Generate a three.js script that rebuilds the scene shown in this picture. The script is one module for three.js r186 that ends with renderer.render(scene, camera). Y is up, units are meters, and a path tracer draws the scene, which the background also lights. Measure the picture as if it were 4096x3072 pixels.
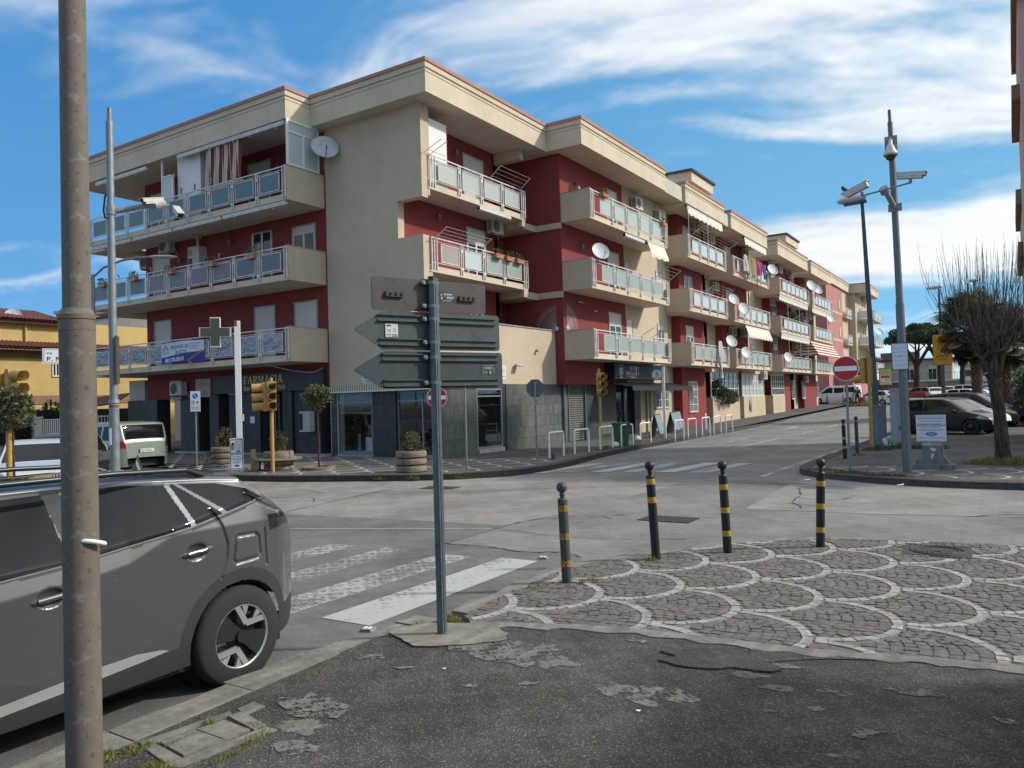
import * as THREE from 'three';
import { mergeGeometries, mergeVertices, toCreasedNormals } from 'three/addons/utils/BufferGeometryUtils.js';
// ---------- camera, sky, sun, exposure ----------
const scene = new THREE.Scene();
const camera = new THREE.PerspectiveCamera(52.96, 4 / 3, 0.1, 4000);
camera.position.set(0, 1.85, 0);
camera.rotation.set(0.0222531, 0.5759914, -0.0283660, 'YXZ');
scene.add(camera);
const renderer = new THREE.WebGLRenderer({ antialias: true });
renderer.toneMapping = THREE.LinearToneMapping;
renderer.toneMappingExposure = 1.15;
renderer.shadowMap.enabled = true;
const SUN = new THREE.Vector3(1.6, 1.3, -1.05).normalize();
const sun = new THREE.DirectionalLight(new THREE.Color(1.0, 0.93, 0.82), 3.1);
sun.position.copy(SUN).multiplyScalar(120).add(new THREE.Vector3(-10, 0, -30));
sun.target.position.set(-10, 0, -30);
sun.castShadow = true; sun.shadow.radius = 5;
sun.shadow.mapSize.set(4096, 4096);
Object.assign(sun.shadow.camera, { left: -70, right: 70, top: 70, bottom: -70, near: 1, far: 300 });
scene.add(sun, sun.target);
// ---------- noise ----------
let RS = 12345;
const rnd = () => { RS = (RS + 0x6d2b79f5) | 0; let t = Math.imul(RS ^ (RS >>> 15), 1 | RS); t = (t + Math.imul(t ^ (t >>> 7), 61 | t)) ^ t; return ((t ^ (t >>> 14)) >>> 0) / 4294967296; };
const rr = (a, b) => a + (b - a) * rnd();
const hash = (x, y, s) => { let h = Math.imul(x, 374761393) ^ Math.imul(y, 668265263) ^ Math.imul(s, 974634541); h = Math.imul(h ^ (h >>> 13), 1274126177); return ((h ^ (h >>> 16)) >>> 0) / 4294967296; };
const mod = (a, n) => ((a % n) + n) % n;
function vn(x, y, per, s) { // tileable value noise
const xi = Math.floor(x), yi = Math.floor(y), fx = x - xi, fy = y - yi, u = fx * fx * (3 - 2 * fx), v = fy * fy * (3 - 2 * fy);
const x0 = mod(xi, per), x1 = mod(xi + 1, per), y0 = mod(yi, per), y1 = mod(yi + 1, per);
const a = hash(x0, y0, s), b = hash(x1, y0, s), c = hash(x0, y1, s), d = hash(x1, y1, s);
return a + (b - a) * u + (c - a) * v + (a - b - c + d) * u * v;
}
function fbm(x, y, per, oct, s, g = 0.5) { let r = 0, a = 1, t = 0; for (let i = 0; i < oct; i++) { r += a * vn(x, y, per, s + i); t += a; a *= g; x *= 2; y *= 2; per *= 2; } return r / t; }
const sst = (a, b, x) => { const t = Math.min(1, Math.max(0, (x - a) / (b - a))); return t * t * (3 - 2 * t); };
const lerp = (a, b, t) => a + (b - a) * t, clamp = (x, a = 0, b = 1) => Math.min(b, Math.max(a, x));
// ---------- sky ----------
{
const W = 2048, H = 1024, D = new Float32Array(W * H * 4);
const yaw = 0.5759914, bump = (az, el, a0, e0, sa, se) => Math.exp(-(((az - a0) / sa) ** 2) - (((el - e0) / se) ** 2));
for (let j = 0; j < H; j++) for (let i = 0; i < W; i++) {
const th = (i / W - 0.5) * 2 * Math.PI, ph = ((j + 0.5) / H - 0.5) * Math.PI;
const dx = Math.cos(ph) * Math.cos(th), dy = Math.sin(ph), dz = Math.cos(ph) * Math.sin(th);
let az = Math.atan2(dx, -dz) + yaw; az = mod(az + Math.PI, 2 * Math.PI) - Math.PI; // right of view is positive
const A = az * 57.3, E = ph * 57.3, k = (j * W + i) * 4;
const e = Math.max(0, dy);
// clear air
const hz = Math.exp(-e * 4.2), rt = sst(-32, 30, A);
let r = lerp(0.035, 0.20, hz) + 0.06 * rt, g = lerp(0.20, 0.50, hz) + 0.10 * rt, b = lerp(0.50, 0.82, hz) + 0.07 * rt;
// cirrus, in a layer seen in perspective
const d = 1 / (e + 0.10), px = dx * d, pz = dz * d;
const ca = Math.cos(0.35), sa = Math.sin(0.35), ux = px * ca - pz * sa, uz = px * sa + pz * ca;
const wx = fbm(ux * 0.9 + 40, uz * 0.9 + 40, 512, 3, 71) - 0.5, wz = fbm(ux * 0.9 + 90, uz * 0.9 + 10, 512, 3, 73) - 0.5;
const n1 = fbm(ux * 0.55 + wx * 1.6 + 100, uz * 1.5 + wz * 1.6 + 100, 512, 6, 11, 0.55);
const n2 = fbm(ux * 1.3 + wx * 2.4 + 200, uz * 5.5 + wz * 3 + 200, 1024, 6, 31, 0.66), n3 = fbm(ux * 4 + wx * 5 + 300, uz * 9 + wz * 5 + 300, 2048, 5, 51, 0.62);
let bias = -0.16 + 0.36 * sst(-30, 12, A + 1.0 * (E - 22)) + 0.16 * sst(14, 32, A) * sst(8, 16, E) - 0.25 * bump(A, E, 7, 14, 11, 4.5) - 0.12 * bump(A, E, 24, 13, 14, 1.8);
bias += 0.12 * bump(A, E, -26, 24, 8, 3.5) - 0.16 * bump(A, E, -28, 13, 9, 8);
bias += 0.30 * bump(A, E, 27, 9.2, 10, 1.6) - 0.20 * bump(A, E, 25, 5.8, 14, 1.7);
if (Math.abs(az) > 0.75) bias = lerp(bias, 0.16, sst(0.75, 1.15, Math.abs(az)));
if (E > 34) bias = lerp(bias, 0.18, sst(34, 46, E));
let c = clamp((n1 - 0.46) * 1.9 + (n2 - 0.5) * 1.35 + (n3 - 0.5) * 0.55 + bias * 1.7 + 0.08);
c = c * c * (3 - 2 * c) * 0.94 * sst(-0.01, 0.03, dy);
const cosS = dx * SUN.x + dy * SUN.y + dz * SUN.z, s = Math.acos(clamp(cosS, -1, 1));
const glow = 1 + 1.3 * Math.exp(-s * s * 3) + 4 * Math.exp(-s * s * 18);
const t = 0.84 + 0.16 * (n1 - 0.45) + 0.22 * (n3 - 0.5);
r = lerp(r * (1 + 0.4 * Math.exp(-s * s * 2)), t * 0.97 * glow, c); g = lerp(g * (1 + 0.3 * Math.exp(-s * s * 2)), t * 1.0 * glow, c); b = lerp(b, t * 1.045 * glow * 0.97, c);
if (dy < 0) { r = 0.25; g = 0.24; b = 0.22; }
D[k] = r; D[k + 1] = g; D[k + 2] = b; D[k + 3] = 1;
}
const t = new THREE.DataTexture(D, W, H, THREE.RGBAFormat, THREE.FloatType);
t.mapping = THREE.EquirectangularReflectionMapping; t.magFilter = t.minFilter = THREE.LinearFilter; t.needsUpdate = true;
scene.background = t; scene.environment = t;
}
// ---------- textures ----------
function dtex(w, h, fn, srgb = true) {
const d = new Uint8Array(w * h * 4);
for (let j = 0; j < h; j++) for (let i = 0; i < w; i++) { const c = fn(i / w, j / h, i, j), k = (j * w + i) * 4; const a = Array.isArray(c) ? c : [c, c, c]; d[k] = clamp(a[0]) * 255; d[k + 1] = clamp(a[1]) * 255; d[k + 2] = clamp(a[2]) * 255; d[k + 3] = 255; }
const t = new THREE.DataTexture(d, w, h); t.wrapS = t.wrapT = THREE.RepeatWrapping; t.magFilter = THREE.LinearFilter; t.minFilter = THREE.LinearMipmapLinearFilter; t.generateMipmaps = true;
if (srgb) t.colorSpace = THREE.SRGBColorSpace; t.needsUpdate = true; return t;
}
const rep = (t, m) => { const c = t.clone(); c.repeat.set(1 / m, 1 / m); c.needsUpdate = true; return c; };
const N5 = [0, 1, 2].map((s) => { const w = 256, a = new Float32Array(w * w); for (let j = 0; j < w; j++) for (let i = 0; i < w; i++) a[j * w + i] = fbm(i / w * 4, j / w * 4, 4, 6, 500 + s * 40, 0.55); return (u, v) => { const x = mod(u * w, w), y = mod(v * w, w), xi = x | 0, yi = y | 0, fx = x - xi, fy = y - yi, x1 = (xi + 1) % w, y1 = (yi + 1) % w; return lerp(lerp(a[yi * w + xi], a[yi * w + x1], fx), lerp(a[y1 * w + xi], a[y1 * w + x1], fx), fy); }; });
const grain = (i, j, s) => hash(i, j, s);
// plaster: faint patches, rain streaks and grain
const T_plaster = dtex(512, 512, (u, v, i, j) => { const m = N5[0](u, v), st = N5[1](u * 6, v * 0.5), f = N5[2](u * 5, v * 5); const q = 0.92 + 0.10 * (m - 0.5) + 0.03 * (st - 0.5) + 0.05 * (f - 0.5) + 0.04 * (grain(i, j, 3) - 0.5); return [q, q * 0.995, q * 0.985]; });
const T_plasterB = dtex(512, 512, (u, v, i, j) => 0.5 + 0.4 * (N5[1](u * 8, v * 8) - 0.5) + 0.3 * (grain(i, j, 8) - 0.5), false);
// asphalt with aggregate (tile of 2 m)
const agg = (s, n) => { const w = 1024, a = new Float32Array(w * w); let seed = s; const R = () => { seed = (seed * 1664525 + 1013904223) >>> 0; return seed / 4294967296; }; for (let k = 0; k < n; k++) { const x = R() * w, y = R() * w, r = 0.8 + R() * R() * 3.2, b = R(); const e = 0.6 + R() * 0.8; for (let dy = -4; dy <= 4; dy++) for (let dx = -4; dx <= 4; dx++) { const q = Math.hypot(dx * e, dy / e) / r; if (q < 1) { const id = mod((y | 0) + dy, w) * w + mod((x | 0) + dx, w); a[id] = Math.max(a[id], (0.35 + 0.65 * b) * (1 - q * q * 0.5)); } } } return a; };
const AG = agg(77, 60000);
const T_asph = dtex(1024, 1024, (u, v, i, j) => { const a = AG[j * 1024 + i], m = N5[0](u, v), f = N5[1](u * 4, v * 4); let q = 0.27 + 0.42 * a * a + 0.24 * (m - 0.5) + 0.18 * (f - 0.5) + 0.12 * (grain(i, j, 1) - 0.5); if (a > 0.96) q += 0.2; return [q, q * 0.975, q * 0.955]; });
const T_asphB = dtex(1024, 1024, (u, v, i, j) => { const a = AG[j * 1024 + i]; return 0.25 + 0.55 * a + 0.15 * N5[1](u * 4, v * 4); }, false);
// road: finer, worn smooth, tile 4 m
const T_road = dtex(1024, 1024, (u, v, i, j) => { const a = AG[mod(j * 2, 1024) * 1024 + mod(i * 2, 1024)], m = N5[0](u, v), f = N5[1](u * 3, v * 3), f2 = N5[2](u * 9, v * 9); const q = 0.66 + 0.13 * (a - 0.4) + 0.22 * (m - 0.5) + 0.15 * (f - 0.5) + 0.12 * (f2 - 0.5) + 0.09 * (grain(i, j, 2) - 0.5); return [q, q * 0.985, q * 0.965]; });
const T_stone = dtex(512, 512, (u, v, i, j) => { const m = N5[0](u * 2, v * 2), st = N5[1](u * 5, v * 0.6), f = N5[2](u * 8, v * 8); const q = 0.74 + 0.26 * (m - 0.5) + 0.26 * (st - 0.5) + 0.22 * (f - 0.5); return [q, q, q]; });
const T_wear = dtex(512, 512, (u, v, i, j) => { const m = N5[0](u, v), f = N5[1](u * 4, v * 4), g2 = N5[2](u * 11, v * 11); return sst(0.40, 0.60, 0.45 * m + 0.35 * f + 0.30 * g2 + 0.10 * (grain(i, j, 5) - 0.5)); }, false);
const T_bark = dtex(256, 512, (u, v, i, j) => { const a = N5[0](u * 3 + 0.15 * N5[1](u, v * 3), v * 0.8), f = N5[2](u * 7, v * 4); const q = 0.25 + 0.8 * (a - 0.35) + 0.4 * (f - 0.4); return [q, q * 0.92, q * 0.85]; });
const T_glassR = dtex(256, 256, (u, v, i, j) => 0.5 + 0.9 * (N5[1](u * 3, v * 3) - 0.5), false);
const T_slat = dtex(8, 64, (u, v) => { const q = (v * 8) % 1; return q < 0.14 ? 0.05 : 0.55 + 0.45 * Math.sin(Math.PI * (q - 0.14) / 0.86); }, false);
const T_metal = dtex(256, 256, (u, v, i, j) => { const q = 0.86 + 0.24 * (N5[0](u * 2, v * 2) - 0.5) + 0.2 * (N5[1](u * 9, v * 9) - 0.5) + 0.05 * (grain(i, j, 9) - 0.5); return q; });
// ---------- materials ----------
const lin = (r, g, b) => new THREE.Color().setRGB(r, g, b);
const M = {};
const std = (name, r, g, b, rough = 0.85, extra = {}) => (M[name] = new THREE.MeshStandardMaterial({ color: lin(r, g, b), roughness: rough, ...extra }));
const plaster = (name, r, g, b, m = 5) => std(name, r, g, b, 0.92, { map: rep(T_plaster, m), bumpMap: rep(T_plasterB, 1.5), bumpScale: 0.003 });
plaster('beige', 0.62, 0.50, 0.365); plaster('cornice', 0.70, 0.60, 0.455); plaster('soffit', 0.66, 0.60, 0.52); plaster('red', 0.27, 0.046, 0.044); plaster('pinkwall', 0.52, 0.22, 0.19); plaster('palepink', 0.66, 0.40, 0.36); plaster('pinkred', 0.34, 0.07, 0.065);
plaster('yellow', 0.60, 0.43, 0.17); plaster('brownband', 0.30, 0.19, 0.12); plaster('white', 0.74, 0.70, 0.62); plaster('pale', 0.62, 0.57, 0.48);
std('yellow2', 0.62, 0.48, 0.06, 0.7); std('coping', 0.50, 0.23, 0.17, 0.8, { map: rep(T_plaster, 2) });
std('whitemetal', 0.80, 0.78, 0.74, 0.45, { map: rep(T_metal, 1) });
std('whiteframe', 0.74, 0.72, 0.68, 0.5);
std('marble', 0.66, 0.63, 0.58, 0.5, { map: rep(T_stone, 2) });
std('shutter', 0.52, 0.50, 0.46, 0.7, { bumpMap: rep(T_slat, 0.4), bumpScale: 0.01 });
std('shuttermetal', 0.20, 0.195, 0.18, 0.5, { metalness: 0.2, map: rep(T_metal, 1.5) });
M.pane = new THREE.MeshPhysicalMaterial({ color: lin(0.02, 0.025, 0.03), roughness: 0.06, metalness: 0, specularIntensity: 1 });
M.shopglass = new THREE.MeshPhysicalMaterial({ color: lin(0.95, 0.97, 0.97), roughness: 0.02, transmission: 1, thickness: 0 });
const frost = (n, r, g, b) => (M[n] = new THREE.MeshPhysicalMaterial({ color: lin(r, g, b), roughness: 0.35, transmission: 0.25, thickness: 0, bumpMap: rep(T_glassR, 0.35), bumpScale: 0.004 }));
frost('glassteal', 0.085, 0.20, 0.235); frost('glassviolet', 0.20, 0.195, 0.235); frost('glassblue', 0.12, 0.19, 0.235); frost('glasspale', 0.50, 0.56, 0.52); frost('glassgreen', 0.38, 0.46, 0.41); frost('glasspink', 0.45, 0.38, 0.36); frost('glassmilk', 0.60, 0.68, 0.68);
std('relief', 0.30, 0.33, 0.38, 0.5);
std('darkstone', 0.055, 0.062, 0.072, 0.55, { map: rep(T_stone, 2.3) });
std('greystone', 0.16, 0.175, 0.155, 0.7, { map: rep(T_stone, 1.7) });
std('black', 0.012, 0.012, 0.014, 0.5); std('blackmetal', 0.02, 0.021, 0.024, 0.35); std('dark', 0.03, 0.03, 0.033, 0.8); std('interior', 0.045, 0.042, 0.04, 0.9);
std('acwhite', 0.70, 0.68, 0.62, 0.5, { map: rep(T_metal, 1) }); std('acgrille', 0.05, 0.05, 0.055, 0.6);
std('dish', 0.74, 0.74, 0.73, 0.5, { map: rep(T_metal, 1.2) });
std('galv', 0.30, 0.32, 0.325, 0.5, { metalness: 0.35, map: rep(T_metal, 0.6) });
std('galvdark', 0.16, 0.20, 0.21, 0.55, { metalness: 0.2, map: rep(T_metal, 0.6) });
std('steelblue', 0.10, 0.125, 0.145, 0.5, { metalness: 0.2, map: rep(T_metal, 0.7) });
std('trafyellow', 0.62, 0.36, 0.095, 0.55, { map: rep(T_metal, 0.5) });
std('lens', 0.02, 0.02, 0.02, 0.2);
std('redpaint', 0.42, 0.012, 0.025, 0.4); std('whitepaint', 0.78, 0.78, 0.76, 0.45); std('yelltape', 0.62, 0.34, 0.03, 0.5, { map: rep(T_metal, 0.15) });
std('concrete', 0.42, 0.37, 0.30, 0.9, { map: rep(T_stone, 1.1), bumpMap: rep(T_asphB, 1.2), bumpScale: 0.006 });
std('planter', 0.50, 0.41, 0.31, 0.95, { map: rep(T_asph, 0.6), bumpMap: rep(T_asphB, 0.8), bumpScale: 0.006 });
M.planter.color.multiplyScalar(4.2);
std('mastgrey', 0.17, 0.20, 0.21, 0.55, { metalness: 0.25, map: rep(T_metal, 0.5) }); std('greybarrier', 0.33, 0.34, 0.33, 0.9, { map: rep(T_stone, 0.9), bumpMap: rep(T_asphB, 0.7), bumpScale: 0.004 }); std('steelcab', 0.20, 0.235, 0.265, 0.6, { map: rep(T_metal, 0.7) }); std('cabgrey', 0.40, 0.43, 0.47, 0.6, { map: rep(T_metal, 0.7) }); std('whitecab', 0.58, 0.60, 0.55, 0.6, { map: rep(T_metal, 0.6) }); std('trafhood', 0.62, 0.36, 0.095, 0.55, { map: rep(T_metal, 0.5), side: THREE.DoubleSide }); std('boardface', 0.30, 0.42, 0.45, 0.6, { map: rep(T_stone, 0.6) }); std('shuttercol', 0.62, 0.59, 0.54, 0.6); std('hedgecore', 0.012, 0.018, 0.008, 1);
std('bark', 0.30, 0.24, 0.18, 0.95, { map: rep(T_bark, 0.5), bumpMap: rep(T_bark, 0.5), bumpScale: 0.02 });
std('barkdark', 0.26, 0.21, 0.17, 0.95, { map: rep(T_bark, 0.6), bumpMap: rep(T_bark, 0.6), bumpScale: 0.025 });
std('twig', 0.15, 0.12, 0.095, 0.9);
std('rust', 0.20, 0.07, 0.03, 0.9); std('brown', 0.07, 0.05, 0.036, 0.8); std('cardboard', 0.40, 0.25, 0.14, 0.9); std('terracotta', 0.42, 0.17, 0.09, 0.9);
std('soil', 0.07, 0.05, 0.035, 1); std('tile', 0.26, 0.07, 0.045, 0.85, { map: rep(T_stone, 1) }); std('tiledark', 0.06, 0.05, 0.055, 0.7);
std('awning', 0.66, 0.62, 0.52, 0.9); std('awninggreen', 0.22, 0.25, 0.14, 0.9); std('stripered', 0.33, 0.075, 0.06, 0.9);
const leaf = (n, r, g, b) => (M[n] = new THREE.MeshPhysicalMaterial({ color: lin(r, g, b), roughness: 0.75, transmission: 0.18, thickness: 0, side: THREE.DoubleSide }));
leaf('leaf', 0.075, 0.115, 0.035); leaf('leafdark', 0.04, 0.065, 0.025); leaf('leafyellow', 0.16, 0.17, 0.045); leaf('leafred', 0.14, 0.07, 0.035); leaf('grass', 0.17, 0.23, 0.035); leaf('grassdry', 0.32, 0.26, 0.06); leaf('palmleaf', 0.19, 0.20, 0.11); leaf('pine', 0.045, 0.07, 0.028); leaf('hedge', 0.030, 0.052, 0.018); leaf('deadpalm', 0.22, 0.165, 0.10);
std('tyre', 0.022, 0.022, 0.023, 0.85); std('rim', 0.55, 0.56, 0.57, 0.3, { metalness: 0.7 }); std('plastic', 0.03, 0.031, 0.033, 0.65); std('chrome', 0.62, 0.63, 0.62, 0.28, { metalness: 0.6 });
M.tail = new THREE.MeshPhysicalMaterial({ color: lin(0.30, 0.008, 0.012), roughness: 0.2, clearcoat: 1 });
M.taildark = new THREE.MeshPhysicalMaterial({ color: lin(0.012, 0.009, 0.010), roughness: 0.15, clearcoat: 1 });
M.headlight = new THREE.MeshPhysicalMaterial({ color: lin(0.5, 0.5, 0.48), roughness: 0.15, clearcoat: 1, metalness: 0.3 });
const paint = (n, r, g, b, metal = 0.4) => (M[n] = new THREE.MeshPhysicalMaterial({ color: lin(r, g, b), metalness: metal, roughness: 0.38, clearcoat: 1, clearcoatRoughness: 0.04, side: THREE.DoubleSide }));
paint('cargrey', 0.115, 0.12, 0.118, 0.5); paint('carsage', 0.24, 0.285, 0.24, 0.3); paint('carsilver', 0.55, 0.57, 0.58, 0.3); paint('carwhite', 0.70, 0.69, 0.66, 0); paint('carblack', 0.010, 0.011, 0.015, 0.1); paint('cardark', 0.016, 0.018, 0.026, 0.2); paint('carblue', 0.05, 0.08, 0.20, 0.3); paint('carred', 0.35, 0.04, 0.03, 0.1);
M.carblack.clearcoat = M.cardark.clearcoat = 0.45;
M.carglass = new THREE.MeshPhysicalMaterial({ color: lin(0.008, 0.009, 0.010), roughness: 0.03, specularIntensity: 0.6, ior: 1.45, side: THREE.DoubleSide });
std('skin', 0.42, 0.26, 0.18, 0.7); std('cloth_navy', 0.02, 0.03, 0.06, 0.9); std('cloth_white', 0.6, 0.58, 0.56, 0.9); std('cloth_red', 0.45, 0.03, 0.03, 0.8); std('hair', 0.015, 0.012, 0.01, 0.8);
std('binplastic', 0.028, 0.10, 0.045, 0.5); std('trash', 0.55, 0.52, 0.36, 0.5); std('pinkcloth', 0.55, 0.06, 0.22, 0.9); std('khaki', 0.30, 0.24, 0.13, 0.9); std('bluecloth', 0.08, 0.12, 0.3, 0.9); std('cyan', 0.12, 0.38, 0.44, 0.6);
// ---------- geometry helpers ----------
const V = (x, y, z) => new THREE.Vector3(x, y, z);
class MB {
constructor() { this.p = []; this.n = []; this.u = []; this.c = null; }
tri(a, b, c, n, ua, ub, uc, nb, nc) { this.p.push(...a, ...b, ...c); this.n.push(...n, ...(nb || n), ...(nc || n)); this.u.push(...ua, ...ub, ...uc); }
quad(a, b, c, d, uv) { // counter-clockwise from outside
const e = [b[0] - a[0], b[1] - a[1], b[2] - a[2]], f = [d[0] - a[0], d[1] - a[1], d[2] - a[2]];
const n = [e[1] * f[2] - e[2] * f[1], e[2] * f[0] - e[0] * f[2], e[0] * f[1] - e[1] * f[0]], l = Math.hypot(...n) || 1; n[0] /= l; n[1] /= l; n[2] /= l;
const le = Math.hypot(...e), lf = Math.hypot(...f); uv = uv || [[0, 0], [le, 0], [le, lf], [0, lf]];
this.tri(a, b, c, n, uv[0], uv[1], uv[2]); this.tri(a, c, d, n, uv[0], uv[2], uv[3]); return this;
}
box(x0, x1, y0, y1, z0, z1) {
if (x0 > x1) [x0, x1] = [x1, x0]; if (y0 > y1) [y0, y1] = [y1, y0]; if (z0 > z1) [z0, z1] = [z1, z0];
const X = [[0, 1], [1, 1]];
this.quad([x0, y0, z1], [x1, y0, z1], [x1, y1, z1], [x0, y1, z1], [[x0, y0], [x1, y0], [x1, y1], [x0, y1]]);
this.quad([x1, y0, z0], [x0, y0, z0], [x0, y1, z0], [x1, y1, z0], [[x1, y0], [x0, y0], [x0, y1], [x1, y1]]);
this.quad([x1, y0, z1], [x1, y0, z0], [x1, y1, z0], [x1, y1, z1], [[z1, y0], [z0, y0], [z0, y1], [z1, y1]]);
this.quad([x0, y0, z0], [x0, y0, z1], [x0, y1, z1], [x0, y1, z0], [[z0, y0], [z1, y0], [z1, y1], [z0, y1]]);
this.quad([x0, y1, z1], [x1, y1, z1], [x1, y1, z0], [x0, y1, z0], [[x0, z1], [x1, z1], [x1, z0], [x0, z0]]);
this.quad([x0, y0, z0], [x1, y0, z0], [x1, y0, z1], [x0, y0, z1], [[x0, z0], [x1, z0], [x1, z1], [x0, z1]]);
return this;
}
geo(g, m) { // any BufferGeometry, uv scaled by s
g = g.index ? g.toNonIndexed() : g; if (m) { g = g.clone(); g.applyMatrix4(m); }
const P = g.attributes.position.array, Nn = g.attributes.normal.array, U = g.attributes.uv && g.attributes.uv.array, n = P.length / 3;
for (let i = 0; i < n * 3; i++) { this.p.push(P[i]); this.n.push(Nn[i]); } for (let i = 0; i < n * 2; i++) this.u.push(U ? U[i] : 0); return this;
}
cyl(a, b, r0, r1 = r0, n = 10, caps = true) {
const A = V(...a), B = V(...b), d = B.clone().sub(A), L = d.length(); d.normalize(); const s = Math.abs(d.y) > 0.9 ? V(1, 0, 0) : V(0, 1, 0), x = s.clone().cross(d).normalize(), y = d.clone().cross(x), sl = (r0 - r1) / L;
const pt = (q, r, k) => { const t = k / n * 2 * Math.PI; return [q.x + r * (x.x * Math.cos(t) + y.x * Math.sin(t)), q.y + r * (x.y * Math.cos(t) + y.y * Math.sin(t)), q.z + r * (x.z * Math.cos(t) + y.z * Math.sin(t))]; };
const nm = (k) => { const t = k / n * 2 * Math.PI, c = Math.cos(t), e = Math.sin(t), v = [x.x * c + y.x * e + d.x * sl, x.y * c + y.y * e + d.y * sl, x.z * c + y.z * e + d.z * sl], l = Math.hypot(...v); return [v[0] / l, v[1] / l, v[2] / l]; };
const per = 2 * Math.PI * Math.max(r0, r1);
for (let k = 0; k < n; k++) { const a0 = pt(A, r0, k), a1 = pt(A, r0, k + 1), b0 = pt(B, r1, k), b1 = pt(B, r1, k + 1), n0 = nm(k), n1 = nm(k + 1), u0 = k / n * per, u1 = (k + 1) / n * per; this.tri(a0, a1, b1, n0, [u0, 0], [u1, 0], [u1, L], n1, n1); this.tri(a0, b1, b0, n0, [u0, 0], [u1, L], [u0, L], n1, n0); }
if (caps) { const dn = [-d.x, -d.y, -d.z], dp = [d.x, d.y, d.z]; for (let k = 0; k < n; k++) { this.tri([A.x, A.y, A.z], pt(A, r0, k + 1), pt(A, r0, k), dn, [0, 0], [0.01, 0], [0, 0.01]); this.tri([B.x, B.y, B.z], pt(B, r1, k), pt(B, r1, k + 1), dp, [0, 0], [0.01, 0], [0, 0.01]); } }
return this;
}
bar(a, b, w, h = w, up = [0, 1, 0]) { // square bar
const A = V(...a), B = V(...b), d = B.clone().sub(A), L = d.length(); d.normalize(); let u = V(...up); if (Math.abs(u.dot(d)) > 0.95) u = V(1, 0, 0); const x = d.clone().cross(u).normalize(), y = d.clone().cross(x);
const m = new THREE.Matrix4().makeBasis(x, y, d.clone()).setPosition(A.clone().add(B).multiplyScalar(0.5)); const q = new MB().box(-w / 2, w / 2, -h / 2, h / 2, -L / 2, L / 2); return this.mb(q, m);
}
path(pts, r, n = 6) { for (let i = 0; i + 1 < pts.length; i++) this.cyl(pts[i], pts[i + 1], r, r, n, i === 0 || i + 2 === pts.length); return this; }
mb(q, m) { const v = V(0, 0, 0), nm = new THREE.Matrix3().getNormalMatrix(m); for (let i = 0; i < q.p.length; i += 3) { v.set(q.p[i], q.p[i + 1], q.p[i + 2]).applyMatrix4(m); this.p.push(v.x, v.y, v.z); v.set(q.n[i], q.n[i + 1], q.n[i + 2]).applyMatrix3(nm).normalize(); this.n.push(v.x, v.y, v.z); } for (const t of q.u) this.u.push(t); return this; }
sph(c, r, n = 12, sy = 1) { return this.geo(new THREE.SphereGeometry(r, n, Math.max(6, n * 0.7 | 0)), new THREE.Matrix4().makeScale(1, sy, 1).setPosition(...c)); }
prism(poly, y0, y1, bottom = false) { // poly: [[x,z],...] ; y1 may be a function of (x, z)
const f = typeof y1 === 'function' ? y1 : () => y1; let area = 0; for (let i = 0; i < poly.length; i++) { const [a, b] = poly[i], [c, d] = poly[(i + 1) % poly.length]; area += a * d - c * b; } if (area > 0) poly = poly.slice().reverse();
const tris = THREE.ShapeUtils.triangulateShape(poly.map(([x, z]) => new THREE.Vector2(x, -z)), []);
for (const t of tris) { const q = t.map((i) => [poly[i][0], f(...poly[i]), poly[i][1]]), u = t.map((i) => poly[i]); const e = [q[1][0] - q[0][0], q[1][2] - q[0][2]], g = [q[2][0] - q[0][0], q[2][2] - q[0][2]]; if (e[1] * g[0] - e[0] * g[1] > 0) this.tri(q[0], q[1], q[2], [0, 1, 0], u[0], u[1], u[2]); else this.tri(q[0], q[2], q[1], [0, 1, 0], u[0], u[2], u[1]); }
let s = 0; for (let i = 0; i < poly.length; i++) { const a = poly[i], b = poly[(i + 1) % poly.length], l = Math.hypot(b[0] - a[0], b[1] - a[1]); this.quad([a[0], y0, a[1]], [b[0], y0, b[1]], [b[0], f(...b), b[1]], [a[0], f(...a), a[1]], [[s, y0], [s + l, y0], [s + l, f(...b)], [s, f(...a)]]); s += l; }
return this;
}
// flat outline [[x,y],...] in the local xy plane, thickness t in z, centred; m places it
plate(poly, t, m, r = 0) { const s = new THREE.Shape(); if (r) round(s, poly, r); else poly.forEach(([x, y], i) => (i ? s.lineTo(x, y) : s.moveTo(x, y))); const g = new THREE.ExtrudeGeometry(s, { depth: t, bevelEnabled: false, curveSegments: 5 }); g.translate(0, 0, -t / 2); return this.geo(g, m); }
g() { const g = new THREE.BufferGeometry(); g.setAttribute('position', new THREE.Float32BufferAttribute(this.p, 3)); g.setAttribute('normal', new THREE.Float32BufferAttribute(this.n, 3)); g.setAttribute('uv', new THREE.Float32BufferAttribute(this.u, 2)); if (this.c) g.setAttribute('color', new THREE.Float32BufferAttribute(this.c, 3)); return g; }
build(name, mat, parent = scene) { return mesh(name, this.g(), mat, parent); }
}
function round(s, p, r) { const n = p.length; for (let i = 0; i < n; i++) { const a = p[(i + n - 1) % n], b = p[i], c = p[(i + 1) % n], la = Math.hypot(a[0] - b[0], a[1] - b[1]), lc = Math.hypot(c[0] - b[0], c[1] - b[1]), k = Math.min(r, la / 2, lc / 2); const q0 = [b[0] + (a[0] - b[0]) / la * k, b[1] + (a[1] - b[1]) / la * k], q1 = [b[0] + (c[0] - b[0]) / lc * k, b[1] + (c[1] - b[1]) / lc * k]; if (i) s.lineTo(...q0); else s.moveTo(...q0); s.quadraticCurveTo(b[0], b[1], ...q1); } s.closePath(); }
const used = {};
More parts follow.
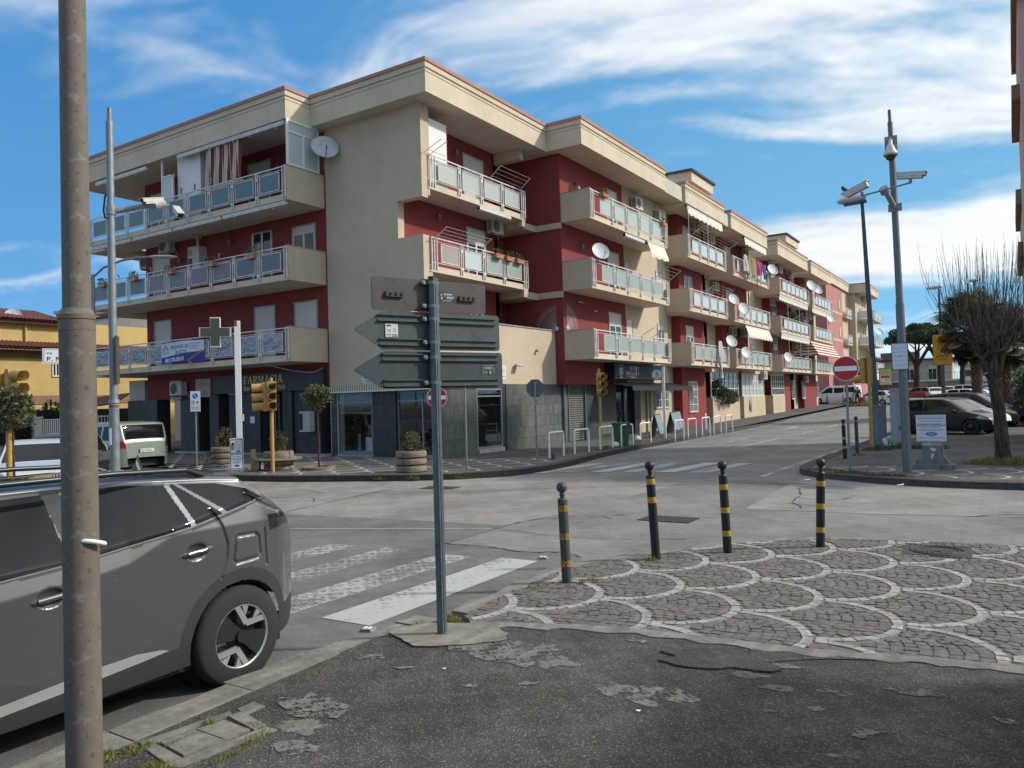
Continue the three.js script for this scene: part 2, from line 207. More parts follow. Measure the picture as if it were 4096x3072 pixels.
function numbered(n) { const k = used[n] = (used[n] ?? -1) + 1; return k ? n + '_' + String(k).padStart(3, '0') : n; }
function mesh(name, g, mat, parent = scene) { const m = new THREE.Mesh(g, typeof mat === 'string' ? M[mat] || (() => { throw new Error('no material ' + mat); })() : mat); m.name = parent === scene ? numbered(name) : name; m.castShadow = m.receiveShadow = true; parent.add(m); return m; }
function tag(o, label, category, group) { o.userData.label = label; o.userData.category = category; if (group) o.userData.group = group; return o; }
function thing(name, label, category, pos = [0, 0, 0], turn = 0, group) { const o = new THREE.Group(); o.name = numbered(name); scene.add(o); o.position.set(...pos); o.rotation.y = turn; return tag(o, label, category, group); }
function setting(name) { const o = new THREE.Group(); o.name = name; o.userData.kind = 'structure'; scene.add(o); return o; }
function dup(root, label, pos, turn) { const r = root.clone(); r.name = numbered(root.name.replace(/_\d\d\d$/, '')); r.userData = { ...root.userData }; scene.add(r); if (label) r.userData.label = label; if (pos) r.position.set(...pos); if (turn !== undefined) r.rotation.y = turn; return r; }
const T4 = (x, y, z, ry = 0, rx = 0, rz = 0, s = 1) => new THREE.Matrix4().compose(V(x, y, z), new THREE.Quaternion().setFromEuler(new THREE.Euler(rx, ry, rz, 'YXZ')), typeof s === 'number' ? V(s, s, s) : V(...s));
// print on a flat sheet: draws with a 2D canvas
function print(w, h, fn, rough = 0.6, extra = {}) { const c = document.createElement('canvas'); c.width = w; c.height = h; const x = c.getContext('2d'); fn(x, w, h); const t = new THREE.CanvasTexture(c); t.colorSpace = THREE.SRGBColorSpace; return new THREE.MeshStandardMaterial({ map: t, roughness: rough, ...extra }); }
const txt = (x, s, px, py, size, col, font = 'bold', fam = 'sans-serif', maxw) => { x.fillStyle = col; x.font = `${font} ${size}px ${fam}`; x.fillText(s, px, py, maxw); };
// sheet of w x h metres facing local +z with uv 0..1
const sheet = (w, h) => new THREE.PlaneGeometry(w, h);
const part = (n, m, f, p) => { const b = new MB(); f(b); return b.build(n, m, p); };
// ---------- ground, road, pavements ----------
std('asph', 0.62, 0.585, 0.54, 0.95, { map: rep(T_asph, 1.9), bumpMap: rep(T_asphB, 1.9), bumpScale: 0.006 });
std('asphdark', 0.70, 0.68, 0.65, 0.95, { map: rep(T_asph, 1.3), bumpMap: rep(T_asphB, 1.3), bumpScale: 0.012 });
std('asphfar', 0.75, 0.73, 0.70, 0.95, { map: rep(T_asph, 3) });
const roadm = (n, r, g, b, m) => std(n, r, g, b, 0.9, { map: rep(T_road, m), bumpMap: rep(T_asphB, m * 0.45), bumpScale: 0.004 });
roadm('road', 0.46, 0.45, 0.435, 3.7); roadm('roadpink', 0.56, 0.515, 0.475, 4.3); roadm('roaddark', 0.34, 0.335, 0.33, 3.1); roadm('roadlight', 0.58, 0.565, 0.54, 2.9);
roadm('tar', 0.10, 0.10, 0.10, 1);
std('bed', 0.30, 0.255, 0.22, 1, { map: rep(T_stone, 0.7) });
std('kerb', 0.40, 0.36, 0.31, 0.95, { map: rep(T_stone, 1.3), bumpMap: rep(T_asphB, 0.9), bumpScale: 0.006 });
std('kerbdark', 0.13, 0.13, 0.115, 0.95, { map: rep(T_stone, 0.9), bumpMap: rep(T_asphB, 0.9), bumpScale: 0.01 });
std('scalepave', 0.20, 0.17, 0.15, 0.95, { map: rep(T_stone, 0.8) });
std('whitestone', 0.62, 0.60, 0.55, 0.75, { map: rep(T_stone, 0.9) });
const T_frag = dtex(512, 512, (u, v, i, j) => sst(0.47, 0.54, 0.4 * N5[0](u * 2, v * 2) + 0.35 * N5[1](u * 7, v * 7) + 0.25 * N5[2](u * 17, v * 17)), false); T_frag.repeat.set(1 / 0.8, 1 / 0.8);
std('residue', 0.28, 0.26, 0.22, 0.95, { map: rep(T_stone, 0.6), alphaMap: T_frag, transparent: true });
std('castiron', 0.075, 0.065, 0.06, 0.7, { metalness: 0.2, map: rep(T_metal, 0.4) });
const wear = (n, lo, hi, m) => { const t = dtex(512, 512, (u, v, i, j) => { const q = 0.34 * N5[0](u, v) + 0.36 * N5[1](u * 8, v * 8) + 0.34 * N5[2](u * 21, v * 21) + 0.10 * (grain(i, j, 15) - 0.5); return sst(lo, hi, q); }, false); t.repeat.set(1 / m, 1 / m); return std(n, 0.40, 0.39, 0.365, 0.8, { alphaMap: t, transparent: true }); };
wear('paintA', 0.34, 0.50, 1.7); wear('paintB', 0.40, 0.66, 1.9); wear('paintC', 0.49, 0.72, 2.1);
const blob = (cx, cz, rx, rz, s, n = 26, turn = 0, rough = 0.5) => { const out = [], c = Math.cos(turn), d = Math.sin(turn); for (let i = 0; i < n; i++) { const t = i / n * 2 * Math.PI, k = 1 + rough * (fbm(Math.cos(t) * 2 + 9, Math.sin(t) * 2 + 9, 64, 3, s) - 0.5) * 2; const x = Math.cos(t) * rx * k, z = Math.sin(t) * rz * k; out.push([cx + x * c - z * d, cz + x * d + z * c]); } return out; };
const flat = (poly, y) => { const b = new MB(); let a = 0; for (let i = 0; i < poly.length; i++) { const [p, q] = poly[i], [r, s] = poly[(i + 1) % poly.length]; a += p * s - r * q; } b.prism(poly, y - 0.002, y); return b; };
const smooth = (p, n = 6) => { const c = new THREE.CatmullRomCurve3(p.map(([x, z]) => V(x, 0, z)), false, 'centripetal'); return c.getPoints((p.length - 1) * n).map((v) => [v.x, v.z]); };
const gr = (z) => Math.max(0, -40 - z) * 0.0125, ZS = [-40, -50, -60, -75, -95, -120, -160, -240, -420];
const slope = (xs, dy) => { const b = new MB(); for (let i = 0; i + 1 < ZS.length; i++) { const a = ZS[i], c = ZS[i + 1]; for (const [x0, x1] of xs) { const X = (q) => (typeof q === 'function' ? q : () => q); const f = X(x0); b.quad([f(a), gr(a) + dy, a], [x1, gr(a) + dy, a], [x1, gr(c) + dy, c], [f(c), gr(c) + dy, c], [[f(a), a], [x1, a], [x1, c], [f(c), c]]); } } return b; };
const ground = mesh('ground', new MB().prism([[-1500, 200], [1500, 200], [1500, -3000], [-1500, -3000]], -0.3, -0.06).g(), 'asphfar'); ground.userData.kind = 'structure';
const road = setting('road');
new MB().prism([[-140, 30], [90, 30], [90, -40], [-140, -40]], -0.05, 0).build('asphalt', 'road', road);
slope([[-140, 60]], 0).build('asphalt', 'road', road);
flat([[-90, -9.0], [-10.6, -9.06], [-8.89, -9.31], [-7.48, -9.48], [-6.4, -9.56], [-6.3, -10.23], [-6.05, -14], [-6.0, -15.8], [-10.3, -14.95], [-10.3, -15.6], [-14, -14], [-90, -14]], 0.004).build('asphalt_patch', 'roadpink', road);
flat([[-90, 25], [-3.9, 25], [-3.9, -7.0], [-4.3, -8.0], [-4.66, -8.16], [-5.04, -7.97], [-5.56, -8.07], [-6.30, -8.03], [-6.36, -9.56], [-7.48, -9.49], [-8.89, -9.32], [-10.62, -9.07], [-90, -9.01]], 0.005).build('asphalt_patch', 'roaddark', road);
flat([[-3.7, -12.5], [-3.82, -14.6], [-3.95, -18.05], [-2.9, -17.3], [-2.08, -16.85], [0, -16.6], [30, -16.6], [30, -13.1], [0.06, -13.08], [-1.88, -12.66]], 0.004).build('asphalt_patch', 'roadlight', road);
flat(blob(-4.55, -16.4, 0.85, 0.33, 3, 26, 0.1, 0.4), 0.005).build('asphalt_patch', 'roaddark', road);
flat(blob(-3.1, -15.9, 0.5, 0.28, 5, 22, -0.2, 0.4), 0.006).build('asphalt_patch', 'roaddark', road);
// worn paint
const mark = (name, poly, mat = 'paintB', y = 0.010) => { const b = flat(poly, y); for (let i = 0; i < b.p.length; i += 3) b.p[i + 1] += gr(b.p[i + 2]); return b.build(name, mat, road); };
mark('crosswalk_stripe', [[-5.13, -4.74], [-4.58, -4.76], [-4.64, -7.58], [-5.12, -7.56]], 'paintA');
mark('crosswalk_stripe', [[-5.95, -4.4], [-5.47, -4.4], [-5.50, -7.46], [-5.93, -7.44]], 'paintB');
mark('crosswalk_stripe', [[-6.80, -5.0], [-6.38, -5.0], [-6.46, -7.45], [-6.86, -7.45]], 'paintC');
mark('crosswalk_stripe', [[-7.72, -5.4], [-7.28, -5.4], [-7.30, -7.36], [-7.72, -7.36]], 'paintC');
[[-10.24, -19.67, -10.48, -16.71], [-9.55, -19.84, -9.81, -17.12], [-8.81, -20.18, -9.04, -17.43], [-8.02, -20.48, -8.28, -17.64], [-7.18, -20.68, -7.43, -17.80], [-6.32, -20.79, -6.63, -17.95]].forEach(([a, b, c, d], i) => mark('crosswalk_stripe', [[c, d], [c + 0.46, d - 0.08], [a + 0.46, b - 0.08], [a, b]], i % 2 ? 'paintB' : 'paintA'));
mark('stop_line', [[-10.75, -24.95], [-8.1, -26.05], [-8.1, -26.4], [-10.75, -25.3]], 'paintC'); mark('stop_line', [[-7.8, -26.1], [-5.0, -26.15], [-5.0, -26.5], [-7.8, -26.45]], 'paintB');
for (const [a, b] of [[-26.3, -33.0], [-35.8, -39.1], [-42.5, -46.1], [-49.5, -53], [-57, -61], [-66, -70]]) mark('centre_line', [[-8.16, a], [-8.02, a], [-8.1, b], [-8.24, b]], 'paintB');
mark('edge_line', [[-4.84, -17.4], [-4.70, -17.4], [-4.55, -34], [-4.69, -34]], 'paintB'); mark('edge_line', [[-4.69, -34.1], [-4.55, -34.1], [-4.9, -60], [-5.04, -60]], 'paintC');
mark('edge_line', [[-11.0, -24.9], [-10.88, -24.9], [-11.3, -36], [-11.42, -36]], 'paintB'); mark('edge_line', [[-11.45, -37], [-11.33, -37], [-11.95, -52], [-12.07, -52]], 'paintC');
mark('edge_line', [[-9.4, -7.94], [-9.4, -7.98], [-6.42, -9.26], [-6.42, -9.22]], 'paintA'); mark('edge_line', [[-3.6, -17.2], [-3.5, -17.05], [-1.9, -16.35], [-1.9, -16.5]], 'paintC');
mark('direction_arrow', [[-9.42, -28.3], [-9.28, -28.3], [-9.42, -31.6], [-9.18, -31.6], [-9.55, -33.6], [-9.95, -31.6], [-9.62, -31.6]], 'paintB');
mark('direction_arrow', [[-6.42, -28.3], [-6.28, -28.3], [-6.42, -31.6], [-6.18, -31.6], [-6.55, -33.6], [-6.95, -31.6], [-6.62, -31.6]], 'paintC');
mark('direction_arrow', [[-9.72, -38.3], [-9.58, -38.3], [-9.72, -41.6], [-9.48, -41.6], [-9.85, -43.6], [-10.25, -41.6], [-9.92, -41.6]], 'paintB');
// tarred seams and cracks
const crack = (pts, w, s) => { const p = smooth(pts, 7), L = [], R = []; p.forEach(([x, z], i) => { const q = p[Math.min(i + 1, p.length - 1)], o = p[Math.max(0, i - 1)], dx = q[0] - o[0], dz = q[1] - o[1], l = Math.hypot(dx, dz) || 1, j = (hash(i, 3, s) - 0.5) * w * 4, k = w * (0.3 + hash(i, 5, s)); L.push([x - dz / l * (j + k), z + dx / l * (j + k)]); R.push([x - dz / l * (j - k), z + dx / l * (j - k)]); }); const b = new MB(); for (let i = 0; i + 1 < L.length; i++) b.quad([L[i][0], 0.0105, L[i][1]], [L[i + 1][0], 0.0105, L[i + 1][1]], [R[i + 1][0], 0.0105, R[i + 1][1]], [R[i][0], 0.0105, R[i][1]]); for (let i = 0; i < b.n.length; i += 3) { b.n[i] = 0; b.n[i + 1] = 1; b.n[i + 2] = 0; } return b.build('crack', 'tar', road); };
[[[[-6.4, -9.55], [-6.3, -10.25], [-5.9, -10.75], [-5.2, -11.2]], 0.012], [[[-6.34, -8.02], [-5.56, -8.06], [-5.04, -7.97], [-4.66, -8.15], [-4.3, -8.0]], 0.016], [[[-6.45, -9.3], [-5.2, -9.1], [-4.2, -9.3], [-3.6, -9.6]], 0.008], [[[-11.6, -13.7], [-11.26, -11.4], [-10.85, -9.25]], 0.010], [[[-6.1, -10.4], [-5.6, -10.6], [-5.5, -10.9], [-5.2, -10.75]], 0.008], [[[-3.6, -15.7], [-3.3, -14.6], [-3.2, -13.6], [-2.9, -12.9]], 0.012], [[[-3.3, -14.2], [-2.7, -13.9], [-2.4, -14.6]], 0.01], [[[-3.25, -13.4], [-2.6, -13.2], [-2.2, -13.3]], 0.01], [[[-0.6, -12.9], [0, -13.3], [0.8, -13.1], [1.6, -13.4]], 0.014], [[[-0.2, -13.5], [0.5, -13.6], [1.2, -13.3]], 0.012], [[[-12.9, -10.6], [-12.0, -10.9], [-11.4, -10.4]], 0.01], [[[-14.4, -11.3], [-13.2, -11.8], [-12.3, -11.5]], 0.01], [[[-8.5, -13.2], [-7.6, -13.4], [-7.0, -13.1]], 0.008]].forEach(([p, w], i) => crack(p, w, i));
// drain grates
for (const [x, z, t] of [[-4.43, -11.05, 0], [-10.55, -13.25, 0.2]]) { const g = new MB(); for (let i = 0; i < 14; i++) g.box(-0.38 + i * 0.056, -0.355 + i * 0.056, 0, 0.012, -0.22, 0.22); g.box(-0.4, 0.4, 0, 0.011, -0.25, -0.2).box(-0.4, 0.4, 0, 0.011, 0.2, 0.25).box(-0.4, 0.4, 0, 0.0105, -0.015, 0.015); const o = g.build('drain_grate', 'castiron', road); o.position.set(x, 0.001, z); o.rotation.y = t; const h = new MB().box(-0.4, 0.4, -0.002, 0.0065, -0.25, 0.25).build('drain_pit', 'black', road); h.position.set(x, 0.001, z); h.rotation.y = t; }
// near pavement
const pave = setting('pavement');
const CB = [[-3.72, -5.02], [-3.13, -5.26], [-2.57, -5.44], [-1.82, -5.52], [-1.16, -5.59], [-0.57, -5.74], [0, -5.85], [1.5, -6.2]]; // cobbles / asphalt
const edgeRoad = [[-3.93, -5.25], [-3.98, -6.38], [-3.97, -7.12], [-3.74, -7.72], [-3.33, -8.34], [-3.0, -8.96], [-2.37, -9.58], [-1.7, -9.97], [-0.37, -10.23], [1.5, -10.4]];
const COB = [...smooth(CB, 4), ...smooth(edgeRoad, 4).reverse()];
new MB().prism([[-4.02, 4], [-4.02, -2.2], [-4.10, -3.3], [-4.13, -4.3], [-4.10, -4.72], [-3.93, -5.02], ...smooth(CB, 5), [6, -7.0], [6, 4]], -0.02, 0.08).build('asphalt_surface', 'asph', pave);
{ // broken kerb beside the parked car
let z = 3.2; while (z > -4.9) { const l = rr(0.55, 1.1), zz = Math.max(z - l, -5.0), b = new MB(), cx = (q) => (q > -2.2 ? -4.02 : q > -4.3 ? lerp(-4.02, -4.13, (-2.2 - q) / 2.1) : lerp(-4.13, -4.0, (-4.3 - q) / 0.7)); const w0 = rr(0.24, 0.30), w1 = rr(0.22, 0.30); const pl = [[cx(z) + 0.012, z - 0.006], [cx(zz) + 0.012, zz + 0.006], [cx(zz) - w1, zz + 0.006]]; for (let i = 1; i < 5; i++) pl.push([lerp(cx(zz) - w1, cx(z) - w0, i / 5) + rr(-0.02, 0.03), lerp(zz, z, i / 5)]); pl.push([cx(z) - w0, z - 0.006]); b.prism(pl, -0.02, 0.072 + rr(0, 0.012)); b.build('kerb_stone', 'kerb', pave); z = zz; }
}
{ // narrow concrete lip between asphalt and cobbles, and around the cobbles
const strip = (pts, w, y, name, mat) => { const p = smooth(pts, 6), L = [], R = []; p.forEach(([x, zq], i) => { const q = p[Math.min(i + 1, p.length - 1)], o = p[Math.max(0, i - 1)], dx = q[0] - o[0], dz = q[1] - o[1], l = Math.hypot(dx, dz) || 1, k = w * (0.7 + 0.6 * hash(i, 7, 1)); L.push([x - dz / l * k, zq + dx / l * k]); R.push([x + dz / l * 0.01, zq - dx / l * 0.01]); }); const b = new MB(); b.prism([...L, ...R.reverse()], -0.01, y); return b.build(name, mat, pave); };
strip(CB, 0.13, 0.088, 'concrete_lip', 'kerb'); strip(edgeRoad, -0.16, 0.078, 'concrete_lip', 'kerb');
}
flat(blob(-3.66, -4.68, 0.42, 0.30, 21, 30, -0.5, 0.28), 0.094).build('concrete_patch', 'concrete', pave);
new MB().prism(blob(-3.66, -4.68, 0.41, 0.29, 21, 30, -0.5, 0.28), 0.07, 0.0935).build('concrete_patch', 'concrete', pave);
[[-3.05, -4.66, 0.34, 0.16], [-2.75, -4.55, 0.22, 0.16], [-2.98, -4.42, 0.30, 0.10], [-3.3, -4.55, 0.2, 0.14], [-2.0, -4.25, 0.24, 0.13], [-1.78, -4.35, 0.14, 0.08], [-0.54, -5.07, 0.14, 0.07], [-0.70, -4.34, 0.09, 0.06], [-1.5, -4.9, 0.16, 0.06], [-1.25, -4.75, 0.12, 0.05], [-1.4, -5.15, 0.16, 0.07], [-2.35, -5.2, 0.09, 0.04], [-0.95, -4.85, 0.10, 0.04], [-0.4, -4.5, 0.05, 0.03], [-0.1, -4.85, 0.06, 0.03], [-3.55, -3.2, 0.22, 0.14], [-3.35, -2.95, 0.14, 0.09], [-3.2, -2.75, 0.12, 0.07], [-3.85, -4.0, 0.10, 0.05], [-3.5, -3.95, 0.06, 0.03], [-0.45, -3.9, 0.05, 0.03], [-0.8, -4.0, 0.04, 0.02], [-1.15, -3.6, 0.05, 0.03], [-2.6, -4.1, 0.07, 0.03], [-1.2, -4.4, 0.05, 0.02], [-1.0, -4.55, 0.05, 0.03], [-2.9, -3.9, 0.05, 0.03]].forEach(([x, z, a, b], i) => flat(blob(x, z, a, b, 30 + i, 24, rr(-0.6, 0.2), 0.7), 0.0825 + (i % 4) * 0.0012).build('concrete_residue', 'residue', pave));
new MB().prism(blob(-1.72, -5.05, 0.36, 0.20, 61, 30, -0.25, 0.5), 0.07, 0.094).build('asphalt_patch', 'asphdark', pave);
new MB().prism(smooth([[-1.5, -5.12], [-1.1, -5.42], [-0.6, -5.62], [-0.2, -5.72], [-0.2, -5.80], [-0.7, -5.70], [-1.2, -5.55], [-1.6, -5.4]], 4), 0.07, 0.087).build('asphalt_patch', 'asphdark', pave);
{ // square concrete inspection cover by the kerb
const c = V(-3.72, 0, -2.60), u = [Math.cos(1.43), -Math.sin(1.43)], w = [Math.sin(1.43), Math.cos(1.43)], q = (a, b) => [c.x + u[0] * a + w[0] * b, c.z + u[1] * a + w[1] * b];
const pl = (pts, y, n, r = 0.02) => { const b = new MB(); b.prism(pts.map(([a, d]) => q(a + rr(-0.006, 0.006), d + rr(-0.006, 0.006))), 0.05, y); b.build(n, 'kerb', pave); };
pl([[-0.19, -0.13], [0.0, -0.13], [0.03, 0.13], [-0.19, 0.13]], 0.091, 'cover_slab'); pl([[0.012, -0.13], [0.17, -0.12], [0.18, 0.12], [0.04, 0.13]], 0.093, 'cover_slab');
pl([[-0.27, -0.22], [0.26, -0.22], [0.24, -0.155], [-0.25, -0.15]], 0.089, 'cover_frame'); pl([[-0.29, 0.155], [0.25, 0.15], [0.28, 0.23], [-0.27, 0.23]], 0.090, 'cover_frame'); pl([[-0.28, -0.14], [-0.215, -0.14], [-0.21, 0.14], [-0.29, 0.14]], 0.088, 'cover_frame'); pl([[0.205, -0.15], [0.29, -0.15], [0.28, 0.14], [0.2, 0.14]], 0.092, 'cover_frame'); pl([[0.30, -0.1], [0.42, -0.12], [0.42, -0.24], [0.30, -0.22]], 0.087, 'cover_frame');
}
{ // cast iron cover among the cobbles
const g = new MB().box(-0.33, 0.33, 0.05, 0.080, -0.33, 0.33), o = g.build('manhole_cover', 'castiron', pave); o.position.set(-0.76, 0, -9.63); o.rotation.y = 0.06;
const r = new MB(); r.geo(new THREE.TorusGeometry(0.26, 0.012, 6, 30), T4(0, 0.081, 0, 0, Math.PI / 2)); r.geo(new THREE.TorusGeometry(0.21, 0.008, 6, 30), T4(0, 0.081, 0, 0, Math.PI / 2)); for (let i = -3; i <= 3; i++) if (i) r.box(i * 0.045 - 0.009, i * 0.045 + 0.009, 0.08, 0.087, -0.15 + Math.abs(i) * 0.012, 0.15 - Math.abs(i) * 0.012); for (let i = -5; i <= 5; i++) r.box(i * 0.055 - 0.012, i * 0.055 + 0.012, 0.08, 0.086, -0.32, -0.285).box(i * 0.055 - 0.012, i * 0.055 + 0.012, 0.08, 0.086, 0.285, 0.32); r.box(-0.05, 0.05, 0.08, 0.088, -0.05, 0.05); r.build('cover_ribs', 'castiron', o);
}
// fish-scale paving of cut stones with white arcs
{
new MB().prism(COB, 0, 0.0725).build('mortar_bed', 'bed', pave);
const inPoly = (p, x, z) => { let c = false; for (let i = 0, j = p.length - 1; i < p.length; j = i++) { if ((p[i][1] > z) !== (p[j][1] > z) && x < (p[j][0] - p[i][0]) * (z - p[i][1]) / (p[j][1] - p[i][1]) + p[i][0]) c = !c; } return c; };
const U = [0.991, -0.131], W = [-0.131, -0.991], ru = 0.602, rv = 0.583, O = [-2.62, -6.83]; // tip of one scale
const world = (u, v) => [O[0] + U[0] * u + W[0] * v, O[1] + U[1] * u + W[1] * v];
const R = 0.585, bw = 0.074; const whites = [], greys = [];
const tips = []; for (let i = -4; i < 9; i++) for (let k = -8; k < 9; k++) tips.push([i * ru, (2 * k + (mod(i, 2))) * rv]);
for (const [tu, tv] of tips) {
const cu = tu - R; const n = 19;
for (let i = 0; i < n; i++) { const t = (-90 + (i + 0.5) * 180 / n) * Math.PI / 180; whites.push([cu + (R - bw / 2) * Math.cos(t), tv + (R - bw / 2) * Math.sin(t), t, bw, Math.PI * (R - bw / 2) / n, 1]); }
const Rg = R - bw - 0.006;
for (let s = 0; s < 9; s++) { // arcs moved back along the scale
const n2 = 13; for (let i = 0; i < n2; i++) { const v = -Rg + (i + 0.5) * 2 * Rg / n2, t = Math.asin(clamp(v / R * 0.99, -1, 1)), u = cu + Math.sqrt(Math.max(0, Rg * Rg - v * v)) - 0.046 - s * 0.0885; const wv = 2 * Rg / n2 / 1;
if (Math.hypot(u - cu, v) > Rg - 0.03 && u > cu) continue; let ok = true; for (const sg of [-1, 1]) { const du = u - (cu - ru), dv = v - sg * rv; if (du > -0.02 ? Math.hypot(du, dv) < R + 0.035 : Math.abs(dv) < R + 0.03) ok = false; } if (ok) greys.push([u, tv + v, t * 0.9 + (hash(i, s, 4) - 0.5) * 0.25, 0.084, wv * Math.min(1.15, 1 / Math.max(0.75, Math.cos(t * 0.6))), 0]); } }
}
const G = [0, 1, 2, 3, 4, 5].map((s) => { const j = (k) => (hash(k, s, 91) - 0.5) * 0.16; const b = new MB(), y = [0, 1, 2, 3].map((k) => 1 + (hash(k, s, 77) - 0.5) * 0.12), t = [[-0.5 + j(1), -0.5 + j(2)], [0.5 + j(3), -0.5 + j(4)], [0.5 + j(5), 0.5 + j(6)], [-0.5 + j(7), 0.5 + j(8)]]; const T = t.map(([x, z], i) => [x * 0.95, y[i], z * 0.95]), Bt = t.map(([x, z]) => [x, 0, z]); b.quad(T[3], T[2], T[1], T[0]); for (let i = 0; i < 4; i++) { const k = (i + 1) % 4; b.quad(Bt[k], Bt[i], T[i], T[k]); } for (let i = 0; i < b.u.length; i += 2) { b.u[i] = b.u[i] * 0.09 + s * 0.13; b.u[i + 1] = b.u[i + 1] * 0.09 + s * 0.29; } return b.g(); });
const tone = [[0.235, 0.20, 0.18], [0.205, 0.175, 0.16], [0.26, 0.215, 0.185], [0.19, 0.165, 0.155], [0.225, 0.185, 0.162], [0.25, 0.22, 0.20]];
const GM = tone.map((c, i) => std('setts' + i, ...c, 0.8, { map: rep(T_stone, 0.5) })), WM = [0, 1, 2].map((i) => std('wsett' + i, 0.62 - 0.06 * i, 0.60 - 0.06 * i, 0.56 - 0.06 * i, 0.7, { map: rep(T_stone, 0.7) }));
camera.updateMatrixWorld(); camera.updateProjectionMatrix(); const inv = camera.matrixWorldInverse.copy(camera.matrixWorld).invert();
const inView = (x, y, z, m = 1.04) => { const v = V(x, y, z).applyMatrix4(inv); if (v.z > -0.3) return false; v.applyMatrix4(camera.projectionMatrix); return Math.abs(v.x) < m && Math.abs(v.y) < m; };
for (const [list, name, mats] of [[greys, 'cobblestone', GM], [whites, 'white_cobblestone', WM]]) {
const all = []; list.forEach((s, k) => { const [x, z] = world(s[0], s[1]); if (!inPoly(COB, x, z)) return; if (Math.abs(x + 0.76) < 0.36 && Math.abs(z + 9.63) < 0.36) return; if (x > 1.4) return; all.push({ s, x, z, k, d: Math.hypot(x, z) + (inView(x, 0.08, z) ? 0 : 100) }); });
all.sort((a, b) => a.d - b.d); const rest = mats.map(() => []);
all.forEach((q, n) => { const [u, v, t, w, l] = q.s; const dir = Math.atan2(U[1] * Math.cos(t) + W[1] * Math.sin(t), U[0] * Math.cos(t) + W[0] * Math.sin(t)); const gi = hash(q.k, 1, 5) * 6 | 0, mi = hash(q.k, 2, 6) * mats.length | 0, y = 0.0800 + (hash(q.k, 3, 7) - 0.5) * 0.006; const m = T4(q.x, 0.055, q.z, -dir, (hash(q.k, 8, 7) - 0.5) * 0.035, (hash(q.k, 9, 7) - 0.5) * 0.035, [w * 1.0, y - 0.055, l * (name[0] === 'w' ? 0.97 : 0.985)]);
if (n < 300 && q.d < 50) { const o = mesh(name, G[gi], mats[mi], pave); m.decompose(o.position, o.quaternion, o.scale); } else { const g = G[gi].clone(); g.applyMatrix4(m); rest[mi].push(g); } });
rest.forEach((r, i) => { if (r.length) { const o = mesh(name + '_field', mergeGeometries(r), mats[i], pave); o.userData.kind = 'stuff'; } });
}
}
// pavement across the road, around the corner building
const pave2 = setting('pavement_001');
const KB = [[-60, -14.7], [-24, -14.62], [-19.8, -14.55], [-19.3, -13.2], [-18.6, -12.55], [-16.93, -12.73], [-15.2, -13.03], [-13.3, -13.75], [-11.8, -14.45], [-10.9, -15.3], [-10.42, -16.3], [-10.25, -17.3], [-10.4, -18.9], [-10.75, -20.9], [-11.05, -23], [-11.42, -27.5], [-11.65, -33], [-11.85, -40], [-12.2, -55], [-12.6, -75], [-13.0, -120]];
const K2 = smooth(KB, 3), rise = (x, z) => 0.14 + gr(z) + (z < -30 ? clamp((-11.6 - x) / 4) * 0.16 * sst(-30, -46, z) : 0);
new MB().prism([...K2.filter((q) => q[1] > -33), [-20, -33], [-60, -33]], -0.02, rise).build('paving', 'scalepave', pave2);
{ const b = new MB(); const zs = [-23.0, -28, -33, -37, -41, -45, -50, -56, -64, -75, -95, -120]; const kx = (z) => { for (let i = 10; i + 1 < KB.length; i++) if (KB[i][1] >= z && KB[i + 1][1] <= z) return lerp(KB[i][0], KB[i + 1][0], (KB[i][1] - z) / (KB[i][1] - KB[i + 1][1])); return -11; };
for (let i = 0; i + 1 < zs.length; i++) { const a = zs[i], c = zs[i + 1], xs = (z) => [kx(z) - 0.28, -13.2, -14.6, -22]; const A = xs(a), C = xs(c), e = 0.004; for (let k = 0; k < 3; k++) b.quad([A[k + 1], rise(A[k + 1], a) + e, a], [A[k], rise(A[k], a) + e, a], [C[k], rise(C[k], c) + e, c], [C[k + 1], rise(C[k + 1], c) + e, c], [[A[k + 1], a], [A[k], a], [C[k], c], [C[k + 1], c]]); }
b.build('asphalt_surface', 'asphfar', pave2); }
flat([[-13.0, -19.3], [-12.3, -19.6], [-11.9, -20.6], [-11.7, -22.9], [-14.9, -22.9], [-14.9, -18.6], [-13.9, -18.7]], 0.146).build('asphalt_surface', 'asph', pave2);
{ const n = K2.length; let i = 0, acc = 0, st = 0; const off = (k, w) => { const a = K2[Math.max(0, k - 1)], b = K2[Math.min(n - 1, k + 1)], dx = b[0] - a[0], dz = b[1] - a[1], l = Math.hypot(dx, dz); return [K2[k][0] - dz / l * -w, K2[k][1] + dx / l * -w]; };
for (i = 1; i < n; i++) { acc += Math.hypot(K2[i][0] - K2[i - 1][0], K2[i][1] - K2[i - 1][1]); if (acc > 1.1 || i === n - 1) { const L = [], Rr = []; for (let k = st; k <= i; k++) { L.push(off(k, 0)); Rr.push(off(k, 0.26)); } const b = new MB().prism([...L, ...Rr.reverse()], -0.02, 0.148 + rr(-0.004, 0.008)); b.build('kerb_stone', 'kerbdark', pave2); st = i; acc = 0; } } }
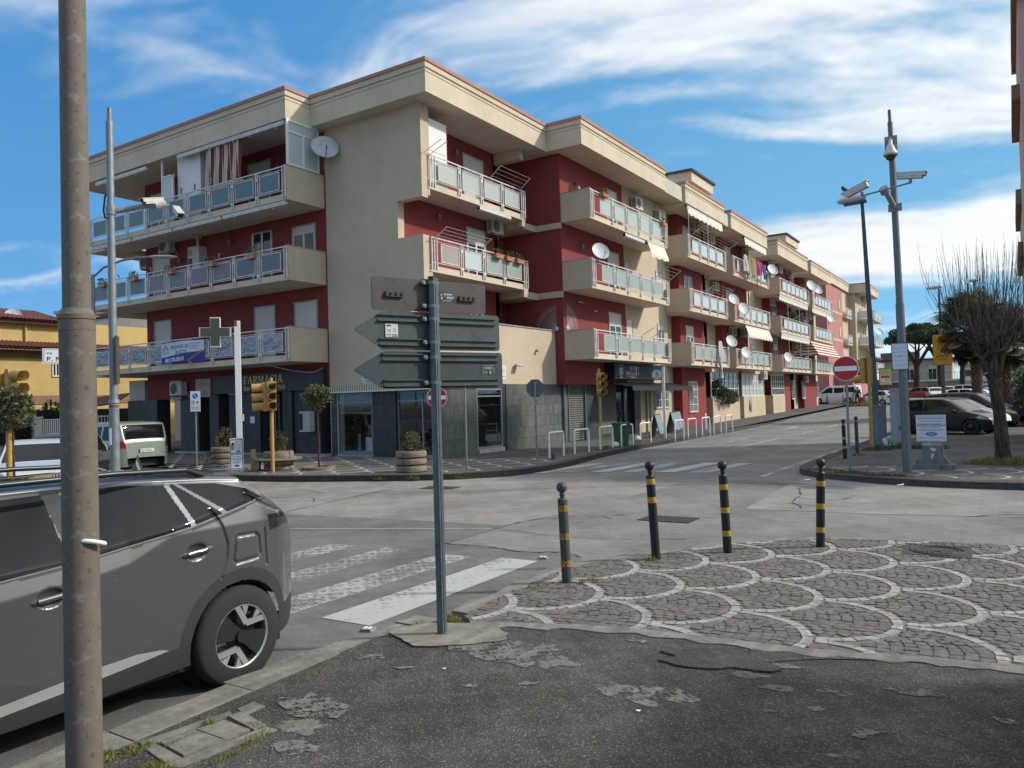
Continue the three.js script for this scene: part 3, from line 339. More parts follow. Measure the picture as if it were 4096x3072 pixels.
// white arcs in the paving over there (stones too small to tell apart)
const arcs = (name, parent, O, U, cond, y, mat = 'whitestone', ru = 0.602, rv = 0.583, N = 40) => { const W = [U[1], -U[0]]; const b = new MB(); const wd = (u, v) => [O[0] + U[0] * u + W[0] * v, O[1] + U[1] * u + W[1] * v]; for (let i = -N; i < N; i++) for (let k = -N; k < N; k++) { const tu = i * ru, tv = (2 * k + mod(i, 2)) * rv, R = 0.585, cu = tu - R; for (let s = 0; s < 12; s++) { const t0 = (-90 + s * 15) * Math.PI / 180, t1 = t0 + 15 * Math.PI / 180, c = wd(cu + R * Math.cos((t0 + t1) / 2), tv + R * Math.sin((t0 + t1) / 2)); if (!cond(c[0], c[1])) continue; const p = (r, t) => { const q = wd(cu + r * Math.cos(t), tv + r * Math.sin(t)); return [q[0], y, q[1]]; }; b.quad(p(R - 0.085, t0), p(R - 0.085, t1), p(R, t1), p(R, t0)); } } for (let i = 0; i < b.n.length; i += 3) { b.n[i] = 0; b.n[i + 1] = 1; b.n[i + 2] = 0; } const P = b.p; for (let i = 0; i < P.length; i += 9) { const cr = (P[i + 3] - P[i]) * (P[i + 8] - P[i + 2]) - (P[i + 5] - P[i + 2]) * (P[i + 6] - P[i]); if (cr > 0) for (let k = 0; k < 3; k++) [P[i + 3 + k], P[i + 6 + k]] = [P[i + 6 + k], P[i + 3 + k]]; } const o = b.build(name, mat, parent); o.userData.kind = 'stuff'; return o; };
const inP = (p) => (x, z) => { let c = false; for (let i = 0, j = p.length - 1; i < p.length; j = i++) if ((p[i][1] > z) !== (p[j][1] > z) && x < (p[j][0] - p[i][0]) * (z - p[i][1]) / (p[j][1] - p[i][1]) + p[i][0]) c = !c; return c; };
arcs('white_stone_arcs', pave2, [-11.2, -15.6], [0.991, -0.131], inP([[-36, -15.1], [-19.0, -13.6], [-18.4, -12.95], [-16.9, -13.1], [-15.1, -13.45], [-13.5, -14.1], [-12.0, -14.85], [-11.2, -15.6], [-10.85, -16.5], [-10.7, -17.3], [-10.9, -18.8], [-11.8, -19.6], [-13.0, -19.2], [-14.9, -18.5], [-36, -18.7]]), 0.1465);
// corner island on the right and the parking ground behind it
const pave3 = setting('pavement_002');
const IS = smooth([[40, -16.9], [2, -16.85], [-0.93, -16.76], [-1.97, -16.98], [-2.71, -17.33], [-3.41, -17.78], [-3.9, -18.5], [-4.03, -19.4], [-4.06, -21.4], [-4.05, -25], [-4.1, -30], [-4.18, -40]], 4);
new MB().prism([...IS, [60, -40], [60, -16.9]], -0.02, 0.125).build('paving', 'asphfar', pave3);
slope([[(z) => -4.18 + (z + 40) * 0.006, 60]], 0.125).build('paving', 'asphfar', pave3);
flat([[-3.95, -18.6], [-3.3, -17.95], [-2.6, -17.45], [-1.9, -17.1], [-0.9, -16.9], [9, -17.0], [9, -19.6], [-0.2, -19.6], [-2.0, -19.4], [-3.9, -19.45]], 0.129).build('paving', 'scalepave', pave3);
arcs('white_stone_arcs', pave3, [-2.2, -18.4], [0.985, 0.17], inP([[-3.85, -18.7], [-3.2, -18.05], [-2.5, -17.6], [-1.9, -17.3], [-0.9, -17.1], [6, -17.2], [6, -19.4], [-0.3, -19.4], [-2.0, -19.2], [-3.8, -19.3]]), 0.1335, 'whitestone', 0.75, 0.62, 16);
{ let acc = 0, st = 0; const n = IS.length; const off = (k, w) => { const a = IS[Math.max(0, k - 1)], b = IS[Math.min(n - 1, k + 1)], dx = b[0] - a[0], dz = b[1] - a[1], l = Math.hypot(dx, dz); return [IS[k][0] - dz / l * w, IS[k][1] + dx / l * w]; }; const T = []; for (let i = 0; i < n; i++) if (IS[i][0] < 6 && IS[i][1] > -60) T.push(i); st = T[0]; for (const i of T.slice(1)) { acc += Math.hypot(IS[i][0] - IS[i - 1][0], IS[i][1] - IS[i - 1][1]); if (acc > 0.9) { const L = [], Q = []; for (let k = st; k <= i; k++) { L.push(off(k, -0.01)); Q.push(off(k, -0.27)); } const w = new MB().prism([...L, ...Q.reverse()], -0.02, 0.128 + rr(-0.004, 0.008)); w.build('kerb_stone', 'kerbdark', pave3); st = i; acc = 0; } } }
// corner behind the parked car
const pave4 = setting('pavement_003');
new MB().prism(smooth([[-60, -7.9], [-16, -7.8], [-12.5, -7.7], [-11.2, -7.0], [-10.6, -5.5], [-10.5, 20]], 4).concat([[-60, 20]]), -0.02, 0.12).build('paving', 'scalepave', pave4);
// ---------- buildings ----------
const BX = { x: (b, s0, s1, y0, y1, o0, o1) => b.box(s0, s1, y0, y1, o0, o1), z: (b, s0, s1, y0, y1, o0, o1) => b.box(o0, o1, y0, y1, s0, s1) };
function rebase(o, x, y, z) { for (const c of o.children) c.position.x -= x, c.position.y -= y, c.position.z -= z; o.position.set(x, y, z); return o; }
const pt = (ax, s, y, o) => (ax === 'x' ? [s, y, o] : [o, y, s]);
// a balcony: slab, double posts, handrail, framed panels; s runs along the front, o is the outward coordinate
function balcony(parent, ax, s0, s1, inner, front, yb, n, panelMat, opt = {}) {
if (s0 > s1) [s0, s1] = [s1, s0]; const bx = BX[ax], sg = Math.sign(front - inner), L = s1 - s0;
const slab = new MB(); bx(slab, s0, s1, yb, yb + 0.2, inner, front); const B = slab.build('balcony', opt.slabMat || 'cornice', parent);
const so = new MB(); bx(so, s0 + 0.02, s1 - 0.02, yb - 0.004, yb + 0.1, inner, front - sg * 0.02); so.build('underside', 'soffit', B);
const r = new MB(), f = front + sg * 0.03, pitch = opt.pitch || 1.30, pw = pitch * 0.76, a = (s0 + s1) / 2 - pitch * n / 2;
bx(r, s0 + 0.02, s1 - 0.02, yb + 1.08, yb + 1.115, f - 0.02, f + 0.02); // handrail
bx(r, s0 + 0.02, s1 - 0.02, yb + 0.29, yb + 0.31, f - 0.01, f + 0.01); bx(r, s0 + 0.02, s1 - 0.02, yb + 0.985, yb + 1.0, f - 0.01, f + 0.01);
const post = (s, lo = 0.08) => bx(r, s - 0.018, s + 0.018, yb + lo, yb + 1.09, f - 0.018, f + 0.018);
for (let i = 0; i <= n; i++) { const c = a + i * pitch; if (i > 0 && i < n) { post(c - 0.055); post(c + 0.055); bx(r, c - 0.06, c + 0.06, yb + 0.82, yb + 0.93, f - 0.012, f + 0.024); bx(r, c - 0.06, c + 0.06, yb + 0.22, yb + 0.30, f - 0.012, f + 0.024); } }
for (const [e, d] of [[s0, 1], [s1, -1]]) for (let k = 0; k < 3; k++) { const c = e + d * (0.05 + k * 0.13); if (k * 0.13 + 0.05 < (L - n * pitch) / 2 + pitch * 0.1) post(c); }
for (let i = 0; i < n; i++) { const c = a + (i + 0.5) * pitch, x0 = c - pw / 2, x1 = c + pw / 2, y0 = yb + 0.34, y1 = yb + 0.95, t = 0.028; bx(r, x0, x1, y0, y0 + t, f - 0.012, f + 0.02); bx(r, x0, x1, y1 - t, y1, f - 0.012, f + 0.02); bx(r, x0, x0 + t, y0 + t, y1 - t, f - 0.012, f + 0.02); bx(r, x1 - t, x1, y0 + t, y1 - t, f - 0.012, f + 0.02); }
r.build('railing', opt.railMat || 'whitemetal', B);
if (!opt.noPanels) for (let i = 0; i < n; i++) { const c = a + (i + 0.5) * pitch, pm = Array.isArray(panelMat) ? panelMat[i % panelMat.length] : panelMat, g = new MB(); if (opt.relief) { const q = reliefPanel(pw - 0.03, 0.6, i); const o = mesh('relief_panel', q, 'relief', B); o.position.set(...pt(ax, c, yb + 0.645, f)); continue; } bx(g, c - pw / 2 + 0.029, c + pw / 2 - 0.029, yb + 0.369, yb + 0.921, f - 0.005, f + 0.006); g.build('glass_panel', pm, B); }
for (const [k, s] of [['w0', s0], ['w1', s1]]) if (opt[k]) { const w = new MB(), d = k === 'w0' ? 1 : -1; bx(w, s - d * 0.003, s + d * 0.16, yb - 0.006, yb + 1.13, inner, front + sg * 0.003); w.build('side_wall', opt.wallMat || 'beige', B); const cap = new MB(); bx(cap, s - d * 0.02, s + d * 0.18, yb + 1.131, yb + 1.155, inner, front + sg * 0.02); cap.build('side_wall_cap', 'marble', B); }
return B;
}
function reliefPanel(w, h, s) { // moulded panel with raised shapes
const g = new THREE.PlaneGeometry(w, h, 44, 28), P = g.attributes.position; const sh = []; let sd = s * 17 + 3; const R = () => { sd = (sd * 1664525 + 1013904223) >>> 0; return sd / 4294967296; }; const fan = s % 4 === 1; for (let k = 0; k < 26; k++) sh.push([(R() - 0.5) * w * 0.85, (R() - 0.5) * h * 0.8, 0.03 + R() * 0.07, R() * 3.14, 0.4 + R() * 2]);
for (let i = 0; i < P.count; i++) { const x = P.getX(i), y = P.getY(i); let z = 0; if (fan) { const an = Math.atan2(x, y + h * 0.42), rad = Math.hypot(x, y + h * 0.42); if (rad < h * 0.85 && rad > 0.05) z = 0.045 * Math.pow(Math.abs(Math.sin(an * 7)), 0.6) * sst(0.9 * h, 0.7 * h, rad); } else for (const [cx, cy, r, t, e] of sh) { const dx = (x - cx) * Math.cos(t) + (y - cy) * Math.sin(t), dy = (-(x - cx) * Math.sin(t) + (y - cy) * Math.cos(t)) * e; const q = (dx * dx + dy * dy) / (r * r); if (q < 1) z = Math.max(z, 0.05 * Math.sqrt(1 - q)); } P.setZ(i, z); }
g.computeVertexNormals(); return g;
}
// window on a wall: surround, then pane or roller shutter
function win(parent, ax, wall, sg, s0, s1, y0, y1, kind = 'glass', name = 'window') {
if (s0 > s1) [s0, s1] = [s1, s0]; const bx = BX[ax], f = new MB(), t = 0.055, o0 = wall - sg * 0.05, o1 = wall + sg * 0.035;
bx(f, s0 - t, s1 + t, y0 - 0.05, y0, o0, o1 + sg * 0.02); bx(f, s0 - t, s0, y0, y1, o0, o1); bx(f, s1, s1 + t, y0, y1, o0, o1); bx(f, s0 - t, s1 + t, y1, y1 + t, o0, o1);
const W = f.build(name, 'marble', parent); const yS = kind === 'shutter' ? y0 : kind === 'half' ? lerp(y0, y1, 0.72) : y1;
if (yS > y0) { const p = new MB(); bx(p, s0, s1, y0, yS, wall + sg * 0.004, wall + sg * 0.010); p.build('pane', 'pane', W); const q = new MB(), c = (s0 + s1) / 2; bx(q, s0, s0 + 0.045, y0, yS, wall + sg * 0.011, wall + sg * 0.026); bx(q, s1 - 0.045, s1, y0, yS, wall + sg * 0.011, wall + sg * 0.026); bx(q, c - 0.035, c + 0.035, y0, yS, wall + sg * 0.011, wall + sg * 0.028); bx(q, s0, s1, y0, y0 + 0.05, wall + sg * 0.0115, wall + sg * 0.0265); q.build('sash', 'whiteframe', W); if (kind !== 'dark') { const cu = new MB(); bx(cu, s0 + 0.05, lerp(s0, s1, 0.30), y0 + 0.05, yS, wall + sg * 0.0005, wall + sg * 0.0035); bx(cu, lerp(s0, s1, 0.70), s1 - 0.05, y0 + 0.05, yS, wall + sg * 0.0005, wall + sg * 0.0035); } }
if (yS < y1) { const p = new MB(); for (let y = yS; y < y1 - 0.02; y += 0.05) { const h = Math.min(0.045, y1 - y); bx(p, s0, s1, y, y + h, wall + sg * 0.006, wall + sg * 0.017); } bx(p, s0, s1, yS, y1, wall + sg * 0.002, wall + sg * 0.010); p.build('shutter', 'shuttercol', W); }
return W;
}
function cornice(parent, pts, y0, y1, deep, mat = 'cornice', matTop = 'coping') { // a moulding swept along the plan, mitred at the corners; outside lies to the left of the walk
const nrm = (i) => { const [x0, z0] = pts[i], [x1, z1] = pts[i + 1]; return [-Math.sign(z1 - z0), Math.sign(x1 - x0)]; };
const offs = (o) => pts.map((p, i) => { const n = []; if (i > 0) n.push(nrm(i - 1)); if (i + 1 < pts.length) n.push(nrm(i)); if (n.length === 2 && n[0][0] === n[1][0] && n[0][1] === n[1][1]) n.pop(); return [p[0] + n.reduce((s, q) => s + q[0], 0) * o, p[1] + n.reduce((s, q) => s + q[1], 0) * o]; });
const band = (off, a, b, m, n, w) => { const A = offs(off), B = offs(off - w), q = new MB(); for (let i = 0; i + 1 < pts.length; i++) { const [ax, az] = A[i], [bx, bz] = A[i + 1], [cx, cz] = B[i], [dx, dz] = B[i + 1], L = Math.hypot(bx - ax, bz - az), s = pts[i][0] + pts[i][1]; q.quad([ax, a, az], [bx, a, bz], [bx, b, bz], [ax, b, az], [[s, a], [s + L, a], [s + L, b], [s, b]]); q.quad([ax, b, az], [bx, b, bz], [dx, b, dz], [cx, b, cz]); q.quad([cx, a, cz], [dx, a, dz], [bx, a, bz], [ax, a, az]); q.quad([dx, a, dz], [cx, a, cz], [cx, b, cz], [dx, b, dz]); } return q.build(n, m, parent); };
const h = y1 - y0; band(0, y0, y0 + h * 0.60, mat, 'cornice', 0.2); band(0.018, y0 + h * 0.60, y0 + h * 0.66, mat, 'cornice_ledge', 0.22); band(-0.035, y0 + h * 0.66, y0 + h * 0.735, mat, 'cornice_groove', 0.2); band(0.012, y0 + h * 0.735, y0 + h * 0.895, mat, 'cornice_band', 0.22); band(0.05, y0 + h * 0.895, y1, matTop, 'coping', 0.3);
}
const FL = [3.38, 6.07, 8.74]; // balcony undersides
// ===== corner building =====
const cb = thing('corner_building', 'four storey red and beige corner apartment building with pharmacy and florist at its foot', 'apartment building');
const A = cb, add = (n, m, f, p = A) => { const b = new MB(); f(b); return b.build(n, m, p); };
cornice(A, [[-33.2, -25], [-33.2, -17.28], [-19.87, -17.28], [-19.87, -18.35], [-14.78, -18.35], [-14.78, -25.65], [-13.25, -25.65], [-13.25, -34.02], [-16.5, -34.02]], 11.44, 12.5, 1);
add('roof', 'pale', (b) => b.box(-33.1, -19.9, 11.5, 12.2, -24.9, -17.4).box(-19.9, -14.9, 11.5, 12.201, -25.6, -18.5).box(-33, -13.4, 11.5, 12.199, -45, -25.7).box(-17, -13.4, 11.5, 12.202, -34, -25.7));
add('soffit', 'soffit', (b) => b.box(-33.19, -19.88, 11.45, 11.49, -24.95, -17.29).box(-19.88, -14.79, 11.451, 11.491, -25.7, -18.36).box(-33, -13.26, 11.449, 11.489, -34.01, -25.7));
// left wing
add('wall', 'red', (b) => b.box(-30.70, -19.75, 2.45, 11.46, -19.6, -18.98).box(-32.45, -30.70, 2.45, 11.46, -26, -20.3).box(-19.76, -19.74, 2.4, 11.46, -19.4, -18.99));
add('wall', 'beige', (b) => { b.box(-19.77, -16.5, 2.44, 11.46, -19.2, -18.9); b.box(-16.5, -15.47, 8.43, 11.46, -19.2, -18.9); b.box(-16.5, -15.47, 5.80, 7.22, -19.2, -18.9); b.box(-16.5, -16.05, 2.44, 5.80, -19.2, -18.9); b.box(-16.05, -14.9, 2.44, 4.53, -19.2, -18.9); b.box(-19.77, -19.42, 0, 2.44, -19.2, -18.9); });
add('wall', 'beige', (b) => b.box(-40, -16.7, 0, 11.4, -45, -26.3).box(-32.4, -19.8, 4, 11.4, -26.3, -21));
balcony(A, 'x', -31.9, -19.87, -18.95, -17.28, FL[2], 9, 'glassteal', { w1: 1 });
balcony(A, 'x', -31.9, -19.87, -18.95, -17.28, FL[1], 9, ['glassblue', 'glassblue', 'glassblue', 'glassviolet', 'glassviolet', 'glassviolet', 'glassviolet', 'glassblue'], { w1: 1 });
balcony(A, 'x', -31.9, -19.87, -18.95, -17.28, FL[0], 9, 'relief', { w1: 1, relief: 1 });
add('side_balcony', 'cornice', (b) => FL.forEach((y) => b.box(-33.3, -31.9, y, y + 0.2, -26, -18.0)));
for (const [s0, s1, y0, y1, k] of [[-21.53, -20.43, 7.30, 8.28, 'half'], [-23.75, -22.70, 6.3, 8.36, 'glass'], [-30.12, -29.02, 6.3, 8.30, 'half'], [-21.5, -20.42, 4.5, 5.56, 'shutter'], [-23.68, -22.63, 3.6, 5.58, 'shutter'], [-30.08, -29.0, 3.6, 5.56, 'shutter']]) win(A, 'x', -18.98, 1, s0, s1, y0, y1, k);
win(A, 'x', -18.98, 1, -23.9, -22.7, 9.0, 11.0, 'half'); win(A, 'x', -18.98, 1, -30.2, -29.1, 9.0, 10.9, 'half');
// glazed end and white cupboard on the top balcony
{ const w = add('veranda_window', 'whiteframe', (b) => { const x0 = -19.90, x1 = -19.84; b.box(x0, x1, 9.9, 9.97, -18.72, -17.3).box(x0, x1, 11.36, 11.44, -18.72, -17.3).box(x0, x1, 11.0, 11.06, -18.66, -17.36).box(x0, x1, 9.97, 11.36, -17.37, -17.3).box(x0, x1, 9.97, 11.36, -18.72, -18.65).box(x0, x1, 9.97, 11.0, -18.05, -17.97); }); add('pane', 'glassmilk', (b) => b.box(-19.875, -19.865, 9.97, 11.0, -17.97, -17.37).box(-19.874, -19.866, 9.97, 11.0, -18.65, -18.05).box(-19.873, -19.867, 11.06, 11.36, -18.65, -17.37), w);
const c = add('balcony_cupboard', 'whiteframe', (b) => b.box(-26.3, -24.9, 8.94, 11.42, -18.9, -17.6)); add('louvre', 'shuttercol', (b) => { for (let i = 0; i < 5; i++) b.box(-24.905, -24.885, 10.55 - i * 0.05, 10.58 - i * 0.05, -18.15, -17.72).box(-24.905, -24.885, 10.5 - i * 0.05, 10.53 - i * 0.05, -18.8, -18.3); b.box(-24.904, -24.892, 8.95, 11.4, -18.235, -18.215).box(-24.904, -24.893, 10.78, 10.80, -18.88, -17.62); }, c); add('glass_screen', 'glassmilk', (b) => b.box(-27.0, -26.32, 9.0, 10.75, -17.45, -17.43), c); add('screen_post', 'whiteframe', (b) => b.box(-27.06, -27.0, 8.95, 11.44, -17.47, -17.41).box(-26.4, -26.32, 8.95, 10.8, -17.47, -17.41).box(-27, -26.3, 10.75, 10.8, -17.47, -17.41), c); }
// striped blind hanging on the top balcony, rolled awnings
{ const g = new THREE.PlaneGeometry(2.0, 1.45, 60, 12), P = g.attributes.position; for (let i = 0; i < P.count; i++) P.setZ(i, 0.05 * Math.sin(P.getX(i) * 16 + 0.8 * Math.sin(P.getY(i) * 3))); g.computeVertexNormals(); const m = print(320, 8, (x, w, h) => { for (let i = 0; i < 18; i++) { x.fillStyle = i % 2 ? '#7a352e' : '#c9bdaa'; x.fillRect(i * w / 18, 0, w / 18 + 1, h); if (!(i % 2)) { x.fillStyle = '#a99c8c'; x.fillRect((i + 0.42) * w / 18, 0, w / 90, h); } } }, 0.9, { side: THREE.DoubleSide }); const o = mesh('striped_blind', g, m, A); o.position.set(-23.33, 10.55, -17.42); add('blind_bar', 'whitemetal', (b) => b.cyl([-24.4, 9.83, -17.40], [-22.25, 9.83, -17.40], 0.03), o).position.sub(o.position); }
for (const [a, b2, y, z] of [[-22.2, -20.0, 11.34, -17.36], [-25.9, -24.4, 11.34, -17.36], [-24.4, -22.25, 11.36, -17.37], [-31.5, -27.9, 11.30, -17.36], [-23.3, -20.0, 8.66, -17.36], [-26.2, -23.4, 8.66, -17.36], [-28.9, -26.3, 8.66, -17.36], [-31.8, -29.0, 8.66, -17.36]]) add('rolled_awning', 'whitemetal', (b) => { b.cyl([a, y, z], [b2, y, z], 0.06, 0.06, 10).box(a, b2, y - 0.075, y - 0.045, z - 0.02, z + 0.06).box(a, b2, y + 0.02, y + 0.075, z - 0.06, z + 0.04); for (let k = 0; k < 2; k++) { const s = lerp(a, b2, 0.2 + 0.6 * k); b.box(s - 0.015, s + 0.015, y - 0.13, y - 0.06, z - 0.01, z + 0.02); } });
// right face of the corner block
add('wall', 'red', (b) => b.box(-17.0, -16.6, 4.5, 11.46, -24.8, -19.2).box(-17.6, -17.2, 4.5, 11.46, -26.2, -24.8).box(-17.2, -16.6, 4.5, 11.46, -24.82, -24.6));
balcony(A, 'z', -25.05, -19.2, -16.6, -15.44, FL[2], 4, 'glasspale'); balcony(A, 'z', -25.10, -19.2, -16.6, -15.44, FL[1], 4, ['glassgreen', 'glassgreen', 'glassmilk', 'glasspink']);
add('beam', 'beige', (b) => b.box(-17.3, -15.6, 8.50, 8.735, -26.14, -24.95).box(-17.3, -15.6, 5.80, 6.065, -26.14, -24.95).box(-17.3, -15.40, 11.05, 11.449, -24.95, -24.68).box(-15.6, -15.44, 8.50, 8.735, -25.05, -24.8).box(-15.6, -15.44, 5.80, 6.065, -25.10, -24.8));
add('wall', 'beige', (b) => b.box(-15.6, -15.47, 5.79, 6.3, -19.35, -19.2).box(-15.6, -15.46, 8.52, 8.75, -19.3, -19.2).box(-15.7, -15.471, 8.76, 11.45, -19.32, -19.19));
win(A, 'z', -16.6, 1, -23.9, -22.7, 9.0, 10.95, 'shutter', 'balcony_door'); win(A, 'z', -16.6, 1, -23.9, -22.8, 6.3, 8.25, 'half', 'balcony_door'); win(A, 'z', -16.6, 1, -23.6, -22.9, 4.7, 5.5, 'dark');
add('balcony_cupboard', 'whiteframe', (b) => { b.box(-16.55, -15.55, 8.95, 11.1, -20.35, -19.25).box(-15.549, -15.53, 9.0, 10.0, -20.3, -19.3).box(-15.549, -15.53, 10.05, 11.05, -20.3, -19.3); });
// block B: side wall, front, terrace
add('wall', 'red', (b) => b.box(-18, -14.5, 2.44, 11.46, -26.9, -26.13).box(-15.2, -14.5, 2.44, 11.46, -31.86, -26.9));
add('wall', 'beige', (b) => b.box(-15.2, -14.52, 2.44, 11.462, -36.9, -31.86).box(-15.3, -14.9, 0, 2.45, -38.1, -35.4).box(-15.4, -15.0, 0, 3.4, -34.9, -34.2));
add('floor_band', 'beige', (b) => b.box(-17.2, -14.47, 8.50, 8.73, -26.12, -26.05).box(-17.2, -14.47, 5.82, 6.06, -26.121, -26.051));
for (let i = 0; i < 3; i++) balcony(A, 'z', -34.0, -26.15, -14.5, -13.25, FL[i], 5, ['glassgreen', 'glassgreen', 'glasspale'][i], { w1: 1 });
for (const [z0, z1, y0, y1, k] of [[-31.2, -30.3, 9.0, 10.92, 'half'], [-31.25, -30.2, 6.3, 8.2, 'half'], [-32.5, -31.95, 6.3, 8.0, 'shutter'], [-31.3, -30.15, 3.6, 5.53, 'half'], [-32.55, -31.95, 3.6, 5.4, 'shutter']]) win(A, 'z', k === 'shutter' ? -14.52 : -14.5, 1, z0, z1, y0, y1, k, 'balcony_door');
for (const [z0, z1, y0, y1, k] of [[-36.4, -35.6, 4.5, 5.4, 'half'], [-36.4, -35.6, 7.2, 8.0, 'shutter']]) win(A, 'z', -14.52, 1, z0, z1, y0, y1, k);
// ground floor round the corner: terrace over the shop
add('terrace', 'beige', (b) => b.box(-15.12, -14.9, 2.46, 4.53, -26.13, -19.2).box(-17, -15.1, 3.3, 3.5, -26.3, -19.1)); add('terrace_coping', 'marble', (b) => b.box(-15.15, -14.86, 4.531, 4.56, -26.13, -19.2).box(-16.05, -14.86, 4.531, 4.56, -19.2, -18.86));
// metal fan grilles at the terrace end
function fan(n, cx, cy, cz, ax, a0, a1) { const b = new MB(), R = 0.95; for (let i = 0; i <= n; i++) { const t = lerp(a0, a1, i / n), c = Math.cos(t), s = Math.sin(t); const P = (r) => ax === 'z' ? [cx, cy + r * s, cz - r * c] : [cx + r * c, cy + r * s, cz]; b.cyl(P(0.06), P(R * 1.06), 0.006, 0.006, 5); if (i < n) { const u = lerp(a0, a1, (i + 1) / n), Q = (r, v) => ax === 'z' ? [cx, cy + r * Math.sin(v), cz - r * Math.cos(v)] : [cx + r * Math.cos(v), cy + r * Math.sin(v), cz]; b.cyl(Q(R * 0.88, t), Q(R * 0.88, u), 0.008, 0.008, 5); } } b.sph(ax === 'z' ? [cx, cy + 0.05, cz] : [cx, cy + 0.05, cz], 0.09, 8); return b.build('fan_grille', 'whitemetal', A); }
fan(16, -14.46, 4.56, -26.3, 'z', 0.05, 1.52); fan(12, -14.80, 4.56, -26.1, 'x', 1.62, 2.95);
// shop walls clad in stone slabs
const slabs = (parent, ax, s0, s1, y0, y1, o, sg, w, h, mat, seed) => { const n = Math.max(1, Math.round((s1 - s0) / w)), m = Math.round((y1 - y0) / h); for (let j = 0; j < m; j++) for (let i = 0; i < n; i++) { const f = j % 2 && n > 1 ? 0.35 : 0; const a = s0 + (i + (i ? f * (hash(i, j, seed) < 0.8 ? 1 : 0) : 0)) * (s1 - s0) / n, e = i === n - 1 ? s1 : s0 + (i + 1 + f * (hash(i + 1, j, seed) < 0.8 ? 1 : 0)) * (s1 - s0) / n; const b = new MB(); BX[ax](b, a + 0.003, e - 0.003, y0 + j * (y1 - y0) / m + 0.003, y0 + (j + 1) * (y1 - y0) / m - 0.003, o - sg * 0.03, o + sg * (0.002 + 0.005 * hash(i, j, seed + 1))); for (let q = 0; q < b.u.length; q += 2) { b.u[q] += seed + i * 0.7 + j * 1.3; b.u[q + 1] += j * 0.37; } b.build('stone_slab', Array.isArray(mat) ? mat[hash(i, j, seed + 2) * mat.length | 0] : mat, parent); } };
std('darkstone2', 0.045, 0.052, 0.062, 0.5, { map: rep(T_stone, 1.9) }); std('darkstone3', 0.062, 0.07, 0.078, 0.6, { map: rep(T_stone, 2.9) }); std('greystone2', 0.135, 0.15, 0.135, 0.7, { map: rep(T_stone, 1.4) }); std('greystone3', 0.18, 0.19, 0.165, 0.7, { map: rep(T_stone, 2.1) });
const DS = ['darkstone', 'darkstone2', 'darkstone3'], GS = ['greystone', 'greystone2', 'greystone3'];
add('shop_wall', 'dark', (b) => b.box(-15.3, -14.93, 0, 2.45, -22.6, -22.35).box(-15.2, -14.93, 0, 2.45, -26.95, -22.6).box(-15.2, -14.93, 0, 2.45, -20.75, -18.95).box(-15.3, -14.92, 2.3, 2.455, -26.9, -18.95).box(-17.8, -16.85, 0, 2.3, -19.3, -18.95).box(-15.15, -14.93, 0, 2.3, -19.4, -18.95).box(-19.75, -19.45, 0, 2.3, -19.3, -18.95).box(-19.6, -14.95, 2.28, 2.45, -19.3, -18.95).box(-15.2, -14.93, 0, 2.45, -29.9, -28.55).box(-15.25, -14.93, 0, 2.45, -27, -26.6));
slabs(A, 'z', -26.5, -22.55, 0.14, 2.46, -14.9, 1, 0.98, 0.387, GS, 4); slabs(A, 'z', -20.75, -18.9, 0.14, 2.28, -14.9, 1, 0.62, 0.53, GS, 9); slabs(A, 'z', -29.85, -28.5, 0.14, 2.46, -14.9, 1, 0.66, 0.46, DS, 14);
slabs(A, 'x', -17.82, -16.8, 0.14, 2.3, -18.9, 1, 0.5, 0.43, DS, 19); slabs(A, 'x', -15.15, -14.9, 0.14, 2.28, -18.9, 1, 0.3, 0.53, DS, 24); slabs(A, 'x', -19.74, -19.45, 0.14, 2.3, -18.9, 1, 0.3, 0.43, DS, 29);
// florist's windows and door with the dim shop behind
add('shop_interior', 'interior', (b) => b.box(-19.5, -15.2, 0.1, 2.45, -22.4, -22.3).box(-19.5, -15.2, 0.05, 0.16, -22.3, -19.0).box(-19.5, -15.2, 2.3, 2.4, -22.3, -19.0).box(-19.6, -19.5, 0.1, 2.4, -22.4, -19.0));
const shopfront = (ax, s0, s1, y0, y1, o, bars, trans, name = 'shop_window') => { const bx = BX[ax], f = new MB(), t = 0.05; bx(f, s0, s1, y0 - 0.04, y0 + t, o - 0.05, o + 0.02); bx(f, s0, s1, y1 - t, y1, o - 0.05, o + 0.02); bx(f, s0, s0 + t, y0 + t, y1 - t, o - 0.05, o + 0.02); bx(f, s1 - t, s1, y0 + t, y1 - t, o - 0.05, o + 0.02); for (const c of bars) bx(f, c - t / 2, c + t / 2, y0 + t, y1 - t, o - 0.04, o + 0.015); if (trans) bx(f, s0 + t, s1 - t, trans, trans + 0.05, o - 0.045, o + 0.018); const W = f.build(name, 'galv', A); const p = new MB(); bx(p, s0 + t, s1 - t, y0 + t, y1 - t, o - 0.018, o - 0.012); p.build('pane', 'shopglass', W); return W; };
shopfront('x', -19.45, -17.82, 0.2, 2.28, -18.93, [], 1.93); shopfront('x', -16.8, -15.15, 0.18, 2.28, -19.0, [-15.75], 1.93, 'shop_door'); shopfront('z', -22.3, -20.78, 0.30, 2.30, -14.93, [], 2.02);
add('shop_sill', 'marble', (b) => b.box(-19.5, -17.8, 0.1, 0.17, -19.1, -18.82).box(-15.2, -14.84, 0.1, 0.27, -22.3, -20.78).box(-16.8, -15.15, 0.1, 0.165, -19.3, -18.9));
add('shop_awning', 'awninggreen', (b) => { for (let i = 0; i < 44; i++) { const x = -19.8 + i * 0.105; b.box(x, x + 0.05, 2.33, 2.50, -18.9, -18.72); } }); add('awning_cover', 'awning', (b) => b.box(-19.82, -15.0, 2.335, 2.495, -18.89, -18.73).box(-19.83, -14.95, 2.29, 2.335, -18.9, -18.66));
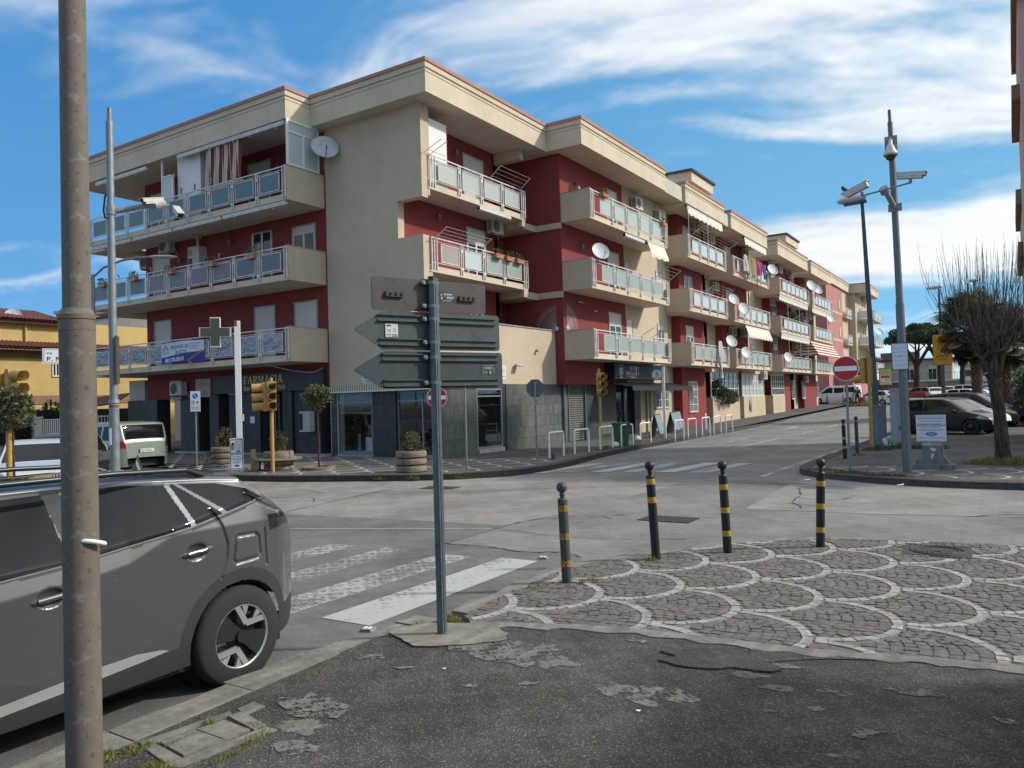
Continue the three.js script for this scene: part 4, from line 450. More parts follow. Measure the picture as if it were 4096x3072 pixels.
// drain pipe, roller door, red band, butcher's shop
add('drain_pipe', 'beige', (b) => b.cyl([-14.84, 2.45, -26.55], [-14.84, 3.75, -26.50], 0.07).sph([-14.84, 3.78, -26.5], 0.085, 8)); add('drain_pipe', 'galvdark', (b) => b.cyl([-14.83, 0.14, -26.55], [-14.83, 2.45, -26.55], 0.06).cyl([-14.83, 2.05, -26.55], [-14.83, 2.12, -26.55], 0.08).cyl([-14.83, 1.38, -26.55], [-14.83, 1.45, -26.55], 0.08));
{ const d = add('roller_door', 'galvdark', (b) => b.box(-14.95, -14.86, 0.14, 2.45, -27.05, -26.98).box(-14.95, -14.86, 0.14, 2.45, -28.5, -28.43).box(-15.1, -14.88, 2.38, 2.46, -28.43, -27.05)); add('door_slats', 'shuttermetal', (b) => { for (let i = 0; i < 25; i++) { const y = 0.16 + i * 0.09; b.cyl([-14.985, y + 0.045, -28.44], [-14.985, y + 0.045, -27.04], 0.047, 0.047, 8, false); } b.box(-15.03, -14.99, 0.14, 2.4, -28.44, -27.04); }, d); }
slabs(A, 'z', -26.98, -26.62, 0.14, 2.46, -14.9, 1, 0.4, 0.46, GS, 34);
add('butcher_shop_front', 'black', (b) => b.box(-15.3, -14.93, 0.1, 2.66, -34.2, -33.5).box(-15.6, -15.2, 0.1, 2.7, -33.5, -31.7).box(-14.97, -14.91, 0.1, 2.7, -29.95, -29.86));
add('shop_panel', 'greystone3', (b) => b.box(-15.2, -14.92, 0.32, 2.45, -31.5, -29.96)); add('shop_plinth', 'darkstone', (b) => b.box(-15.2, -14.9, 0.1, 0.32, -31.6, -29.9));
{ const w = add('shop_door', 'blackmetal', (b) => b.box(-15.2, -15.05, 0.15, 2.45, -31.72, -31.6).box(-15.2, -15.05, 0.15, 2.45, -32.7, -32.6).box(-15.2, -15.05, 0.15, 2.45, -33.55, -33.45)); add('pane', 'pane', (b) => b.box(-15.14, -15.12, 0.2, 2.4, -33.45, -31.72), w); }
{ const s = add('butcher_sign', 'black', (b) => { b.box(-14.9, -14.08, 2.66, 3.36, -35.0, -29.6); for (let i = 0; i < 14; i++) b.box(-14.08, -14.04, 2.68 + i * 0.048, 2.71 + i * 0.048, -34.98, -29.62).box(-14.88, -14.06, 2.68 + i * 0.048, 2.71 + i * 0.048, -29.6, -29.56); });
const o = mesh('sign_lettering', sheet(3.3, 0.62), print(660, 124, (x, w, h) => { x.clearRect(0, 0, w, h); const c = '#dcdad2'; txt(x, 'ANTON   O', 230, 50, 46, c, '', 'sans-serif', 200); txt(x, 'MACELLER   A', 150, 96, 46, c, '', 'sans-serif', 300); x.strokeStyle = c; x.lineWidth = 9; x.beginPath(); x.moveTo(352, 18); x.lineTo(370, 52); x.lineTo(390, 18); x.moveTo(370, 52); x.lineTo(370, 112); x.stroke(); x.fillRect(150, 104, 160, 4); txt(x, 'Gastronomia', 250, 120, 16, c, '', 'sans-serif'); x.beginPath(); x.lineWidth = 4; x.ellipse(55, 62, 40, 56, 0, 0, 7); x.stroke(); x.fillStyle = c; x.beginPath(); x.ellipse(55, 66, 22, 34, 0, 0, 7); x.fill(); x.fillStyle = '#15171a'; x.beginPath(); x.ellipse(47, 56, 5, 7, 0, 0, 7); x.ellipse(64, 56, 5, 7, 0, 0, 7); x.ellipse(55, 84, 8, 9, 0, 0, 7); x.fill(); x.strokeStyle = c; x.beginPath(); x.moveTo(30, 34); x.quadraticCurveTo(18, 40, 30, 56); x.moveTo(80, 34); x.quadraticCurveTo(92, 40, 80, 56); x.stroke(); }, 0.5, { transparent: true }), s); o.position.set(-14.03, 3.01, -31.6); o.rotation.y = Math.PI / 2; }
{ const aw = add('black_awning', 'black', (b) => { for (const [z0, z1] of [[-33.4, -29.7], [-36.9, -33.6]]) { b.quad([-14.9, 2.62, z0], [-14.9, 2.62, z1], [-13.3, 2.32, z1], [-13.3, 2.32, z0]); b.quad([-13.3, 2.30, z0], [-13.3, 2.30, z1], [-14.9, 2.60, z1], [-14.9, 2.60, z0]); for (let i = 0; i < 16; i++) { const z = lerp(z0, z1, i / 16), w = (z1 - z0) / 16; b.box(-13.31, -13.29, 2.12 + 0.04 * (i % 2), 2.33, z, z + w); } } }); }
// grilled windows and red bay further on
const grille = (parent, o, z0, z1, y0, y1) => { const b = new MB(); for (let i = 0; i <= 8; i++) { const z = lerp(z0, z1, i / 8); b.box(o, o + 0.02, y0, y1, z - 0.012, z + 0.012); } for (let i = 0; i <= 4; i++) { const y = lerp(y0, y1, i / 4); b.box(o + 0.001, o + 0.018, y - 0.012, y + 0.012, z0, z1); } return b.build('window_grille', 'whiteframe', parent); };
win(A, 'z', -14.9, 1, -37.6, -35.9, 1.3, 2.9, 'dark'); grille(A, -14.84, -37.6, -35.9, 1.3, 2.9);
rebase(cb, -20, 0, -20);
// pharmacy and the shops to the left
{ const b0 = new THREE.Group(); add('shop_wall', 'dark', (b) => b.box(-32.1, -29.95, 0, 2.33, -19.5, -18.95).box(-28.4, -27.2, 0, 3.1, -19.4, -19.0).box(-26.45, -25.9, 0, 2.4, -19.4, -18.95).box(-25.3, -23.5, 0, 2.45, -19.4, -19.0).box(-22.2, -21.75, 0, 2.45, -19.4, -18.95).box(-21.7, -20.35, 0, 2.45, -19.5, -19.05).box(-30, -28.4, 0.1, 3.2, -20.6, -20.5).box(-27.2, -26.45, 0.1, 3.2, -20.6, -20.5).box(-26, -25.3, 0.1, 2.5, -19.9, -19.8).box(-23.5, -22.2, 0.1, 2.5, -20.8, -20.7).box(-20.35, -19.75, 0.1, 2.45, -19.75, -19.65), cb).position.set(20, 0, 20);
const wp = (o) => (o.position.set(20, 0, 20), o); const tmp = { add: (o) => cb.add(o) };
const kids = cb.children.length; slabs(cb, 'x', -32.1, -29.95, 0.14, 2.33, -18.9, 1, 1.1, 0.44, DS, 40); slabs(cb, 'x', -28.4, -27.2, 0.2, 2.28, -18.94, 1, 0.6, 0.42, DS, 44); slabs(cb, 'x', -26.45, -25.88, 0.14, 2.4, -18.9, 1, 0.6, 0.45, DS, 48); slabs(cb, 'x', -25.3, -23.5, 0.2, 2.45, -18.94, 1, 0.9, 0.45, DS, 52); slabs(cb, 'x', -22.22, -21.72, 0.14, 2.45, -18.9, 1, 0.5, 0.45, DS, 56); slabs(cb, 'x', -21.7, -20.35, 0.2, 2.45, -18.98, 1, 0.7, 0.45, DS, 60);
add('pharmacy_fascia', 'darkstone2', (b) => b.box(-26.05, -20.0, 2.45, 3.14, -19.0, -18.80), cb); add('wall', 'red', (b) => b.box(-30.75, -26.05, 3.05, 3.4, -19.3, -18.99).box(-26.05, -19.76, 3.1, 3.39, -19.3, -19.02).box(-30.75, -29.2, 2.33, 3.05, -19.3, -18.99).box(-26.5, -26.05, 2.4, 3.05, -19.3, -18.985), cb);
const L = mesh('sign_lettering', sheet(2.4, 0.66), print(720, 198, (x) => { x.clearRect(0, 0, 720, 198); txt(x, 'FARMACIA', 10, 108, 118, '#d9c3a4', 'bold', 'serif', 690); txt(x, 'Bar', 14, 180, 66, '#d9c3a4', 'bold', 'serif'); txt(x, 'e Iuri', 540, 180, 66, '#d9c3a4', 'bold', 'serif', 165); }, 0.5, { transparent: true }), cb); L.position.set(-23.08, 2.80, -18.79);
for (const [x0, x1, y0, y1, t] of [[-29.1, -28.35, 2.34, 3.08, 0], [-27.4, -26.46, 2.36, 3.08, 1]]) { const o = mesh('shop_poster', sheet(x1 - x0, y1 - y0), print(200, 180, (x, w, h) => { x.fillStyle = '#b3afa9'; x.fillRect(0, 0, w, h); if (t) { txt(x, '9,99 €', 40, 72, 46, '#5d4d49', 'italic', 'serif', 140); x.strokeStyle = '#7d6d66'; x.lineWidth = 3; x.beginPath(); x.ellipse(105, 58, 80, 48, 0, 0, 7); x.stroke(); x.fillStyle = '#6a615e'; for (let i = 0; i < 3; i++) x.fillRect(70, 124 + i * 16, 90, 6); } else { x.save(); x.translate(60, 150); x.rotate(-1.57); txt(x, 'DA', 0, 0, 60, '#777'); x.restore(); x.fillStyle = '#777'; x.fillRect(60, 160, 90, 6); } }, 0.8), cb); o.position.set((x0 + x1) / 2, (y0 + y1) / 2, -18.96); }
add('shop_glass', 'pane', (b) => b.box(-30, -28.45, 0.2, 2.3, -20.4, -20.38).box(-27.15, -26.5, 0.2, 2.3, -20.3, -20.28).box(-23.4, -22.3, 0.2, 2.4, -19.6, -19.58), cb); add('door_frame', 'galv', (b) => b.box(-28.98, -28.9, 0.2, 2.3, -19.6, -19.5).box(-28.9, -28.42, 2.25, 2.33, -19.1, -18.95).box(-23.46, -23.38, 0.15, 2.42, -19.5, -19.45).box(-23.1, -23.05, 0.15, 2.42, -19.5, -19.45).box(-25.32, -24.6, 2.4, 2.47, -19.0, -18.9).box(-25.35, -25.05, 0.3, 2.4, -19.7, -19.65).box(-20.15, -20.1, 0.15, 2.4, -19.5, -19.45).box(-20.0, -19.95, 0.15, 2.4, -19.5, -19.45), cb);
add('shop_step', 'marble', (b) => b.box(-28.5, -26.5, 0.1, 0.21, -20, -18.7).box(-25.4, -23.3, 0.1, 0.20, -20, -18.72).box(-21.7, -19.8, 0.1, 0.2, -20, -18.72).box(-21.9, -19.7, 0.05, 0.155, -18.72, -18.3), cb);
const vm = add('vending_machine', 'shutter', (b) => b.box(-21.14, -20.62, 0.98, 1.70, -18.95, -18.72), cb); add('machine_front', 'cloth_navy', (b) => b.box(-21.12, -20.98, 1.05, 1.62, -18.719, -18.705), vm); add('notice', 'whitepaint', (b) => b.box(-24.05, -23.8, 1.3, 1.55, -18.93, -18.915), cb);
add('garage_wall', 'pale', (b) => b.box(-32.3, -31.15, 2.33, 3.2, -19.4, -19.1), cb);
for (let i = kids; i < cb.children.length; i++) cb.children[i].position.add(V(20, 0, 20)); }
// ===== apartment blocks further along the street =====
function block(label, z0, bays, tower) {
const g = thing('apartment_building', label, 'apartment building'); const P = g; let n = bays.length, zEnd = 0;
bays.forEach(([a, c, np, wallZ], i) => { // a: near end, c: far end of a bay
cornice(P, [[-16.6, a], [-13.25, a], [-13.25, c], [-16.6, c]], 11.44, 12.5, 1);
add('roof', 'pale', (b) => b.box(-20, -13.4, 11.5, 12.2 + i * 0.001, c + 0.1, a - 0.1), P); add('soffit', 'soffit', (b) => b.box(-17, -13.26, 11.45, 11.49, c, a - 0.02), P);
for (let k = 0; k < 3; k++) balcony(P, 'z', c, a, -14.95, -13.25, FL[k], np, k === 0 ? 'glassgreen' : 'glassmilk', { w1: 1, slabMat: 'cornice', wallMat: 'beige' });
const zr0 = a - wallZ[0], zr1 = a - wallZ[1]; add('wall', 'red', (b) => b.box(-16, -14.5, wallZ[2] ? 0.1 : 3.0, 11.46, zr1, zr0).box(-16, -14.97, 3, 11.461, zr1 - 1.3, zr1), P); add('wall', 'beige', (b) => b.box(-16, -14.98, 0, 11.46, c - 1.5, zr1 - 1.3).box(-16, -14.98, 0, 11.459, zr0, a + 1.5), P);
for (let k = 0; k < 3; k++) { const y = FL[k] + 0.25; win(P, 'z', -14.5, 1, zr0 - 1.9, zr0 - 0.8, y, y + 1.95, k % 2 ? 'glass' : 'half', 'balcony_door'); win(P, 'z', -14.97, 1, zr1 - 1.0, zr1 - 0.3, y, y + 1.7, 'shutter', 'balcony_door'); if (np > 4) win(P, 'z', -14.98, 1, c + 0.6, c + 1.5, y, y + 1.8, 'half', 'balcony_door'); win(P, 'z', -14.98, 1, a + 0.25, a + 1.05, y + 0.8, y + 1.6, 'half'); }
add('drain_pipe', 'pinkred', (b) => b.cyl([-14.85, 0.2, zr1 - 0.35], [-14.85, 11.4, zr1 - 0.35], 0.08, 0.08, 8), P);
});
if (tower) { const [a, c] = tower; add('stair_tower', 'red', (b) => b.box(-19, -15.4, 11.5, 13.9, c + 0.6, a - 0.6), P); add('tower_cornice', 'cornice', (b) => b.box(-19.6, -14.62, 13.85, 14.42, c, a), P); add('tower_roof', 'tiledark', (b) => { for (let i = 0; i < 22; i++) { const z = lerp(a + 0.1, c - 0.1, i / 21); b.cyl([-19.7, 14.47, z], [-14.5, 14.47, z], 0.08, 0.08, 6); } for (let i = 0; i < 18; i++) { const x = lerp(-19.7, -14.6, i / 17); b.cyl([x, 14.46, a + 0.12], [x, 14.46, c - 0.12], 0.07, 0.07, 6); } }, P); }
return g;
}
const blkA = block('sunlit red and beige apartment block right behind the corner building, laundry on its top balconies', 0, [[-36.65, -42.75, 4, [2.0, 5.7, 1]], [-44.0, -51.75, 5, [1.8, 7.0, 0]]], [-41.5, -45.2]);
const blkB = block('second apartment block along the street, striped awnings on its first floor balcony', 0, [[-54.5, -63.7, 6, [2.0, 7.5, 1]], [-64.9, -73.0, 5, [1.8, 6.5, 1]]], [-62.9, -67.0]);
for (const [P, zs] of [[blkA, [[-42.9, -48.0, 'glass'], [-48.9, -53.9, 'grid']]], [blkB, [[-56.0, -59.4, 'glass']]]]) zs.forEach(([a, c, k]) => { add('ground_floor_wall', 'beige', (b) => b.box(-15.4, -14.3, 0, 1.75, c, a).box(-15.4, -14.3, 3.2, 3.38, c, a), P); const w = add('veranda_glazing', 'whiteframe', (b) => { for (let i = 0; i <= 6; i++) { const z = lerp(a, c, i / 6); b.box(-14.42, -14.36, 1.75, 3.2, z - 0.03, z + 0.03); } for (let j = 0; j < 4; j++) b.box(-14.43, -14.37, 1.75 + j * 0.47, 1.79 + j * 0.47, c, a); }, P); add('pane', k === 'grid' ? 'glasspale' : 'pane', (b) => b.box(-14.405, -14.395, 1.75, 3.2, c, a), w); });
for (const z of [-40.2]) { win(blkA, 'z', -14.5, 1, z - 0.6, z + 0.6, 1.0, 2.6, 'dark'); grille(blkA, -14.44, z - 0.6, z + 0.6, 1.0, 2.6); }
for (const z of [-62.9, -66.5, -71.8]) { win(blkB, 'z', -14.5, 1, z - 0.45, z + 0.45, 1.4, 2.8, 'glass'); }
// striped awnings low on the second block
{ const m = print(8, 256, (x, w, h) => { for (let i = 0; i < 11; i++) { x.fillStyle = i % 2 ? '#d8cdbc' : '#8a3f36'; x.fillRect(0, i * h / 11, w, h / 11 + 1); } }, 0.9, { side: THREE.DoubleSide }); for (const [x0, x1, z0, z1, y0, y1] of [[-13.3, -12.6, -63.7, -72.9, 4.75, 6.0]]) { const b = new MB(); b.quad([x1, y0, z0], [x1, y0, z1], [x0, y1, z1], [x0, y1, z0], [[0, 0], [1, 0], [1, 1], [0, 1]]); b.build('striped_awning', m, blkB); b.p.length = 0; const d = new MB(); d.quad([x0 - 1.4, y0, z0 + 0.02], [x1, y0, z0 + 0.02], [x0, y1, z0 + 0.02], [x0 - 1.4, y1, z0 + 0.02], [[0, 0], [1, 0], [1, 1], [0, 1]]); d.build('striped_awning', m, blkB); } }
rebase(blkA, -15, 0, -44); rebase(blkB, -15, 0, -64);
// last block where the street turns
const gl = thing('apartment_building', 'farthest block of the row, pink stair wall and rounded white balconies at its end', 'apartment building');
{ const P = gl; add('wall', 'pinkwall', (b) => b.box(-20, -15.3, 0.2, 13.0, -89.9, -81.5), P); add('wall', 'beige', (b) => b.box(-20, -15.35, 0.2, 13.0, -94.5, -89.9).box(-20, -14.6, 0.2, 13.0, -103, -93.9), P); add('wall', 'pinkwall', (b) => b.box(-20, -13.6, 0.2, 3.6, -93, -84.5), P);
cornice(P, [[-15.1, -80.5], [-15.1, -93.7], [-13.25, -93.7], [-13.25, -102.3], [-18, -102.3]], 12.95, 14.0, 1); add('roof', 'pale', (b) => b.box(-20, -15.2, 13, 13.8, -94, -80.5).box(-20, -13.3, 13, 13.801, -102.2, -93.8), P); add('floor_band', 'beige', (b) => [4.2, 7.2, 10.1].forEach((y) => b.box(-16, -15.28, y, y + 0.22, -89.9, -81.5)), P);
for (let k = 0; k < 3; k++) { const y = 4.0 + k * 2.95; balcony(P, 'z', -93.4, -90.2, -15.35, -14.9, y, 2, 'glassmilk'); balcony(P, 'z', -102.1, -95.6, -14.6, -12.9, y, 4, 'glassmilk'); win(P, 'z', -14.6, 1, -97.5, -96.6, y + 0.25, y + 2, 'half', 'balcony_door'); win(P, 'z', -14.6, 1, -100, -99.1, y + 0.25, y + 2, 'shutter', 'balcony_door'); win(P, 'z', -15.3, 1, -88.6, -88.0, y + 0.8, y + 1.8, 'shutter'); add('side_panel', 'whiteframe', (b) => b.box(-14.6, -12.95, y + 0.25, y + 1.1, -95.62, -95.58), P); }
add('roof_terrace_wall', 'pinkred', (b) => b.box(-15.2, -13.5, 3.6, 4.5, -93, -92.8).box(-13.7, -13.5, 3.6, 4.5, -92.8, -84.5).box(-15.2, -13.5, 3.6, 4.5, -84.7, -84.5), P);
rebase(gl, -16, 0, -91); }
// ---------- other buildings ----------
const roofTiles = (P, x0, x1, z0, z1, y0, y1, axis) => { const b = new MB(); if (axis === 'z') { const n = Math.round(Math.abs(z1 - z0) / 0.25); for (let i = 0; i < n; i++) { const z = lerp(z0, z1, (i + 0.5) / n); b.cyl([x0, y0, z], [x1, y1, z], 0.10, 0.10, 6, false); } b.quad([x0, y0 - 0.02, z0], [x0, y0 - 0.02, z1], [x1, y1 - 0.02, z1], [x1, y1 - 0.02, z0]); } return b.build('tiled_roof', 'tile', P); };
{ // ochre house to the left
const P = thing('ochre_house', 'ochre house with red tiled eaves and a brown band at the far left', 'house');
part('wall', 'yellow', (b) => b.box(-66, -52.0, 0, 5.88, -54, -17).box(-66, -52.5, 5.8, 7.9, -54, -17), P); part('wall_band', 'brownband', (b) => b.box(-52.03, -51.95, 2.51, 3.06, -54, -17), P); part('upper_band', 'brownband', (b) => b.box(-52.03, -51.94, 5.43, 5.9, -54, -17), P); part('eaves', 'brownband', (b) => b.box(-52.6, -51.2, 5.88, 5.97, -54, -17), P); part('upper_eaves', 'brownband', (b) => b.box(-53.3, -52.0, 7.64, 7.8, -26.6, -17), P);
roofTiles(P, -51.1, -52.6, -17, -54, 6.04, 6.5, 'z'); roofTiles(P, -51.8, -56, -17, -26.5, 7.85, 8.9, 'z'); part('chimney', 'pale', (b) => b.box(-53.3, -52.5, 6.4, 8.6, -27.2, -26.5).box(-53.4, -52.4, 8.5, 8.7, -27.3, -26.4), P); part('recessed_wall', 'pale', (b) => b.box(-52.8, -52.48, 5.97, 7.64, -21, -18.9), P); win(P, 'z', -51.99, 1, -26.0, -25.6, 4.3, 5.1, 'dark'); win(P, 'z', -52.48, 1, -20.3, -19, 6.4, 7.5, 'dark');
part('drain_pipe', 'yellow', (b) => b.cyl([-52.4, 5.95, -24.2], [-52.4, 7.64, -24.2], 0.08), P); rebase(P, -58, 0, -35); }
{ const P = thing('white_house', 'white house with a balcony railing behind the ochre house, left of the red wing', 'house'); part('wall', 'white', (b) => b.box(-76, -61, 0, 10.3, -50, -38), P); part('balcony_slab', 'white', (b) => b.box(-61, -59.4, 7.0, 7.4, -50, -37.2), P); part('railing', 'galvdark', (b) => { for (let i = 0; i < 40; i++) b.box(-59.5, -59.45, 7.4, 8.5, -50 + i * 0.32, -49.95 + i * 0.32); b.box(-59.51, -59.44, 8.5, 8.57, -50, -37.3); }, P); part('roof', 'tile', (b) => b.box(-76.2, -60.4, 10.3, 10.5, -50.3, -37.8), P); win(P, 'z', -60.98, 1, -44, -42.8, 7.5, 9.6, 'half'); rebase(P, -68, 0, -44); }
{ const t = thing('shed', 'small red roofed lean-to with pale gate bars beside the dark shop wall', 'shed'); part('roof', 'tile', (b) => { b.quad([-34.2, 2.0, -17.2], [-32.6, 2.25, -18.6], [-34.4, 2.75, -20.4], [-36.4, 2.5, -19]); b.quad([-36.4, 2.46, -19], [-34.4, 2.71, -20.4], [-32.6, 2.21, -18.6], [-34.2, 1.96, -17.2]); }, t); part('gate_bars', 'shuttercol', (b) => { for (let i = 0; i < 15; i++) { const k = i / 14; b.box(lerp(-33.9, -32.6, k) - 0.015, lerp(-33.9, -32.6, k) + 0.015, 0.1, 1.75, lerp(-17.5, -18.7, k) - 0.015, lerp(-17.5, -18.7, k) + 0.015); } b.bar([-33.9, 1.7, -17.5], [-32.6, 1.7, -18.7], 0.04).bar([-33.9, 0.4, -17.5], [-32.6, 0.4, -18.7], 0.04); }, t); part('post', 'galv', (b) => b.cyl([-32.6, 0, -18.7], [-32.6, 2.2, -18.7], 0.05), t); rebase(t, -34, 0, -18.5); }
{ const t = thing('gate', 'low white slatted gate with pillars in front of the dark hedge', 'gate'); part('pillar', 'white', (b) => b.box(-48.0, -47.6, 0, 1.62, -22.8, -22.4).box(-48.05, -47.55, 1.62, 1.72, -22.85, -22.35), t); for (let i = 0; i < 30; i++) part('slat', 'whitepaint', (b) => b.box(-47.85, -47.82, 0.2, 1.5, -22.92 - i * 0.11, -22.86 - i * 0.11), t); part('top_rail', 'whitepaint', (b) => b.box(-47.88, -47.8, 1.5, 1.56, -26.2, -22.8), t); part('bottom_rail', 'whitepaint', (b) => b.box(-47.81, -47.79, 0.15, 0.22, -26.2, -22.8), t); rebase(t, -47.8, 0, -24.5); }
{ // tall pink house at the right edge
const P = thing('pink_house', 'tall pink apartment house, only a sliver along the right edge', 'apartment building'); part('wall', 'palepink', (b) => b.box(0.50, 14, 8.2, 14.4, -33.5, -27.2), P); part('wall', 'pale', (b) => b.box(0.42, 14, 0, 8.2, -33.6, -27.1), P); part('cornice', 'brownband', (b) => b.box(0.36, 14, 13.3, 13.9, -33.7, -27.0), P); for (const y of [10.6, 7.4, 5.8]) part('balcony', 'brownband', (b) => b.box(0.28, 0.52, y, y + 0.45, -33, -28), P); rebase(P, 7, 0, -30); }
{ const P = thing('side_house', 'low house standing right of the camera, outside the picture', 'house'); part('wall', 'pale', (b) => b.box(2.8, 12, 0, 3.3, -7.4, 9), P); part('roof', 'tiledark', (b) => b.box(2.55, 12.2, 3.3, 3.5, -7.65, 9.2), P); rebase(P, 7, 0, 1); }
// buildings at the far end of the road
{ const P = thing('terrace_house', 'low house with balconies behind the far pine trees and the green panel', 'house'); part('wall', 'pale', (b) => b.box(-19, -4.5, 0, 3.0, -140, -128).box(-18, -7.5, 3.2, 6.2, -140, -130), P); part('wall', 'pinkwall', (b) => b.box(-19.1, -12, 0, 2.8, -128, -127.8), P); part('balcony', 'white', (b) => b.box(-18.5, -6, 3.0, 3.25, -130, -126.6), P); part('railing', 'galvdark', (b) => { for (let i = 0; i < 40; i++) b.box(-18.4 + i * 0.31, -18.36 + i * 0.31, 3.25, 4.2, -126.7, -126.66); b.box(-18.4, -6, 4.2, 4.26, -126.72, -126.64); }, P); part('roof', 'tile', (b) => b.box(-18.6, -7, 6.2, 6.45, -140, -129), P); part('roof_terrace', 'galvdark', (b) => b.box(-17, -12, 6.45, 7.6, -136, -131), P); for (const x of [-16.5, -13.5, -10.5]) { win(P, 'x', -130, 1, x, x + 1.1, 3.3, 5.5, 'half'); win(P, 'x', -128, 1, x, x + 1.3, 0.8, 2.4, 'dark'); } rebase(P, -12, 0, -134); }
{ const P = thing('white_house', 'far white building on the left with roof antennas, under the last balconies', 'house'); part('wall', 'white', (b) => b.box(-27, -17.5, 0, 6.5, -130, -118), P); part('balcony', 'white', (b) => b.box(-17.6, -16.2, 3.4, 3.7, -130, -118).box(-16.3, -16.2, 3.7, 4.7, -130, -118), P); part('roof', 'tile', (b) => b.box(-27.2, -16.6, 6.5, 6.8, -130, -117.5), P); rebase(P, -22, 0, -124); }
{ const P = thing('store_building', 'long white store with a yellow fascia stripe at the far end of the road', 'shop building'); part('wall', 'white', (b) => b.box(-8, 14, 0, 6.0, -178, -165), P); part('fascia', 'yellow2', (b) => b.box(-8, 14, 6.0, 7.6, -178, -164.6), P); part('lower_fascia', 'white', (b) => b.box(-8.1, 14, 3.0, 3.6, -165, -163.6), P); part('window_band', 'pane', (b) => { for (let i = 0; i < 10; i++) b.box(-7.4 + i * 2, -5.8 + i * 2, 4.1, 5.2, -165.02, -164.9).box(-7.4 + i * 2, -5.8 + i * 2, 0.4, 2.6, -165.02, -164.9); }, P); rebase(P, 3, 0, -171); }
{ const t = thing('fence', 'pale slatted fence at the far left of the parking, behind the green panel', 'fence'); for (let i = 0; i < 40; i++) part('slat', 'shuttercol', (b) => b.box(-11.9 + i * 0.21, -11.78 + i * 0.21, 0.2, 2.1, -110, -109.95), t); part('rail', 'shuttercol', (b) => b.box(-12, -3.5, 1.9, 2.0, -109.94, -109.9).box(-12, -3.5, 0.4, 0.5, -109.94, -109.9), t); rebase(t, -8, 0, -110); }
// roadside panels
{ const t = thing('billboard', 'yellow food billboard reading all you can eat, on a pole above the parked cars', 'billboard', [-4.08, 0.1, -61.9], 0.03); part('pole', 'steelblue', (b) => b.cyl([0.03, -0.1, -0.05], [0.03, 3.5, -0.05], 0.09, 0.09, 10), t); const w = 1.12, h = 2.12; part('frame', 'blackmetal', (b) => b.box(-w / 2 - 0.03, w / 2 + 0.03, 3.42, 3.42 + h + 0.06, -0.1, 0), t); const o = mesh('poster', sheet(w, h), print(256, 484, (x, W, H) => { x.fillStyle = '#c98f22'; x.fillRect(0, 0, W, H); const T = (s, y, sz, c, k = 200) => { x.textAlign = 'center'; txt(x, s, 128, y, sz, c, 'bold', 'serif', k); x.textAlign = 'left'; }; T('ALL', 92, 54, '#7d3e1c', 120); T('YOU', 142, 54, '#7d3e1c', 140); T('CAN', 190, 54, '#7d3e1c', 150); T('EAT', 240, 60, '#7d3e1c', 160); x.fillStyle = '#5c7a2e'; x.beginPath(); x.arc(128, 262, 62, 0, Math.PI); x.fill(); x.fillStyle = '#e5dcc8'; x.beginPath(); x.arc(128, 262, 52, 0, Math.PI); x.fill(); x.fillStyle = '#9c3326'; x.beginPath(); x.arc(128, 262, 38, 0, Math.PI); x.fill(); x.fillStyle = '#3c6a3a'; x.fillRect(18, 214, 12, 26); x.fillStyle = '#ddd'; x.fillRect(30, 214, 12, 26); x.fillStyle = '#9c3326'; x.fillRect(42, 214, 12, 26); x.fillStyle = '#3c6a3a'; x.fillRect(206, 214, 12, 26); x.fillStyle = '#ddd'; x.fillRect(218, 214, 12, 26); x.fillStyle = '#9c3326'; x.fillRect(230, 214, 12, 26); T('MEXICAN', 366, 40, '#3d4318', 180); T('SUSHI', 414, 40, '#3d4318', 130); x.strokeStyle = '#e3b64e'; x.lineWidth = 3; x.strokeRect(8, 8, W - 16, H - 16); }, 0.7), t); o.position.set(0, 3.45 + h / 2, 0.003); }
{ const t = thing('billboard', 'small green-framed advertising panel standing before the far low house', 'billboard', [-9.32, 0, -74.4], 0.05); part('pole', 'binplastic', (b) => b.cyl([-0.3, 0, -0.04], [-0.3, 2.5, -0.04], 0.04).cyl([0.3, 0, -0.04], [0.3, 2.5, -0.04], 0.04), t); part('frame', 'binplastic', (b) => b.box(-0.53, 0.53, 2.3, 3.84, -0.1, 0), t); const o = mesh('poster', sheet(0.96, 1.42), print(160, 236, (x, W, H) => { x.fillStyle = '#cfc795'; x.fillRect(0, 0, W, H); x.fillStyle = '#b9bb62'; x.fillRect(0, 0, W, 60); txt(x, 'Easy House', 18, 80, 24, '#7a2430', 'bold', 'serif', 124); x.fillStyle = '#a84a66'; x.fillRect(20, 104, 116, 34); x.fillStyle = '#e6e0d0'; x.fillRect(30, 150, 100, 40); x.fillStyle = '#b3455a'; x.fillRect(70, 160, 50, 12); }, 0.7), t); o.position.set(0, 3.07, 0.003); }
// ---------- cars ----------
const pl = (a, x) => { if (x <= a[0][0]) return a[0][1]; for (let i = 0; i + 1 < a.length; i++) if (x <= a[i + 1][0]) return lerp(a[i][1], a[i + 1][1], (x - a[i][0]) / (a[i + 1][0] - a[i][0])); return a[a.length - 1][1]; };
const inPg = (p, x, y) => { let c = false; for (let i = 0, j = p.length - 1; i < p.length; j = i++) if ((p[i][1] > y) !== (p[j][1] > y) && x < (p[j][0] - p[i][0]) * (y - p[i][1]) / (p[j][1] - p[i][1]) + p[i][0]) c = !c; return c; };
const segD = (p, x, y) => { let m = 9; for (let i = 0; i + 1 < p.length; i++) { const [ax, ay] = p[i], dx = p[i + 1][0] - ax, dy = p[i + 1][1] - ay, t = clamp(((x - ax) * dx + (y - ay) * dy) / (dx * dx + dy * dy)); m = Math.min(m, Math.hypot(x - ax - t * dx, y - ay - t * dy)); } return m; };
